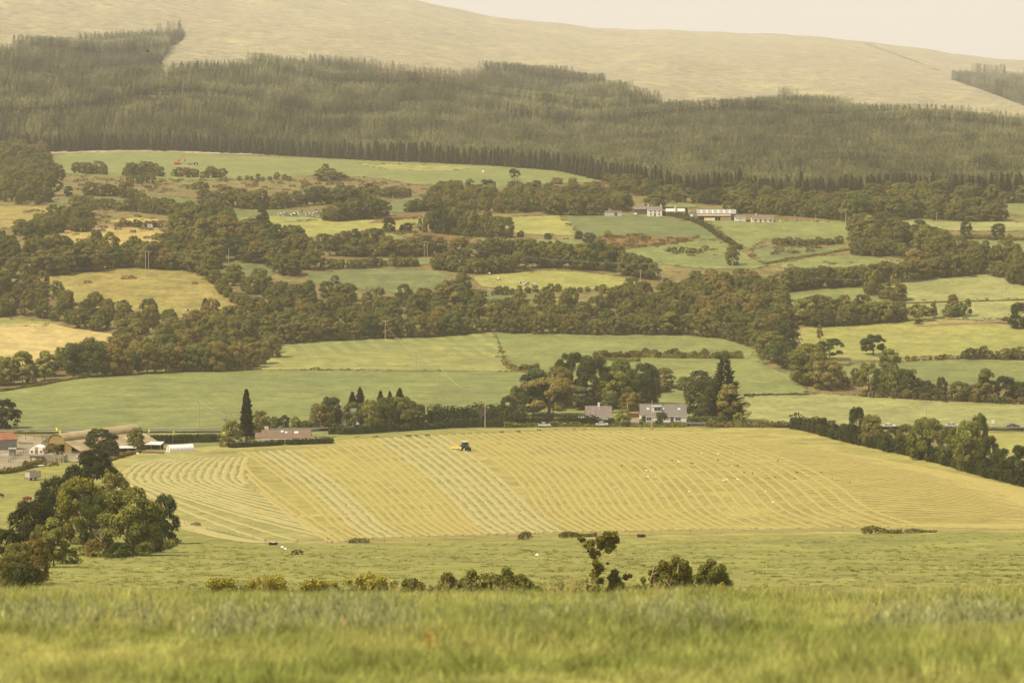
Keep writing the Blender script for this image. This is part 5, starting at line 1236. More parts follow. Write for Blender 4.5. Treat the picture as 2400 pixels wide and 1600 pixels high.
# ------------------------------------------------------------------ poles and wires
def pole(px, base, top, label, kind='plain', arm=1.1, group='power poles across the valley', name='power_pole'):
    p = at1(px, base); h = (base-top)*mpp(p.y); t = thing(name, label, 'pole', (p.x, p.y, float(Z(p.x, p.y))), 0, group)
    xs = (0,) if kind != 'double' else (-.75, .75)
    for x in xs: MB().tube([(x, 0, -.4), (x, 0, h)], [.16, .11], 8).build('pole', m_polewood, t)
    if kind in ('arm', 'double', 'box'):
        w = arm if kind != 'double' else 1.7
        a = MB().box(-w, w, -.17, -.05, h-.45, h-.28).build('crossarm', m_wood, t)
        for x in (-w+.1, 0, w-.1): MB().tube([(x, -.11, h-.28), (x, -.11, h-.02)], [.07, .05], 6).build('insulator', m_frame, a)
    if kind == 'box': MB().box(-.45, -.12, -.45, -.16, h-2.2, h-1.2).box(.12, .45, -.45, -.16, h-2.2, h-1.2).build('transformer', m_greysheet, t)
    return Vector((p.x, p.y, float(Z(p.x, p.y))+h-.1))
PL = {}
for k, (px, b, tp, kd, lab) in enumerate([
 (166,626,592,'plain','short pole against the dark wood at far left'),(345,648,588,'double','tall double pole at the back of the rushy field'),(529,612,586,'plain','shorter pole of the pair at the little dark field'),(536,619,580,'plain','taller pole of the pair at the little dark field'),
 (998,612,566,'double','pale double pole standing in the narrow green field'),(1150,698,676,'arm','small pole in the low hedge under the yellow cow meadow'),(1501,660,632,'arm','cross armed pole at the right end of the yellow cow meadow'),(1552,664,628,'plain','thin pole at the tip of the rust wood'),
 (866,728,703,'arm','upper pole sticking out of the rust wood'),(890,757,734,'arm','second pole sticking out of the rust wood'),(903,797,751,'arm','tall pole at the edge of the striped field'),(931,838,791,'arm','dark pole within the mowing stripes'),(975,868,823,'arm','pale pole below the mowing stripes'),
 (1027,907,855,'arm','pole in the middle of the big meadow'),(1093,960,914,'arm','pole with a tall top behind the conifer hedge'),(467,1001,938,'arm','lonely pole with weeds at its foot in the big meadow'),(528,1014,970,'box','pole with two transformer boxes by the willow'),
 (742,1004,958,'plain','bare pole behind the bungalow'),(1137,1004,948,'plain','bare pole in the roadside hedge left of the big tree group'),(1528,1004,938,'plain','pale pole in front of the grey roofed house'),(1471,992,946,'plain','short leaning pole by the cottage drive'),
 (1716,624,590,'arm','pole in front of the olive tree below the farm'),(1982,522,490,'arm','twin lamp pole by the tall clump'),(1989,522,508,'plain','short post beside the twin lamp pole'),(1841,562,528,'plain','thin pole on the green slope below the bungalow'),(1912,528,503,'plain','thin pole at the end of the green slope'),
 (2195,520,498,'arm','pole in front of the broad tree belt'),(2351,704,650,'double','double pole in the pale right hand field'),(2109,664,650,'plain','thin pole above the point of the pale field'),(2170,990,938,'arm','thin pole behind the olive thorn of the tall hedge'),(2069,992,950,'plain','thin dark pole behind the rusty hawthorn'),(1863,520,502,'plain','thin post on the slope right of the bungalow')]):
    PL[px] = pole(px, b, tp, lab, kd)
def wire(a, b, sag, label, r=.035, off=0):
    a = Vector(a)+Vector((0, off, 0)); b = Vector(b)+Vector((0, off, 0)); n = 24
    pts = [a.lerp(b, i/n)-Vector((0, 0, sag*4*(i/n)*(1-i/n))) for i in range(n+1)]
    o0 = a.copy(); o = MB().tube([q-o0 for q in pts], r, 4, caps=False).build('power_line', m_paleroof); o.location = o0
    tag(o, label, 'power line', 'power lines over the valley')
def free(px, py, D): X = (px-1200)/F; Y = (800-py)/F; dy = math.cos(PITCH)+Y*math.sin(PITCH); return Vector((X/dy*D, D, (-math.sin(PITCH)+Y*math.cos(PITCH))/dy*D))
wire(free(-400, 592, PL[345].y-20), PL[345], 3.0, 'long power line from the left edge to the tall double pole')
wire(PL[345], PL[998], 4.0, 'long power line between the two double poles')
wire(PL[998], free(1560, 618, PL[998].y-60), 3.0, 'power line running right from the pale double pole')
wire(free(1560, 618, PL[998].y-60), PL[2351], 4.0, 'power line over the right hand woods to the last double pole')
wire(free(-200, 955, PL[467].y), PL[467], 1.6, 'pale wire from the left edge to the lonely meadow pole', .03)
wire(PL[467], PL[1093], 2.6, 'pale wire across the big meadow between two poles', .03)
wire(PL[1093], free(1240, 920, PL[1093].y+10), .8, 'pale wire from the tall topped pole into the big tree group', .03)
wire(PL[467], PL[528], .5, 'slack wire down to the transformer pole', .025)
for a, b in ((866,890),(890,903),(903,931),(931,975),(975,1027),(1027,1093)):
    wire(PL[a], PL[b], 1.0, f'thin line between the poles stepping down the big meadow, {["first","second","third","fourth","fifth","last"][(866,890,903,931,975,1027).index(a)]} span', .022)

# ------------------------------------------------------------------ yellow flags round the barn
for px, b, tp, lab in [(131,1036,1000,'yellow flag high on the left of the barn ridge'),(138,1036,1006,'second yellow flag just right of the highest one'),(284,1040,1010,'yellow flag at the right end of the barn roof'),(347,1042,1003,'yellow flag behind the egg shaped olive tree'),(405,1040,1006,'yellow flag above the clipped hedge'),(519,1040,1000,'big yellow flag beside the transformer pole')]:
    p = at1(px, b); m = mpp(p.y); h = (b-tp)*m; t = thing('yellow_flag', lab, 'flag', (p.x, p.y, float(Z(p.x, p.y))), random.uniform(-.4, .4), 'yellow flags round the farm')
    MB().tube([(0, 0, -.2), (0, 0, h)], .035, 6).build('pole', m_metal, t); g = 1.7 if px == 519 else 1.0
    MB().add([(.03, 0, h), (.5*g, .08, h-.25*g), (.62*g, -.05, h-1.0*g), (.25*g, .04, h-1.25*g), (.03, 0, h-1.0*g), (.03, .03, h), (.5*g, .11, h-.25*g), (.62*g, -.02, h-1.0*g), (.25*g, .07, h-1.25*g), (.03, .03, h-1.0*g)], [(0,1,2,3,4),(9,8,7,6,5),(0,5,6,1),(1,6,7,2),(2,7,8,3),(3,8,9,4)]).build('cloth', m_yellow, t)
spot(522, 1048, 1020, 18, 'shrub', 'gold', 'bright yellow flowering bush at the end of the long clipped hedge', name='shrub', cat='bush')

# ------------------------------------------------------------------ vehicles
def carmesh(t, paint, L=4.2, W=1.75, H=1.45):
    prof = [(-L/2, .35), (-L/2, .75), (-L/2+.15, .92), (-L*.27, 1.0), (-L*.10, H), (L*.22, H), (L*.40, .98), (L/2-.05, .85), (L/2, .35)]
    b = MB().prism_y(prof[:4]+[(L*.40, .98)]+prof[7:], -W/2, W/2).build('body', paint, t)
    c = MB(); lo = [(-L*.29, 1.0), (L*.42, .99)]; hi = [(-L*.09, H), (L*.22, H)]
    vs = [(lo[0][0], -W/2+.05, .99), (lo[1][0], -W/2+.05, .97), (lo[1][0], W/2-.05, .97), (lo[0][0], W/2-.05, .99), (hi[0][0], -W/2+.2, H), (hi[1][0], -W/2+.2, H), (hi[1][0], W/2-.2, H), (hi[0][0], W/2-.2, H)]
    c.add(vs, [(0,1,5,4),(1,2,6,5),(2,3,7,6),(3,0,4,7)]).build('windows', m_glass, t)
    MB().box(hi[0][0]-.03, hi[1][0]+.05, -W/2+.19, W/2-.19, H, H+.05).build('roof', paint, t)
    for s in (-1, 1):
        MB().obox((.07*L, s*(W/2-.115), (H+1.0)/2), (.035, 0, 0), (0, .02, 0), (0, -s*.075, (H-1.0)/2)).build('pillar', paint, t)
        for x in (-L*.31, L*.31):
            w = MB().wheel((x, s*(W/2-.08), .32), .32, .2).build('wheel', m_rubber, t); MB().wheel((x, s*(W/2+.02), .32), .19, .04).build('rim', m_metal, w)
        MB().box(-L/2-.02, -L/2+.03, s*W*.33-.15, s*W*.33+.15, .62, .76).build('headlight', m_skyglass, t)
m_silver = plain('silver_paint', (0.62, 0.61, 0.57), 0.3, 0.04, 2, metal=0.3, spec=0.5); m_white_p = plain('white_paint', (0.75, 0.73, 0.68), 0.35, 0.03, 2, spec=0.5)
for px, b, rz, paint, lab in [(1411,1001,R(178),m_silver,'silver hatchback on the road below the white cottage'),(1276,1003,R(178),m_silver,'car roof just showing over the hedge below the big tree group'),(2084,1004,R(175),m_white_p,'pale car in the gap of the tall hedge'),(2232,1002,R(175),m_silver,'silver car between two olive thorns of the tall hedge'),(2374,1004,R(182),m_black,'black car by the road sign at far right'),(1755,520,R(20),m_black,'dark car parked between garage and cream bungalow'),(1489,504,R(90),m_white_p,'white car left of the farmhouse')]:
    p = at1(px, b); t = thing('car', lab, 'car', (p.x, p.y, float(Z(p.x, p.y))+(.45 if b > 900 and px < 1500 else .2 if b > 900 else 0)), rz, 'cars in the valley'); carmesh(t, paint)
p = at1(2327, 1004); t = thing('road_sign', 'blank white board on a post beside the road at far right', 'sign', (p.x, p.y, float(Z(p.x, p.y))), 0)
MB().tube([(0, 0, -.3), (0, 0, 3.0)], .06, 8).build('post', m_metal, t); MB().box(-.5, .5, -.09, -.065, 1.75, 3.0).build('board', m_frame, t)

m_tgreen = plain('tractor_green', (0.012, 0.035, 0.012), 0.4, 0.1, 3, spec=0.5); m_rimyel = plain('rim_yellow', (0.75, 0.55, 0.12), 0.5, 0.05, 3); m_mow = plain('mower_yellow', (0.78, 0.55, 0.13), 0.55, 0.08, 2)
def tractor(t, paint, rim, roofm, hood_x=1):
    # nose towards +x
    MB().prism_y([(.1, .75), (2.0, .75), (2.1, .95), (2.08, 1.5), (1.9, 1.62), (.1, 1.72)], -.42, .42).build('bonnet', paint, t)
    MB().box(2.085, 2.13, -.3, .3, .95, 1.45).build('grille', m_black, t)
    for s in (-1, 1): MB().box(2.08, 2.14, s*.3-.1, s*.3+.1, 1.46, 1.56).build('headlight', m_skyglass, t)
    MB().box(-1.2, .4, -.5, .5, .55, 1.0).build('chassis', m_black, t)
    cb = MB()
    for x, y in ((.15, -.72), (.15, .72), (-1.35, -.75), (-1.35, .75), (-.6, -.78), (-.6, .78)): cb.box(x-.05, x+.05, y-.05, y+.05, 1.0, 2.75)
    cb.box(-1.4, .2, -.8, .8, .98, 1.1); c = cb.build('cab', m_black, t)
    for a in ((.1, .13, -.67, .67), (-1.32, -1.29, -.7, .7)): MB().box(a[0], a[1], a[2], a[3], 1.15, 2.7).build('windscreen', m_glass, c)
    for s in (-1, 1): MB().box(-1.28, .1, s*.735-.012, s*.735+.012, 1.15, 2.7).build('side_glass', m_glass, c)
    MB().prism_y([(-1.55, 2.76), (.35, 2.76), (.3, 2.92), (-.2, 2.98), (-1.4, 2.96)], -.88, .88).build('roof', roofm, c)
    for s in (-1, 1):
        w = MB().wheel((-1.0, s*.98, .88), .88, .5, n=20).build('rear_wheel', m_rubber, t); MB().wheel((-1.0, s*1.22, .88), .5, .08, n=16).build('rim', rim, w)
        w = MB().wheel((1.45, s*.88, .62), .62, .38, n=18).build('front_wheel', m_rubber, t); MB().wheel((1.45, s*1.07, .62), .33, .06, n=14).build('rim', rim, w)
        MB().prism_y([(-1.0-1.02*math.cos(math.pi*i/6), .9+1.02*math.sin(math.pi*i/6)) for i in range(1, 6)]+[(-1.0-.95*math.cos(math.pi*i/6), .9+.95*math.sin(math.pi*i/6)) for i in range(5, 0, -1)], s*1.0-.3, s*1.0+.3).build('mudguard', paint, t)
        MB().tube([(.2, s*.8, 2.4), (.35, s*1.15, 2.35)], .03, 5).box(.3, .36, s*1.15-.12, s*1.15+.12, 2.1, 2.45).build('mirror', m_black, t)
    MB().tube([(.9, .5, 1.6), (.9, .5, 2.7)], .07, 8).build('exhaust', m_darksheet, t)
p = at1(1091, 1058); t = thing('tractor', 'dark green tractor with yellow wheels working in the mown field', 'tractor', (p.x, p.y+1, float(Z(p.x, p.y))+.15), R(-66)); t.scale = (.92,)*3
tractor(t, m_tgreen, m_rimyel, m_paleroof)
p2 = at1(1071, 1056); t = thing('mower', 'yellow mower reaching out to the left of the tractor', 'mower', (p2.x, p2.y+1.5, float(Z(p2.x, p2.y))+.2), R(-2))
MB().prism_x([(-.5, .1), (.55, .1), (.6, .45), (.3, .75), (-.35, .75)], -1.6, 1.25).build('hood', m_mow, t); MB().box(-1.75, -1.605, -.7, .8, .12, .6).build('end_plate', m_mow, t)
for k in range(4): MB().tube([(-1.2+k*.72, 0, .76), (-1.2+k*.72, 0, 1.02)], .1, 8).build('rotor_housing', m_black, t)
MB().tube([(-1.2, 0, 1.0), (1.3, 0, 1.05), (2.0, -.2, 1.0)], .08, 6).build('arm', m_mow, t); MB().box(-1.5, 1.2, -.56, -.52, .05, .4).build('curtain', m_wood, t)
p = at1(458, 388); t = thing('tractor', 'small blue tractor with white wheels beside the spoil heap', 'tractor', (p.x, p.y, float(Z(p.x, p.y))), R(172)); tractor(t, plain('tractor_blue', (0.03, 0.05, 0.09), .5, .1, 3), m_frame, m_frame)
p = at1(447, 388); t = thing('tipping_trailer', 'dark trailer hitched behind the blue tractor', 'trailer', (p.x-.5, p.y, float(Z(p.x, p.y))), 0)
MB().box(-1.6, 1.4, -.9, .9, .7, 1.5).build('body', m_darksheet, t); [MB().wheel((-.4, s*.95, .45), .45, .25).build('wheel', m_rubber, t) for s in (-1, 1)]
m_orange = plain('excavator_orange', (0.62, 0.16, 0.035), 0.5, 0.08, 2)
p = at1(417, 386); t = thing('excavator', 'orange tracked excavator with a raised bent boom digging in the upper field', 'excavator', (p.x, p.y, float(Z(p.x, p.y))), R(4)); t.scale = (1.18,)*3
for s in (-1, 1): MB().prism_y([(-1.9, .1), (1.9, .1), (2.15, .5), (1.9, .9), (-1.9, .9), (-2.15, .5)], s*1.05-.28, s*1.05+.28).build('track', m_rubber, t)
MB().box(-2.3, 1.2, -1.2, 1.2, 1.0, 2.0).build('house', m_orange, t); MB().prism_y([(-2.5, 1.0), (-1.5, 1.0), (-1.5, 2.3), (-2.3, 2.3), (-2.5, 2.0)], -1.15, 1.15).build('counterweight', m_orange, t)
c = MB().prism_y([(-.1, 2.0), (1.25, 2.0), (1.3, 2.6), (1.0, 3.2), (-.1, 3.2)], .1, 1.15).build('cab', m_orange, t); MB().prism_y([(.1, 2.2), (1.1, 2.2), (1.12, 2.6), (.9, 3.05), (.1, 3.05)], .05, .096).build('pane', m_glass, c)
bm_ = MB().obox((1.75, -.4, 3.6), (.95, 0, 1.75), (0, .22, 0), (-.26, 0, .14)).obox((3.1, -.4, 5.55), (.65, 0, .35), (0, .2, 0), (-.14, 0, .22)).build('boom', m_orange, t)
MB().obox((4.1, -.4, 4.5), (.5, 0, -1.4), (0, .17, 0), (.18, 0, .08)).build('dipper', m_orange, t); MB().prism_y([(4.35, 3.2), (4.9, 3.1), (4.8, 2.3), (4.1, 2.1), (3.9, 2.6)], -.8, 0).build('bucket', m_darksheet, t)
p = at1(436, 391); o = MB(); rr = random.Random(9)
n_ = 16; vs = []; fs = []
for j in range(6):
    for i in range(n_+1):
        x = -7+14*i/n_; y = -2.2+4.4*j/5; vs.append((x, y, max(-.1, (1.1+.5*math.sin(i*1.9)+.3*rr.random())*(1-(x/7.2)**2)*(1-(y/2.4)**2))))
for j in range(5):
    for i in range(n_): fs.append((j*(n_+1)+i, j*(n_+1)+i+1, (j+1)*(n_+1)+i+1, (j+1)*(n_+1)+i))
o = meshobj('spoil_heap', vs, fs, plain('spoil', (0.25, 0.17, 0.10), .95, .3, 1.2, bump=.6)); o.location = (p.x, p.y, float(Z(p.x, p.y))); tag(o, 'brown bank of dug soil in front of the excavator', 'soil heap')

# ------------------------------------------------------------------ cattle and birds
def skin_mesh(name, verts, edges, mat, sub=1):
    me = bpy.data.meshes.new(name+'_cage'); me.from_pydata([v[:3] for v in verts], edges, []); ob = bpy.data.objects.new(name+'_cage', me); C.objects.link(ob)
    sk = ob.modifiers.new('skin', 'SKIN'); bm = bmesh.new(); bm.from_mesh(me); ly = bm.verts.layers.skin.verify(); bm.verts.ensure_lookup_table()
    for i, v in enumerate(verts): bm.verts[i][ly].radius = (v[3], v[4] if len(v) > 4 else v[3]); bm.verts[i][ly].use_root = i == 0
    bm.to_mesh(me); bm.free(); ss = ob.modifiers.new('sub', 'SUBSURF'); ss.levels = sub
    dg = bpy.context.evaluated_depsgraph_get(); out = bpy.data.meshes.new_from_object(ob.evaluated_get(dg)); out.name = name
    out.materials.clear(); out.materials.append(mat); bpy.data.objects.remove(ob); return out
def cow_mesh(name, mat, graze):
    hd = [(1.15, 0, 1.0, .2), (1.42, 0, .55, .13), (1.62, 0, .22, .09)] if graze else [(1.2, 0, 1.45, .19), (1.45, 0, 1.62, .15), (1.75, 0, 1.45, .10)]
    v = [(-.05, 0, 1.02, .42, .40), (-.8, 0, 1.08, .33, .36), (.7, 0, 1.08, .34, .38)]+hd
    e = [(0, 1), (0, 2), (2, 3), (3, 4), (4, 5)]
    for x, s, par in ((-.85, -1, 1), (-.85, 1, 1), (.65, -1, 2), (.65, 1, 2)):
        b = len(v); k = -.12 if par == 1 else .04
        v += [(x, s*.22, .75, .17), (x+k, s*.23, .42, .085), (x+.02, s*.23, .06, .07)]; e += [(par, b), (b, b+1), (b+1, b+2)]
    b = len(v); v += [(-1.2, 0, 1.1, .05), (-1.28, 0, .6, .035)]; e += [(1, b), (b, b+1)]
    return skin_mesh(name, v, e, mat)
def patchmat(name, a, b, scale, lo):
    m, n, l, bs = newmat(name); oi = n.new('ShaderNodeObjectInfo'); ad = n.new('ShaderNodeVectorMath'); ad.operation = 'ADD'
    sc_ = n.new('ShaderNodeVectorMath'); sc_.operation = 'SCALE'; sc_.inputs['Scale'].default_value = 30; cb = n.new('ShaderNodeCombineXYZ')
    l.new(oi.outputs['Random'], cb.inputs[0]); l.new(cb.outputs[0], sc_.inputs[0]); l.new(coords(n), ad.inputs[0]); l.new(sc_.outputs[0], ad.inputs[1])
    l.new(ramp(n, l, noise(n, l, scale, ad.outputs[0], 2), [(lo-.03, a), (lo+.03, b)]), bs.inputs['Base Color']); return m
m_fries = patchmat('black_and_white_hide', (.02, .018, .016), (.62, .58, .5), 1.1, .52)
COWS = [cow_mesh('cow_grazing', m_fries, True), cow_mesh('cow_standing', m_fries, False)]
m_hfd, n, l, bs = newmat('red_hide'); sx = n.new('ShaderNodeSeparateXYZ'); l.new(coords(n), sx.inputs[0]); l.new(ramp(n, l, sx.outputs[0], [(.0, (.13, .035, .018)), (1.0, (.13, .035, .018))]), bs.inputs['Base Color'])
gt = n.new('ShaderNodeMath'); gt.operation = 'GREATER_THAN'; gt.inputs[1].default_value = 1.02; l.new(sx.outputs[0], gt.inputs[0]); l.new(mixc(n, l, gt.outputs[0], (.14, .038, .02), (.7, .63, .52)), bs.inputs['Base Color'])
def cow(px, py, me, rz, label, group, s=1.0):
    p = at1(px, py); o = link('cow', me); o.location = (p.x, p.y, float(Z(p.x, p.y))+.12); o.rotation_euler = (0, 0, rz); o.scale = (s,)*3; tag(o, label, 'cow', group)
herd = [(655,504),(662,506),(657,509),(666,503),(664,510),(672,507),(683,508),(690,505),(694,502),(692,509),(698,507),(708,499),(712,502),(716,506),(719,509),(722,505),(726,508),(732,511),(744,496),(745,502),(738,503)]
rr = random.Random(3)
wd = ['leftmost pair', 'left group', 'middle of the herd', 'right group', 'far right by the copse']
for i, (x, y) in enumerate(herd):
    w = 0 if x < 660 else 1 if x < 680 else 2 if x < 712 else 3 if x < 735 else 4; g = rr.random() < .7
    cow(x, y, COWS[0 if g else 1], rr.choice([0, math.pi])+rr.uniform(-.5, .5), f'black and white cow {"grazing" if g else "standing"} in the upper field, {wd[w]}', 'black and white herd in the upper field')
for x, y, lab in [(1146,646,'white cow alone at the top left of the yellow cow meadow'),(1169,658,'black cow alone in the left of the yellow cow meadow'),(1223,667,'left cow of the group under the thorn in the yellow meadow'),(1230,671,'middle cow of the group in the yellow meadow'),(1236,669,'right cow of the group in the yellow meadow'),(1251,671,'cow a little apart to the right in the yellow meadow')]:
    cow(x, y, COWS[0], rr.choice([0, math.pi])+rr.uniform(-.4, .4), lab, 'cattle in the yellow meadow')
cow(440, 732, COWS[0], .2, 'dark cow in the rushy pasture', 'cattle in the rushy pasture'); cow(462, 735, COWS[0], 2.9, 'second dark cow at the fir in the rushy pasture', 'cattle in the rushy pasture')
RED = cow_mesh('red_cow', m_hfd, True)
cow(65, 1178, RED, .15, 'red cow with white face grazing in the left paddock', 'red cattle in the paddock', 1.05); cow(0, 1170, RED, .1, 'red cow half cut off by the left edge of the paddock', 'red cattle in the paddock', 1.05)
def bird_mesh(name, mat):
    m = MB().tube([(-.22, 0, .1), (-.1, 0, .13), (.08, 0, .15), (.16, 0, .2), (.24, 0, .19)], [.02, .07, .08, .045, .01], 8)
    m.tube([(0, .03, .08), (0, .03, 0)], .01, 4).tube([(0, -.03, .08), (0, -.03, 0)], .01, 4)
    me = bpy.data.meshes.new(name); me.from_pydata(m.v, [], m.f); me.materials.append(mat); me.update(); return me
GULL = bird_mesh('gull_body', plain('white_feathers', (.8, .78, .72), .8, .04, 5)); CROW = bird_mesh('crow_body', plain('black_feathers', (.02, .02, .02), .6, .1, 5))
for i, (x, y) in enumerate([(1450,1021),(1507,1030),(1551,1032),(1590,1085),(1644,1066),(1683,1067),(1720,1067),(1515,1106),(1519,1120),(1525,1107),(1537,1121),(1696,1129),(1704,1127),(1729,1127),(1597,1104),(1795,1155),(1615,1156),(1811,1181)]):
    p = at1(x, y); o = link('gull', GULL); o.location = (p.x, p.y, float(Z(p.x, p.y))+.25); o.rotation_euler = (0, 0, rr.uniform(0, 6.3)); o.scale = (1.5,)*3; tag(o, 'white gull standing on the cut grass right of the tractor', 'gull', 'gulls on the mown field')
for i, (x, y) in enumerate([(1349,1044),(1457,1094),(1575,1082),(1619,1088),(1623,1089),(1683,1081),(1710,1092),(1729,1094),(1744,1111),(1764,1112),(1823,1083),(1868,1110),(1925,1110),(1950,1124),(1961,1129),(1992,1134),(1816,1121),(1863,1125)]):
    p = at1(x, y); o = link('crow', CROW); o.location = (p.x, p.y, float(Z(p.x, p.y))+.25); o.rotation_euler = (0, 0, rr.uniform(0, 6.3)); o.scale = (1.5,)*3; tag(o, 'black crow feeding on the cut grass in the right half of the field', 'crow', 'crows on the mown field')
# one bird in flight in front of the forest
q = free(346, 121, 420); t = thing('flying_bird', 'small dark bird in flight in front of the upper forest', 'bird', q, R(30)); t.rotation_euler = (R(15), 0, R(30))
MB().tube([(-.22, 0, 0), (-.05, 0, .02), (.1, 0, .02), (.22, 0, .0)], [.03, .08, .08, .02], 8).build('body', plain('brown_feathers', (.12, .07, .03), .8, .2, 6), t)
for s in (-1, 1): MB().add([(.1, s*.05, .02), (-.12, s*.05, .02), (-.16, s*.3, .2), (.04, s*.34, .22), (.1, s*.05, .0), (-.12, s*.05, .0), (-.16, s*.3, .18), (.04, s*.34, .2)], [(0,1,2,3),(7,6,5,4),(0,4,5,1),(1,5,6,2),(2,6,7,3),(3,7,4,0)]).build('wing', CROW.materials[0], t)
o = MB().tube([(-.7, 0, .65), (-.66, 0, .65), (.66, 0, .65), (.7, 0, .65)], [.55, .65, .65, .55], 16).build('wrapped_bale', m_frame); p = at1(1132, 405); o.location = (p.x, p.y, float(Z(p.x, p.y))); tag(o, 'white dot of a wrapped bale in the upper field', 'bale')
p = at1(1503, 1259); t = thing('feed_trough', 'dark round trough on the pasture edge right of the ivy tree', 'trough', (p.x, p.y, float(Z(p.x, p.y))+.1), 0)
MB().tube([(0, 0, 0), (0, 0, .5)], [.8, .9], 16).build('tub', m_rubber, t)
p = at1(640, 1278); t = thing('drinker', 'dark drinker with white bits by the bottom fence corner', 'trough', (p.x, p.y, float(Z(p.x, p.y))+.1), 0)
MB().box(-.8, .8, -.35, .35, 0, .5).build('tank', m_rubber, t); MB().box(-.3, .3, -.3, .3, .5, .58).build('lid', m_paleroof, t)
for px, py, lab in ((668,1288,'white stone by the bottom fence corner'),(661,1284,'second pale stone by the bottom fence corner'),(1258,1302,'white stone out in the near pasture')):
    p = at1(px, py); o = MB().add([(-.3,-.2,0),(.3,-.25,0),(.35,.2,0),(-.25,.25,0),(-.15,-.1,.28),(.18,-.12,.34),(.2,.1,.3),(-.1,.12,.26)], [(3,2,1,0),(4,5,6,7),(0,1,5,4),(1,2,6,5),(2,3,7,6),(3,0,4,7)]).build('field_stone', m_frame); o.location = (p.x, p.y, float(Z(p.x, p.y))+.1); tag(o, lab, 'stone')

# ------------------------------------------------------------------ bare and special trees
def bare_tree(name, label, px, base, top, wpx, seed, mat, D=None):
    p = at1(px, base); m = mpp(p.y); h = (base-top)*m; w = wpx*m/2; t = thing(name, label, 'dead tree', (p.x, p.y, float(Z(p.x, p.y))-.1)); r = random.Random(seed)
    tr = MB().tube([(0, 0, 0), (r.uniform(-.1, .1), 0, h*.25), (r.uniform(-.2, .2), 0, h*.55), (r.uniform(-.3, .3), 0, h*.95)], [h*.022, h*.017, h*.011, h*.003], 7).build('trunk', mat, t)
    for k in range(14):
        z = h*r.uniform(.15, .7); a = r.uniform(0, 6.28); l_ = w*r.uniform(.5, 1.0); e = Vector((math.cos(a)*l_, math.sin(a)*l_, z+l_*r.uniform(.7, 1.7))); mid = Vector((math.cos(a)*l_*.5, math.sin(a)*l_*.5, z+l_*.4)); e.z = min(e.z, h)
        b = MB().tube([(0, 0, z), mid, e], [h*.009, h*.006, h*.002], 5)
        for q in range(3): s = mid.lerp(e, r.random()); b.tube([s, s+Vector((r.uniform(-.4, .4), r.uniform(-.4, .4), r.uniform(.2, .6)))*l_*.4], [h*.004, h*.0015], 4)
        b.build('branch', mat, t)
bare_tree('dead_tree', 'bare pale dead tree in front of the dark near clump', 235, 1304, 1226, 46, 5, m_barkpale)
bare_tree('dead_tree', 'pale broken dead tree beside the dark oak at the wood end', 1876, 800, 756, 34, 8, m_barkpale)
bare_tree('dead_tree', 'leafless thorn in the conifer hedge by the bare pole', 1128, 1000, 955, 50, 12, m_bark)
def special_conifer(px, base, top, wpx, levels, per, droop, size, gap, col, label, seed, name='conifer_tree'):
    p = at1(px, base); m = mpp(p.y); h = (base-top)*m; t = thing(name, label, 'conifer', (p.x, p.y, float(Z(p.x, p.y))-.1), random.uniform(0, 6)); wv = wpx*m/2/h
    c = link('crown', conifer_mesh('crown', seed, levels, per, wv*(1.45 if levels == 24 else 1.25 if levels == 23 else 1.6), m_conif, droop, size, gap), t); c.scale = (h, h, h); c.color = (*COL[col], 1)
    s = link('trunk', STEM, t); s.scale = (h*1.1, h*1.1, h)
special_conifer(1697, 988, 822, 84, 24, 7, -.04, .62, .08, 'dark', 'tall sparse spruce with gaps between its upturned branches beside the grey roofed house', 501)
for px, b, tp, w, lab in [(826,985,914,24,'pointed conifer tip behind the hidden house, left one'),(844,985,903,26,'pointed conifer tip behind the hidden house, right one'),(892,990,912,26,'conifer tip in the middle of the garden belt, left one'),(914,990,913,22,'conifer tip in the middle of the garden belt, middle one'),(937,990,905,28,'conifer tip in the middle of the garden belt, right one'),(690,568,528,24,'small dark fir right of the pointed fir'),(668,566,526,22,'dark fir beside the pointed fir'),(482,748,696,28,'grey green fir at the lower edge of the rushy pasture')]:
    special_conifer(px, b, tp, w, 26, 8, .10, 1.0, 0, 'dark', lab, 510+px % 40)
def lobes_tree(name, label, cat, D, base_row, lobes, col, n, size, trunk=None, group=None, seed=1, mat=None):
    # crown clumps traced as (x, row, radius) in photograph pixels, given depth round their own distance
    m = D/F; rng = np.random.default_rng(seed); q0 = free(lobes[0][0] if trunk is None else trunk[0][0], base_row, D); base = Vector((q0.x, D, float(Z(q0.x, D))))
    t = thing(name, label, cat, base, 0, group); Lc = []
    for x, y, r in lobes:
        q = free(x, y, D)-base; Lc.append((q.x, rng.normal(0, max(.3, r*m*.6)), q.z, r*m))
    Lc = np.array(Lc); w = Lc[:, 3]**2; li = rng.choice(len(Lc), n, p=w/w.sum()); d = rng.normal(size=(n, 3)); d /= np.linalg.norm(d, axis=1)[:, None]
    P = Lc[li, :3]+d*(Lc[li, 3]*(.25+1.05*rng.random(n)**.8))[:, None]; N = d+rng.normal(size=P.shape)*.5
    c = link('crown', quads_mesh('crown', cards(P, N, size*rng.uniform(.55, 1.35, n), rng), mat or m_leaf), t); c.color = (*COL[col], 1)
    if trunk:
        pts = [free(x, y, D)-base for x, y in trunk]; MB().tube([(pts[0].x, 0, -.2)]+[tuple(p_) for p_ in pts], [.16]+[.14*(1-.7*i/len(pts)) for i in range(len(pts))], 7).build('trunk', m_bark, t)
    return t, base, m
def zl(pts, x0, y0, k): return [(x0+a/k, y0+b/k, r/k) for a, b, r in pts]
ZB8 = (1300, 1220, 5.113)
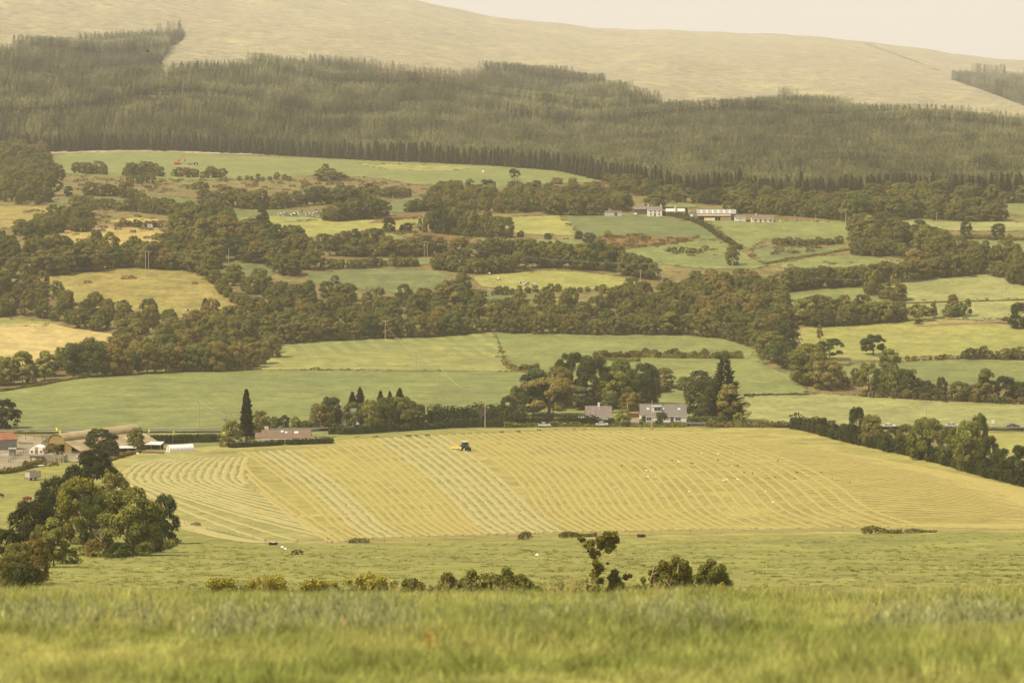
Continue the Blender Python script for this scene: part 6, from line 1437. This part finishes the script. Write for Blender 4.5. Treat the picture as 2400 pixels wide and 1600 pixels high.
t, base, m = lobes_tree('ivy_tree', 'thin crooked tree wrapped in ivy rising above the foreground brow', 'tree', 285, 1400, zl([(490,850,48),(490,790,46),(488,730,44),(490,660,42),(505,600,46),(525,560,50),(490,500,42),(450,400,38),(430,330,44),(385,300,40),(330,218,34),(300,205,24),(440,270,38),(540,230,50),(620,165,44),(700,180,52),(742,235,38),(650,250,46),(560,300,46),(650,340,42),(690,300,40),(470,440,30),(520,390,28),(565,580,26),(450,640,30),(560,720,30),(640,522,14)], *ZB8), 'gold', 7000, .125, [(1398,1400),(1397,1330),(1396,1300),(1388,1278),(1382,1262)], seed=3)
br = MB()
for a, b_ in (((1396,1312),(1420,1290)),((1420,1290),(1434,1262)),((1392,1300),(1402,1275)),((1402,1275),(1424,1255)),((1386,1285),(1372,1270)),((1372,1270),(1360,1262))):
    br.tube([free(*a, 285)-base, free(*b_, 285)-base], [.07, .04], 5)
br.build('branch', m_barkpale, t)
lobes_tree('shrub', 'two headed leafy bush just right of the ivy tree', 'bush', 286, 1410, zl([(720,620,40),(690,680,48),(740,720,56),(850,675,32),(900,650,24),(700,780,58),(790,780,50),(660,830,50),(760,840,60)], *ZB8), 'olive', 4200, .12, seed=4)
t, base, m = lobes_tree('shrub', 'big yellow green bush with a bare white stem at its left', 'bush', 288, 1410, zl([(1450,470,46),(1540,520,56),(1300,520,46),(1390,560,66),(1250,620,66),(1480,620,80),(1590,600,56),(1330,700,80),(1450,740,90),(1580,720,80),(1250,760,70),(1180,820,56),(1350,830,80),(1500,840,80),(1620,820,70),(1160,610,36),(1170,700,36),(1060,700,30),(1080,800,44)], *ZB8), 'gold', 15000, .12, seed=5)
br = MB()
for pts in (((1516,1392),(1524,1360),(1530,1340),(1535,1318)),((1530,1345),(1540,1340)),((1580,1396),(1572,1375),(1560,1360),(1552,1357)),((1588,1342),(1590,1320))): br.tube([free(x, y, 286.5)-base for x, y in pts], [.06*(1-.5*i/len(pts)) for i in range(len(pts))], 5)
br.build('branch', m_barkpale, t)
lobes_tree('shrub', 'dark rounded bush at the right end of the brow bushes', 'bush', 290, 1410, zl([(1880,520,54),(1800,600,66),(1920,610,80),(2000,570,46),(1750,690,66),(1860,720,90),(2000,700,80),(2080,770,56),(1800,800,70),(1950,820,80),(2080,830,56)], *ZB8), 'olive', 12000, .11, seed=6)
lobes_tree('shrub', 'straw coloured dead sprays in front of the dark rounded bush', 'bush', 287, 1410, zl([(2000,790,50),(2050,830,46),(1940,850,40),(2120,850,40),(2180,870,26),(2280,880,20)], *ZB8), 'sunny', 900, .09, seed=7)
lobes_tree('shrub', 'small leafy bush between the two headed bush and the big yellow green one', 'bush', 286, 1410, zl([(880,820,40),(950,830,50),(1000,800,36),(910,860,50)], *ZB8), 'olive', 2200, .12, seed=8)
lobes_tree('shrub', 'loose twiggy growth left of the ivy tree', 'bush', 286, 1410, zl([(230,790,44),(200,850,44),(300,790,26),(380,720,26),(390,800,30),(280,850,40),(120,850,30),(40,870,30)], *ZB8), 'sunny', 1500, .09, seed=9)
ZB7 = (400, 1220, 2.352)
lobes_tree('shrub', 'dark leafy bush in the middle of the brow bushes', 'bush', 285, 1410, zl([(1525,312,30),(1500,372,34),(1545,350,36),(1660,298,26),(1640,345,40),(1730,335,40),(1790,350,44),(1850,288,26),(1860,335,44),(1930,330,34),(1960,365,40),(2020,392,32),(1580,385,34),(1700,390,44),(1800,395,44),(1900,395,44)], *ZB7), 'olive', 20000, .115, seed=10)
for i, (lb, lab, col) in enumerate([([(230,345,22),(270,352,22),(320,345,20),(250,365,20)], 'leftmost low yellow bush on the brow', 'sunny'), ([(440,352,20),(480,340,20),(540,335,24),(590,332,26),(610,350,24),(560,365,24),(500,368,20)], 'yellow olive bush, second along the brow', 'sunny'), ([(740,360,20),(780,345,22),(830,348,22),(800,375,22),(860,365,18),(900,345,16)], 'low brownish yellow bush, third along the brow', 'sunny'), ([(980,340,18),(1040,325,22),(1095,312,24),(1110,345,28),(1060,360,24),(1165,320,22),(1170,355,24),(1230,350,18)], 'bright yellow bush with upright shoots on the brow', 'sunny'), ([(1300,350,20),(1340,345,20),(1380,360,18),(1320,375,20),(1440,385,16)], 'small dark olive bush left of the dark leafy one', 'olive')]):
    lobes_tree('shrub', lab, 'bush', 287, 1410, [(x, y, r*1.25) for x, y, r in zl(lb, *ZB7)], col, 3400, .10, group='low bushes along the foreground brow', seed=20+i)
rg = np.random.default_rng(31)
lobes_tree('shrub', 'low continuous bramble growth joining the bushes along the brow', 'bush', 291, 1420, [(x+rg.uniform(-8, 8), 1394-rg.uniform(0, 14)*(1+.6*math.sin(x/40)), rg.uniform(10, 17)) for x in range(480, 1800, 13)], 'light', 16000, .10, seed=30)
special_conifer(578, 1034, 905, 40, 23, 8, .05, .95, .04, 'deep', 'narrow dark ragged conifer towering over the brown roofed bungalow', 577)
# dock and rushes in the foreground
m_dock = leafmat('dock_leaves', [(0, (.36, .17, .03)), (1, (.30, .15, .03))])
q = at(np.array([1010.]), np.array([1575.]), near=True)[0]
Q = []; rg = np.random.default_rng(8)
for k in range(60):
    z = rg.uniform(.02, .30); a = rg.uniform(0, 6.28); r_ = rg.uniform(0, .10)*(1.2-z*2); b = np.array([r_*math.cos(a), r_*math.sin(a), z]); d = np.array([math.cos(a), math.sin(a), .6])*rg.uniform(.03, .08); s = np.array([-math.sin(a), math.cos(a), 0])*.012; Q.append([b-s*.3, b+d*.5-s, b+d, b+d*.5+s])
o = link('dock_plant', quads_mesh('dock_plant', np.array(Q), m_dock)); o.location = q; o.scale = (.7, .7, .85); tag(o, 'rust orange dock plant in the out of focus foreground grass', 'weed')
# ------------------------------------------------------------------ hedges
m_hedge = leafmat('hedge_leaves')
def hedge(path, h_px, w_m, col, label, name='hedge', size=0.42, dens=4.0, clipped=False, uneven=0.3, group=None, cat='hedge', h_m=None):
    c = curve_open(path, 4); W = at(*c.T); d = np.r_[0, np.cumsum(np.linalg.norm(np.diff(W[:, :2], axis=0), axis=1))]
    Lh = d[-1]; mid = W[len(W)//2]; h = h_m or h_px*mpp(mid[1]); rng = np.random.default_rng(abs(hash(label)) % 9999 if False else len(label)*31+int(path[0][0]))
    n = int(min(14000, max(250, Lh*(2*h+w_m)*dens/ (size/0.42)**2)))
    s = rng.uniform(0, Lh, n); cx = np.interp(s, d, W[:, 0]); cy = np.interp(s, d, W[:, 1])
    T = np.gradient(W[:, :2], axis=0); T /= np.linalg.norm(T, axis=1)[:, None]
    tx = np.interp(s, d, T[:, 0]); ty = np.interp(s, d, T[:, 1]); nx, ny = -ty, tx
    if clipped:
        f = rng.random(n); face = np.where(f < 0.34, 0, np.where(f < 0.67, 1, 2))
        a = np.where(face == 0, -0.5, np.where(face == 1, 0.5, rng.uniform(-0.5, 0.5, n)))*w_m; z = np.where(face == 2, 1, rng.random(n))*h*(1+0.02*np.sin(s*.8))
        N = np.stack([nx*np.where(face == 0, -1, np.where(face == 1, 1, 0)), ny*np.where(face == 0, -1, np.where(face == 1, 1, 0)), np.where(face == 2, 1, 0.1)], 1)
        a += rng.normal(0, .06, n); z += rng.normal(0, .05, n)
    else:
        hh = h*(1 + uneven*(0.55*np.sin(s/3.1+1)+0.45*np.sin(s/1.27)+0.5*np.sin(s/9.3)))
        th = rng.uniform(0.0, math.pi, n); r = 0.75 + 0.3*rng.random(n)
        a = np.cos(th)*w_m*0.5*r*(0.8+0.25*np.sin(s/2.3)); z = np.sin(th)**0.6*hh*r*0.97
        N = np.stack([nx*np.cos(th), ny*np.cos(th), np.sin(th)], 1)
    N += rng.normal(0, .42, N.shape)
    x = cx+nx*a; y = cy+ny*a; P = np.stack([x, y, Z(x, y)+np.maximum(z, 0.05)], 1)
    V = cards(P, N, size*rng.uniform(.55, 1.3, n), rng)
    # shaded inner twigs: a narrower ridge inside, so daylight does not pass through
    ks = np.arange(0, Lh, 1.2); kx = np.interp(ks, d, W[:, 0]); ky = np.interp(ks, d, W[:, 1]); kt = np.stack([-np.interp(ks, d, T[:, 1]), np.interp(ks, d, T[:, 0])], 1)
    kh = h*(0.72 if not clipped else 0.93)*(1 + (0 if clipped else uneven)*0.8*(0.55*np.sin(ks/3.1+1)+0.45*np.sin(ks/1.27)+0.5*np.sin(ks/9.3))); kw = w_m*(0.30 if not clipped else 0.44)
    kz = Z(kx, ky); A0 = np.stack([kx-kt[:, 0]*kw, ky-kt[:, 1]*kw, kz-.1], 1); A1 = np.stack([kx-kt[:, 0]*kw*.8, ky-kt[:, 1]*kw*.8, kz+kh], 1)
    B0 = np.stack([kx+kt[:, 0]*kw, ky+kt[:, 1]*kw, kz-.1], 1); B1 = np.stack([kx+kt[:, 0]*kw*.8, ky+kt[:, 1]*kw*.8, kz+kh], 1)
    for p_, q_ in ((A0, A1), (A1, B1), (B1, B0)) if name == 'hedge' else ():
        V = np.concatenate([V, np.stack([p_[:-1], p_[1:], q_[1:], q_[:-1]], 1)])
    o0 = np.array([W[0][0], W[0][1], W[0][2]]); V = V-o0
    o = link(name, quads_mesh(name, V, m_hedge)); o.location = o0
    cc = COL[col]; o.color = (*cc, 1); return tag(o, label, cat, group)
HG = 'hedges of the valley'
for a, kw in [
 (([(770,1018),(830,1018),(920,1012),(1000,1007),(1090,1002),(1180,1002)], 20, 2.6, 'dark', 'dark shaggy hedge along the road above the tractor'), {}),
 (([(1180,1003),(1300,1001),(1400,1001),(1490,1001),(1610,1002)], 11, 1.8, 'olive', 'low brown green hedge in front of the cottage and grey roofed house'), {}),
 (([(1655,1001),(1740,1001),(1860,1002)], 14, 2.0, 'brown', 'clipped brownish hedge right of the road gate'), {}),
 (([(1860,1004),(1910,1014),(2000,1038),(2120,1064),(2230,1092),(2310,1116),(2400,1138),(2500,1166)], 34, 5.5, 'deep', 'thick dark hedge base running down the right side of the mown field'), {'size': 0.5}),
 (([(354,1040),(430,1038),(516,1036)], 19, 3.0, 'dark', 'long flat topped clipped hedge behind the white tunnel'), {'clipped': True}),
 (([(538,1050),(600,1047),(668,1043)], 12, 2.2, 'dark', 'clipped hedge in front of the brown roofed bungalow, left of the gap'), {'clipped': True}),
 (([(672,1043),(730,1041),(778,1039)], 13, 2.4, 'dark', 'clipped hedge in front of the brown roofed bungalow, right of the gap'), {'clipped': True}),
 (([(1008,998),(1060,997),(1130,995),(1235,995)], 46, 8, 'dark', 'tall bulky conifer hedge with yellow green tips along the road'), {'size': 0.55, 'uneven': 0.12}),
 (([(1212,998),(1300,997),(1360,998),(1440,997)], 22, 3.5, 'deep', 'dark shrubbery hedge below the white cottage'), {}),
 (([(1610,994),(1650,994),(1705,993)], 18, 3.0, 'green', 'square clipped green hedge in front of the peach garage'), {'clipped': True}),
 (([(700,1002),(760,1006),(800,1012)], 12, 2.2, 'dark', 'dark hedge between the bungalow and the hidden house'), {}),
 (([(1345,908),(1440,908),(1545,911),(1600,912)], 7, 1.4, 'deep', 'low dark hedge line behind the grey roofed house'), {}),
 (([(1745,928),(1830,926),(1895,926)], 4, 1.2, 'dark', 'thin dark hedge on the meadow below the olive dome'), {}),
 (([(1980,1002),(2100,1004),(2300,1004),(2450,1008)], 5, 1.2, 'olive', 'rough verge hedge behind the parked cars'), {}),
 (([(0,918),(40,912),(100,903),(150,893),(215,884)], 6, 2.0, 'brown', 'bramble hedge bank at the top left of the big meadow'), {}),
 (([(1500,848),(1420,845),(1395,842)], 8, 2, 'brown', 'bramble at the left end of the isolated hedge strip'), {}),
 (([(2100,713),(2250,708),(2420,704)], 3, 1.0, 'dark', 'thin hedge between the two pale right hand fields'), {}),
 (([(1160,780),(1172,810),(1182,842)], 1, 0.6, 'olive', 'thin line of weeds between the striped field and the next'), {}),
 (([(1180,845),(1186,858),(1205,868),(1240,874)], 5, 2.2, 'rust', 'curved bank of brown bracken in the green meadow'), {}),
 (([(1222,868),(1240,866),(1262,864)], 12, 4, 'rust', 'clump of red brown bracken beside the big tree group'), {}),
 (([(180,1300),(230,1306),(300,1304),(380,1288),(410,1272)], 16, 2.5, 'olive', 'bramble skirt at the foot of the near trees'), {'size': 0.35}),
 (([(0,1112),(40,1106),(75,1094),(95,1084)], 12, 2.0, 'brown', 'nettle and bramble bank below the farmyard wall'), {}),
 (([(250,1082),(290,1070),(330,1060)], 8, 2.5, 'rust', 'reddish weeds at the corner of the mown field by the barn'), {}),
 (([(1390,836),(1500,838),(1620,840),(1742,840)], 12, 2.5, 'brown', 'long isolated hedge strip in the meadow'), {}),
 (([(1540,503),(1590,510),(1640,526),(1690,560),(1735,584)], 10, 2.5, 'dark', 'hedge curving downhill from the upper farm'), {}),
 (([(2200,562),(2300,562),(2420,566)], 9, 2.5, 'brown', 'hedge joining the twin dark trees'), {}),
 (([(1470,583),(1560,572),(1650,564)], 2.5, 1.2, 'rust', 'thin rusty bank on top of the pale green field'), {}),
 (([(1790,620),(1860,606),(1930,596),(1990,586)], 4, 2, 'rust', 'orange brown bracken bank slanting across the right fields'), {}),
]: hedge(*a, group=HG, **kw)
for i, (a, b, hp, lab) in enumerate([((820,1274),(865,1273),7,'small dark rush clump at the lower edge of the mown field'), ((1218,1265),(1246,1263),10,'short tuft of brown weeds under the middle of the mown field'),
   ((1312,1262),(1400,1258),9,'strip of brown weeds left of the ivy tree'), ((2020,1252),(2115,1251),11,'long brown weed patch at the lower edge of the mown field'), ((2120,1250),(2195,1248),6,'thin trail of weeds right of the long weed patch'),
   ((450,1232),(466,1234),5,'tiny rush tuft by the mown field corner'), ((688,1301),(704,1301),7,'rusty dock tuft out in the near pasture')]):
    hedge([a, ((a[0]+b[0])/2, (a[1]+b[1])/2-0.5), b], hp, 1.2, 'brown', lab, name='weed_patch', size=0.20, dens=8, uneven=.9, group='weed patches at the mown field edge', cat='weeds')

# ------------------------------------------------------------------ windrows of cut grass
m_row_pale = plain('cut_grass_pale', (0.27, 0.238, 0.096), 0.95, 0.12, 0.9, bump=0.5, spec=0.05)
m_row_gold = plain('cut_grass_gold', (0.262, 0.220, 0.072), 0.95, 0.12, 0.9, bump=0.5, spec=0.05)
def windrow(V, Fc, px, width, height, rng, jag=0.045):
    c = np.array(curve_open(px, 5)); W = at(*c.T)[:, :2]
    d = np.r_[0, np.cumsum(np.linalg.norm(np.diff(W, axis=0), axis=1))]
    if d[-1] < 4: return
    s = np.arange(0, d[-1], 1.5); W = np.column_stack([np.interp(s, d, W[:, 0]), np.interp(s, d, W[:, 1])])
    T = np.gradient(W, axis=0); T /= np.maximum(np.linalg.norm(T, axis=1), 1e-6)[:, None]; N = np.column_stack([-T[:, 1], T[:, 0]])
    b = len(V); prof = [(-0.5, 0.0), (-0.28, 0.72), (0.02, 1.0), (0.3, 0.66), (0.5, 0.0)]
    off = np.convolve(rng.normal(0, jag, len(s)+8), np.ones(5)/2.2, 'same')[4:-4]
    wj = width*(1+np.convolve(rng.normal(0, .22, len(s)+8), np.ones(3)/1.7, 'same')[4:-4]); wj[0] *= .3; wj[-1] *= .3
    for i in range(len(s)):
        for a, z in prof:
            p = W[i]+N[i]*(a*wj[i]+off[i]); V.append((p[0], p[1], float(ZB(p))+0.20+z*height*rng.uniform(.7, 1.25) if z else float(ZB(p))+0.17))
    for i in range(len(s)-1):
        for k in range(4): Fc.append((b+i*5+k, b+i*5+k+1, b+(i+1)*5+k+1, b+(i+1)*5+k))
def ZB(p): return Z(p[0], p[1])
def zc(pts, x0, y0, k): return [(x0+a/k, y0+b/k) for a, b in pts]
rng = np.random.default_rng(5)
Vp, Fp, Vg, Fg = [], [], [], []
tips = [(1500,975),(1800,980),(2080,950),(2110,920),(2020,880),(1930,830),(1850,790),(1800,740),(1720,690),(1640,640),(1560,600),(1490,560),(1420,512),(1340,470),(1300,432)]
for k in range(15):
    x = 180+78*k; t = k/14; tip = tips[k]
    up = (1-t); q = [(x+40+290*up+20*t, 205+20*up-4*t), (x+30+130*up, 262), (x+14+40*up, 325), (x, 388), (x+22, 422), (x+75, 452+10*up)]
    a = np.array(q[-1]); b = np.array(tip)
    for f, dn in ((0.28, 26), (0.55, 30), (0.8, 16)):
        m_ = a+(b-a)*f; q.append((m_[0], m_[1]+dn*(1-t*0.6)))
    q.append(tip)
    windrow(Vp, Fp, zc(q, 240, 1020, 3.92), 1.55, 0.10, rng)
for k in range(1, 5):       # outer swaths along the lower border
    y = 20*k
    q = [(160-k*38, 395), (180-k*20, 450), (300, 545+y*0.5), (640, 730+y), (900, 838+y*0.8), (1250, 940+y*0.42), (1560, 985+k*3), (1900-k*60, 992+k*2)]
    windrow(Vp, Fp, zc(q, 240, 1020, 3.92), 1.5, 0.09, rng)
# long diagonal swaths; x of the upper end in the picture
def topy(x): return np.interp(x, [540,700,775,800,900,1000,1090,1300,1850], [1062,1054,1046,1032,1027,1021,1016,1011,1011])
def boty(x): return np.interp(x, [760,1000,1300,1900,2400], [1270,1263,1254,1243,1238])
x = 572.0
while x < 1640:
    t = (x-572)/1070; off = np.interp(x, [572,800,1250,1400,1560,1640], [262,278,300,345,470,560])
    y0 = topy(x); xb = x+off; y1 = boty(xb)-4; h = y1-y0
    pale = 600 < x < 690 or 868 < x < 1035
    if pale or x < 1040:
        q = [(x, y0), (x+off*.16, y0+h*.13), (x+off*.42, y0+h*.38), (x+off*.66, y0+h*.66), (x+off*.82, y0+h*.86), (xb, y1)]
    else:
        q = [(x, y0), (x+off*.22, y0+h*.14), (x+off*.48, y0+h*.36), (x+off*.64, y0+h*.58), (x+off*.78, y0+h*.82), (xb+6, y1)]
    windrow(Vp if pale else Vg, Fp if pale else Fg, q, 1.5 if pale else 1.25, 0.10 if pale else 0.10, rng)
    x += 21 if pale else 19
for q in ([(570,1085),(600,1120),(680,1180),(760,1236),(812,1271)], [(578,1112),(630,1160),(710,1218),(770,1256),(794,1273)], [(612,1155),(680,1208),(745,1252),(776,1273)]):
    windrow(Vg, Fg, q, 1.25, 0.10, rng)
B = np.array([(1640,1013),(1720,1042),(1800,1080),(1860,1122),(1900,1158),(1980,1206),(2060,1228),(2160,1236)], float)
for j in range(46):
    f = j/45; i = f*(len(B)-1); i0 = min(int(i), len(B)-2); s_ = B[i0]+(B[i0+1]-B[i0])*(i-i0)
    e = np.array((2520, 1172+f*70)); m_ = s_+(e-s_)*0.35+np.array((0, -10*(1-f)))
    hedge_y = np.interp(m_[0], [1850,2000,2120,2230,2310,2400,2520], [1008,1038,1066,1096,1120,1144,1172])
    q = [tuple(s_)] + [(s_[0]+(e[0]-s_[0])*g, max(s_[1]+(e[1]-s_[1])*g-12*math.sin(math.pi*g)*(1-f), np.interp(s_[0]+(e[0]-s_[0])*g, [1640,1850,2000,2120,2230,2310,2400,2520], [1011,1010,1041,1069,1099,1123,1147,1176])+2+3*f)) for g in (.2,.4,.6,.8,1)]
    windrow(Vg, Fg, q, 1.1, 0.09, rng, 0.06)
for y in (1, 2, 3):         # headland swath along the lower edge
    windrow(Vg, Fg, [(780,1276-3*y),(1000,1269-3*y),(1300,1261-3*y),(1900,1249-3*y),(2460,1242-3*y)], 1.3, 0.08, rng)
    windrow(Vg, Fg, [(790,1022+3.4*y),(900,1016+3.4*y),(1000,1010+3.2*y),(1090,1005+3*y),(1300,1001+2.6*y),(1640,1001+2.6*y)], 1.3, 0.08, rng)
tag(meshobj('pale_windrows', Vp, Fp, m_row_pale, smooth=True), 'pale yellow windrows of cut grass in curved rows across the mown field', kind='stuff')
tag(meshobj('golden_windrows', Vg, Fg, m_row_gold, smooth=True), 'golden windrows of drier cut grass across the mown field', kind='stuff')

# ------------------------------------------------------------------ grass of the near pasture and of the foreground hill
m_blade = bpy.data.materials.new('grass_blades'); m_blade.use_nodes = True
def blade_mat(m, stops, patch, dark=0.5):
    n = m.node_tree.nodes; l = m.node_tree.links; n.clear(); out = n.new('ShaderNodeOutputMaterial')
    g = n.new('ShaderNodeNewGeometry'); f = noise(n, l, patch, g.outputs['Position'], 4, 0.65)
    c = ramp(n, l, f, stops); f2 = noise(n, l, patch*7, g.outputs['Position'], 3, .6); c = mixc(n, l, 1.0, c, ramp(n, l, f2, [(.35, .6), (.65, 1.35)]), 'MULTIPLY')
    k = ramp(n, l, g.outputs['Random Per Island'], [(0, 0.6), (1, 1.4)]); c = mixc(n, l, 1.0, c, k, 'MULTIPLY')
    d = n.new('ShaderNodeBsdfDiffuse'); t = n.new('ShaderNodeBsdfTranslucent'); mx = n.new('ShaderNodeMixShader'); mx.inputs[0].default_value = 0.38
    l.new(c, d.inputs[0]); l.new(c, t.inputs[0]); l.new(d.outputs[0], mx.inputs[1]); l.new(t.outputs[0], mx.inputs[2]); l.new(mx.outputs[0], out.inputs[0])
blade_mat(m_blade, [(0.28, (0.15, 0.17, 0.038)), (0.40, (0.25, 0.275, 0.07)), (0.53, (0.345, 0.345, 0.10)), (0.64, (0.43, 0.40, 0.13)), (0.78, (0.48, 0.42, 0.18))], 0.42)
m_tuft = bpy.data.materials.new('pasture_tufts'); m_tuft.use_nodes = True
blade_mat(m_tuft, [(0.3, (0.10, 0.105, 0.028)), (0.5, (0.18, 0.18, 0.04)), (0.7, (0.27, 0.24, 0.05))], 0.09)
m_seed = bpy.data.materials.new('seed_heads'); m_seed.use_nodes = True
blade_mat(m_seed, [(0.3, (0.33, 0.34, 0.145)), (0.6, (0.39, 0.39, 0.18)), (0.8, (0.35, 0.35, 0.16))], 0.5)
m_straws = bpy.data.materials.new('dry_stalks'); m_straws.use_nodes = True
blade_mat(m_straws, [(0.3, (0.42, 0.34, 0.13)), (0.7, (0.55, 0.45, 0.20))], 0.8)
def tuft_mesh(name, seed, n, rad, h, w, lean, mat, head=0.0):
    rng = np.random.default_rng(seed); Q = []
    for i in range(n):
        a = rng.uniform(0, 6.283); r = rad*math.sqrt(rng.random()); b = np.array([r*math.cos(a), r*math.sin(a), -0.02])
        t = rng.uniform(0, 6.283); ln = rng.uniform(0.2, 1)*lean*h; hh = h*rng.uniform(.55, 1.15); dv = np.array([math.cos(t), math.sin(t), 0]); sv = np.array([-dv[1], dv[0], 0])*w*rng.uniform(.6, 1.3)
        p1 = b+dv*ln*.3+np.array([0, 0, hh*.55]); p2 = b+dv*ln+np.array([0, 0, hh*.97])
        Q.append([b-sv, b+sv, p1+sv*.8, p1-sv*.8]); Q.append([p1-sv*.8, p1+sv*.8, p2+sv*.1, p2-sv*.1])
        if head and rng.random() < head:
            for q in range(5):
                o = rng.normal(0, 0.018, 3)+np.array([0, 0, hh*(-.02-.03*q)]); s2 = sv*2.2
                Q.append([p2+o-s2, p2+o+np.array([0, 0, .025]), p2+o+s2, p2+o-np.array([0, 0, .025])])
    return quads_mesh(name, np.array(Q), mat)
def near_pts(y0, y1, per_m2):
    n = int((0.5*(y1**2-y0**2)*0.43 + 5*(y1-y0))*per_m2); y = np.sqrt(RNG.uniform(y0**2, y1**2, n)); x = RNG.uniform(-1, 1, n)*(2.4+0.20*y)
    return np.column_stack([x, y, Z(x, y)+0.05])
P = np.vstack([near_pts(13, 30, 75), near_pts(30, 56, 42)])
lush = 0.72+0.34*np.sin(P[:, 0]/1.9+P[:, 1]/3.1)+0.25*np.sin(P[:, 0]/0.83-P[:, 1]/1.7+2)+RNG.normal(0, .14, len(P))
S_ = np.clip(lush, .35, 1.35); S_ = np.stack([S_**.5, S_**.5, S_], 1)
scatter('foreground_grass', P, S_, 'blade_tufts', [tuft_mesh(f'blade_tuft_{i}', 400+i, 30, .15, .22, .0052, .75, m_blade) for i in range(6)], 'long soft green grass over the brow in front of the camera', turn=.12)
P = near_pts(17, 50, 0.8); k = RNG.random(len(P)) < np.clip(np.sin(P[:, 0]/2.3+P[:, 1]/5)+.5, .1, 1); P = P[k]
scatter('dry_stalks', P, RNG.uniform(.7, 1.25, (len(P), 1))*np.ones((1, 3)), 'dry_stalk_tufts', [tuft_mesh(f'dry_stalk_{i}', 420+i, 4, .12, .40, .0022, .5, m_straws, .8) for i in range(4)], 'thin straw coloured stalks standing above the foreground grass', turn=.15)
cs = [(340,1494,60,26),(760,1490,150,28),(880,1515,120,26),(1480,1500,160,32),(1600,1518,120,26),(2270,1504,170,36),(2120,1515,90,22),(1240,1515,90,20),(120,1500,110,20),(560,1515,90,18)]
sp_ = []
for cx, cy, rx, ry in cs:
    q = RNG.normal(0, .5, (int(rx*0.36), 2))*np.array([rx, ry])+np.array([cx, cy]); q = q[(q[:, 1] > 1420) & (q[:, 1] < 1560)]; sp_.append(at(q[:, 0], q[:, 1], near=True))
sp_ = np.vstack(sp_)
scatter('seed_heads', sp_, RNG.uniform(.8, 1.2, (len(sp_), 1))*np.ones((1, 3)), 'seed_head_tufts', [tuft_mesh(f'seed_head_{i}', 430+i, 12, .2, .34, .0026, .5, m_seed, .8) for i in range(3)], 'hazy patches of greyish seed heads in the foreground grass', turn=.1)
# pasture tufts, thinning with distance
n = 11000; y = 330*(600/330)**RNG.random(n); x = RNG.uniform(-1, 1, n)*(0.20*y+8); P = np.column_stack([x, y, Z(x, y)+.1])
u, v = proj(P[:, 0], P[:, 1], P[:, 2])
lo = np.interp(u, [0,400,430,620,820,1300,1900,2400], [1120,1200,1240,1282,1280,1268,1256,1250])
k = (v > lo) & (v < 1400) & (RNG.random(n) < np.clip(.45+.22*np.sin(x/9+np.sin(y/7))+.3*np.sin(x/3.3+y/5), .15, 1)); P = P[k]
s_ = RNG.uniform(.5, 1.4, len(P))
scatter('pasture_tufts', P, np.stack([s_*1.1, s_*1.1, s_*.7], 1), 'pasture_tuft_set', [tuft_mesh(f'pasture_tuft_{i}', 440+i, 22, .42, .26, .03, .9, m_tuft) for i in range(4)], 'short dark grass tufts grazed round in the near pasture', turn=.1)
# ------------------------------------------------------------------ haze
def make_haze():
    m = bpy.data.materials.new('valley_haze'); m.use_nodes = True
    n = m.node_tree.nodes; n.clear(); out = n.new('ShaderNodeOutputMaterial')
    v = n.new('ShaderNodeVolumePrincipled'); v.inputs['Color'].default_value = (1.0, 0.95, 0.83, 1)
    v.inputs['Density'].default_value = HAZE_DENSITY; v.inputs['Anisotropy'].default_value = 0.0
    m.node_tree.links.new(v.outputs[0], out.inputs['Volume'])
    o = MB().box(-8000, 8000, -120, 5300, -340, 420).build('haze', m)
    tag(o, 'pale warm haze filling the valley and hiding the far hills', 'haze', kind='stuff')
# low cloud lying on the hilltop: thicker air round the summit only
def make_mist():
    m = bpy.data.materials.new('hill_mist'); m.use_nodes = True; n = m.node_tree.nodes; n.clear()
    out = n.new('ShaderNodeOutputMaterial'); v = n.new('ShaderNodeVolumePrincipled'); v.inputs['Color'].default_value = (0.74, 0.735, 0.725, 1); v.inputs['Density'].default_value = 2.3e-4
    m.node_tree.links.new(v.outputs[0], out.inputs['Volume'])
    tag(MB().box(-5500, 5500, 2650, 5250, -140, 400).build('mist', m), 'pale mist thickening over the upper hill and ridge', 'mist', kind='stuff')
make_mist()
HAZE_DENSITY = 0.6e-4
make_haze()
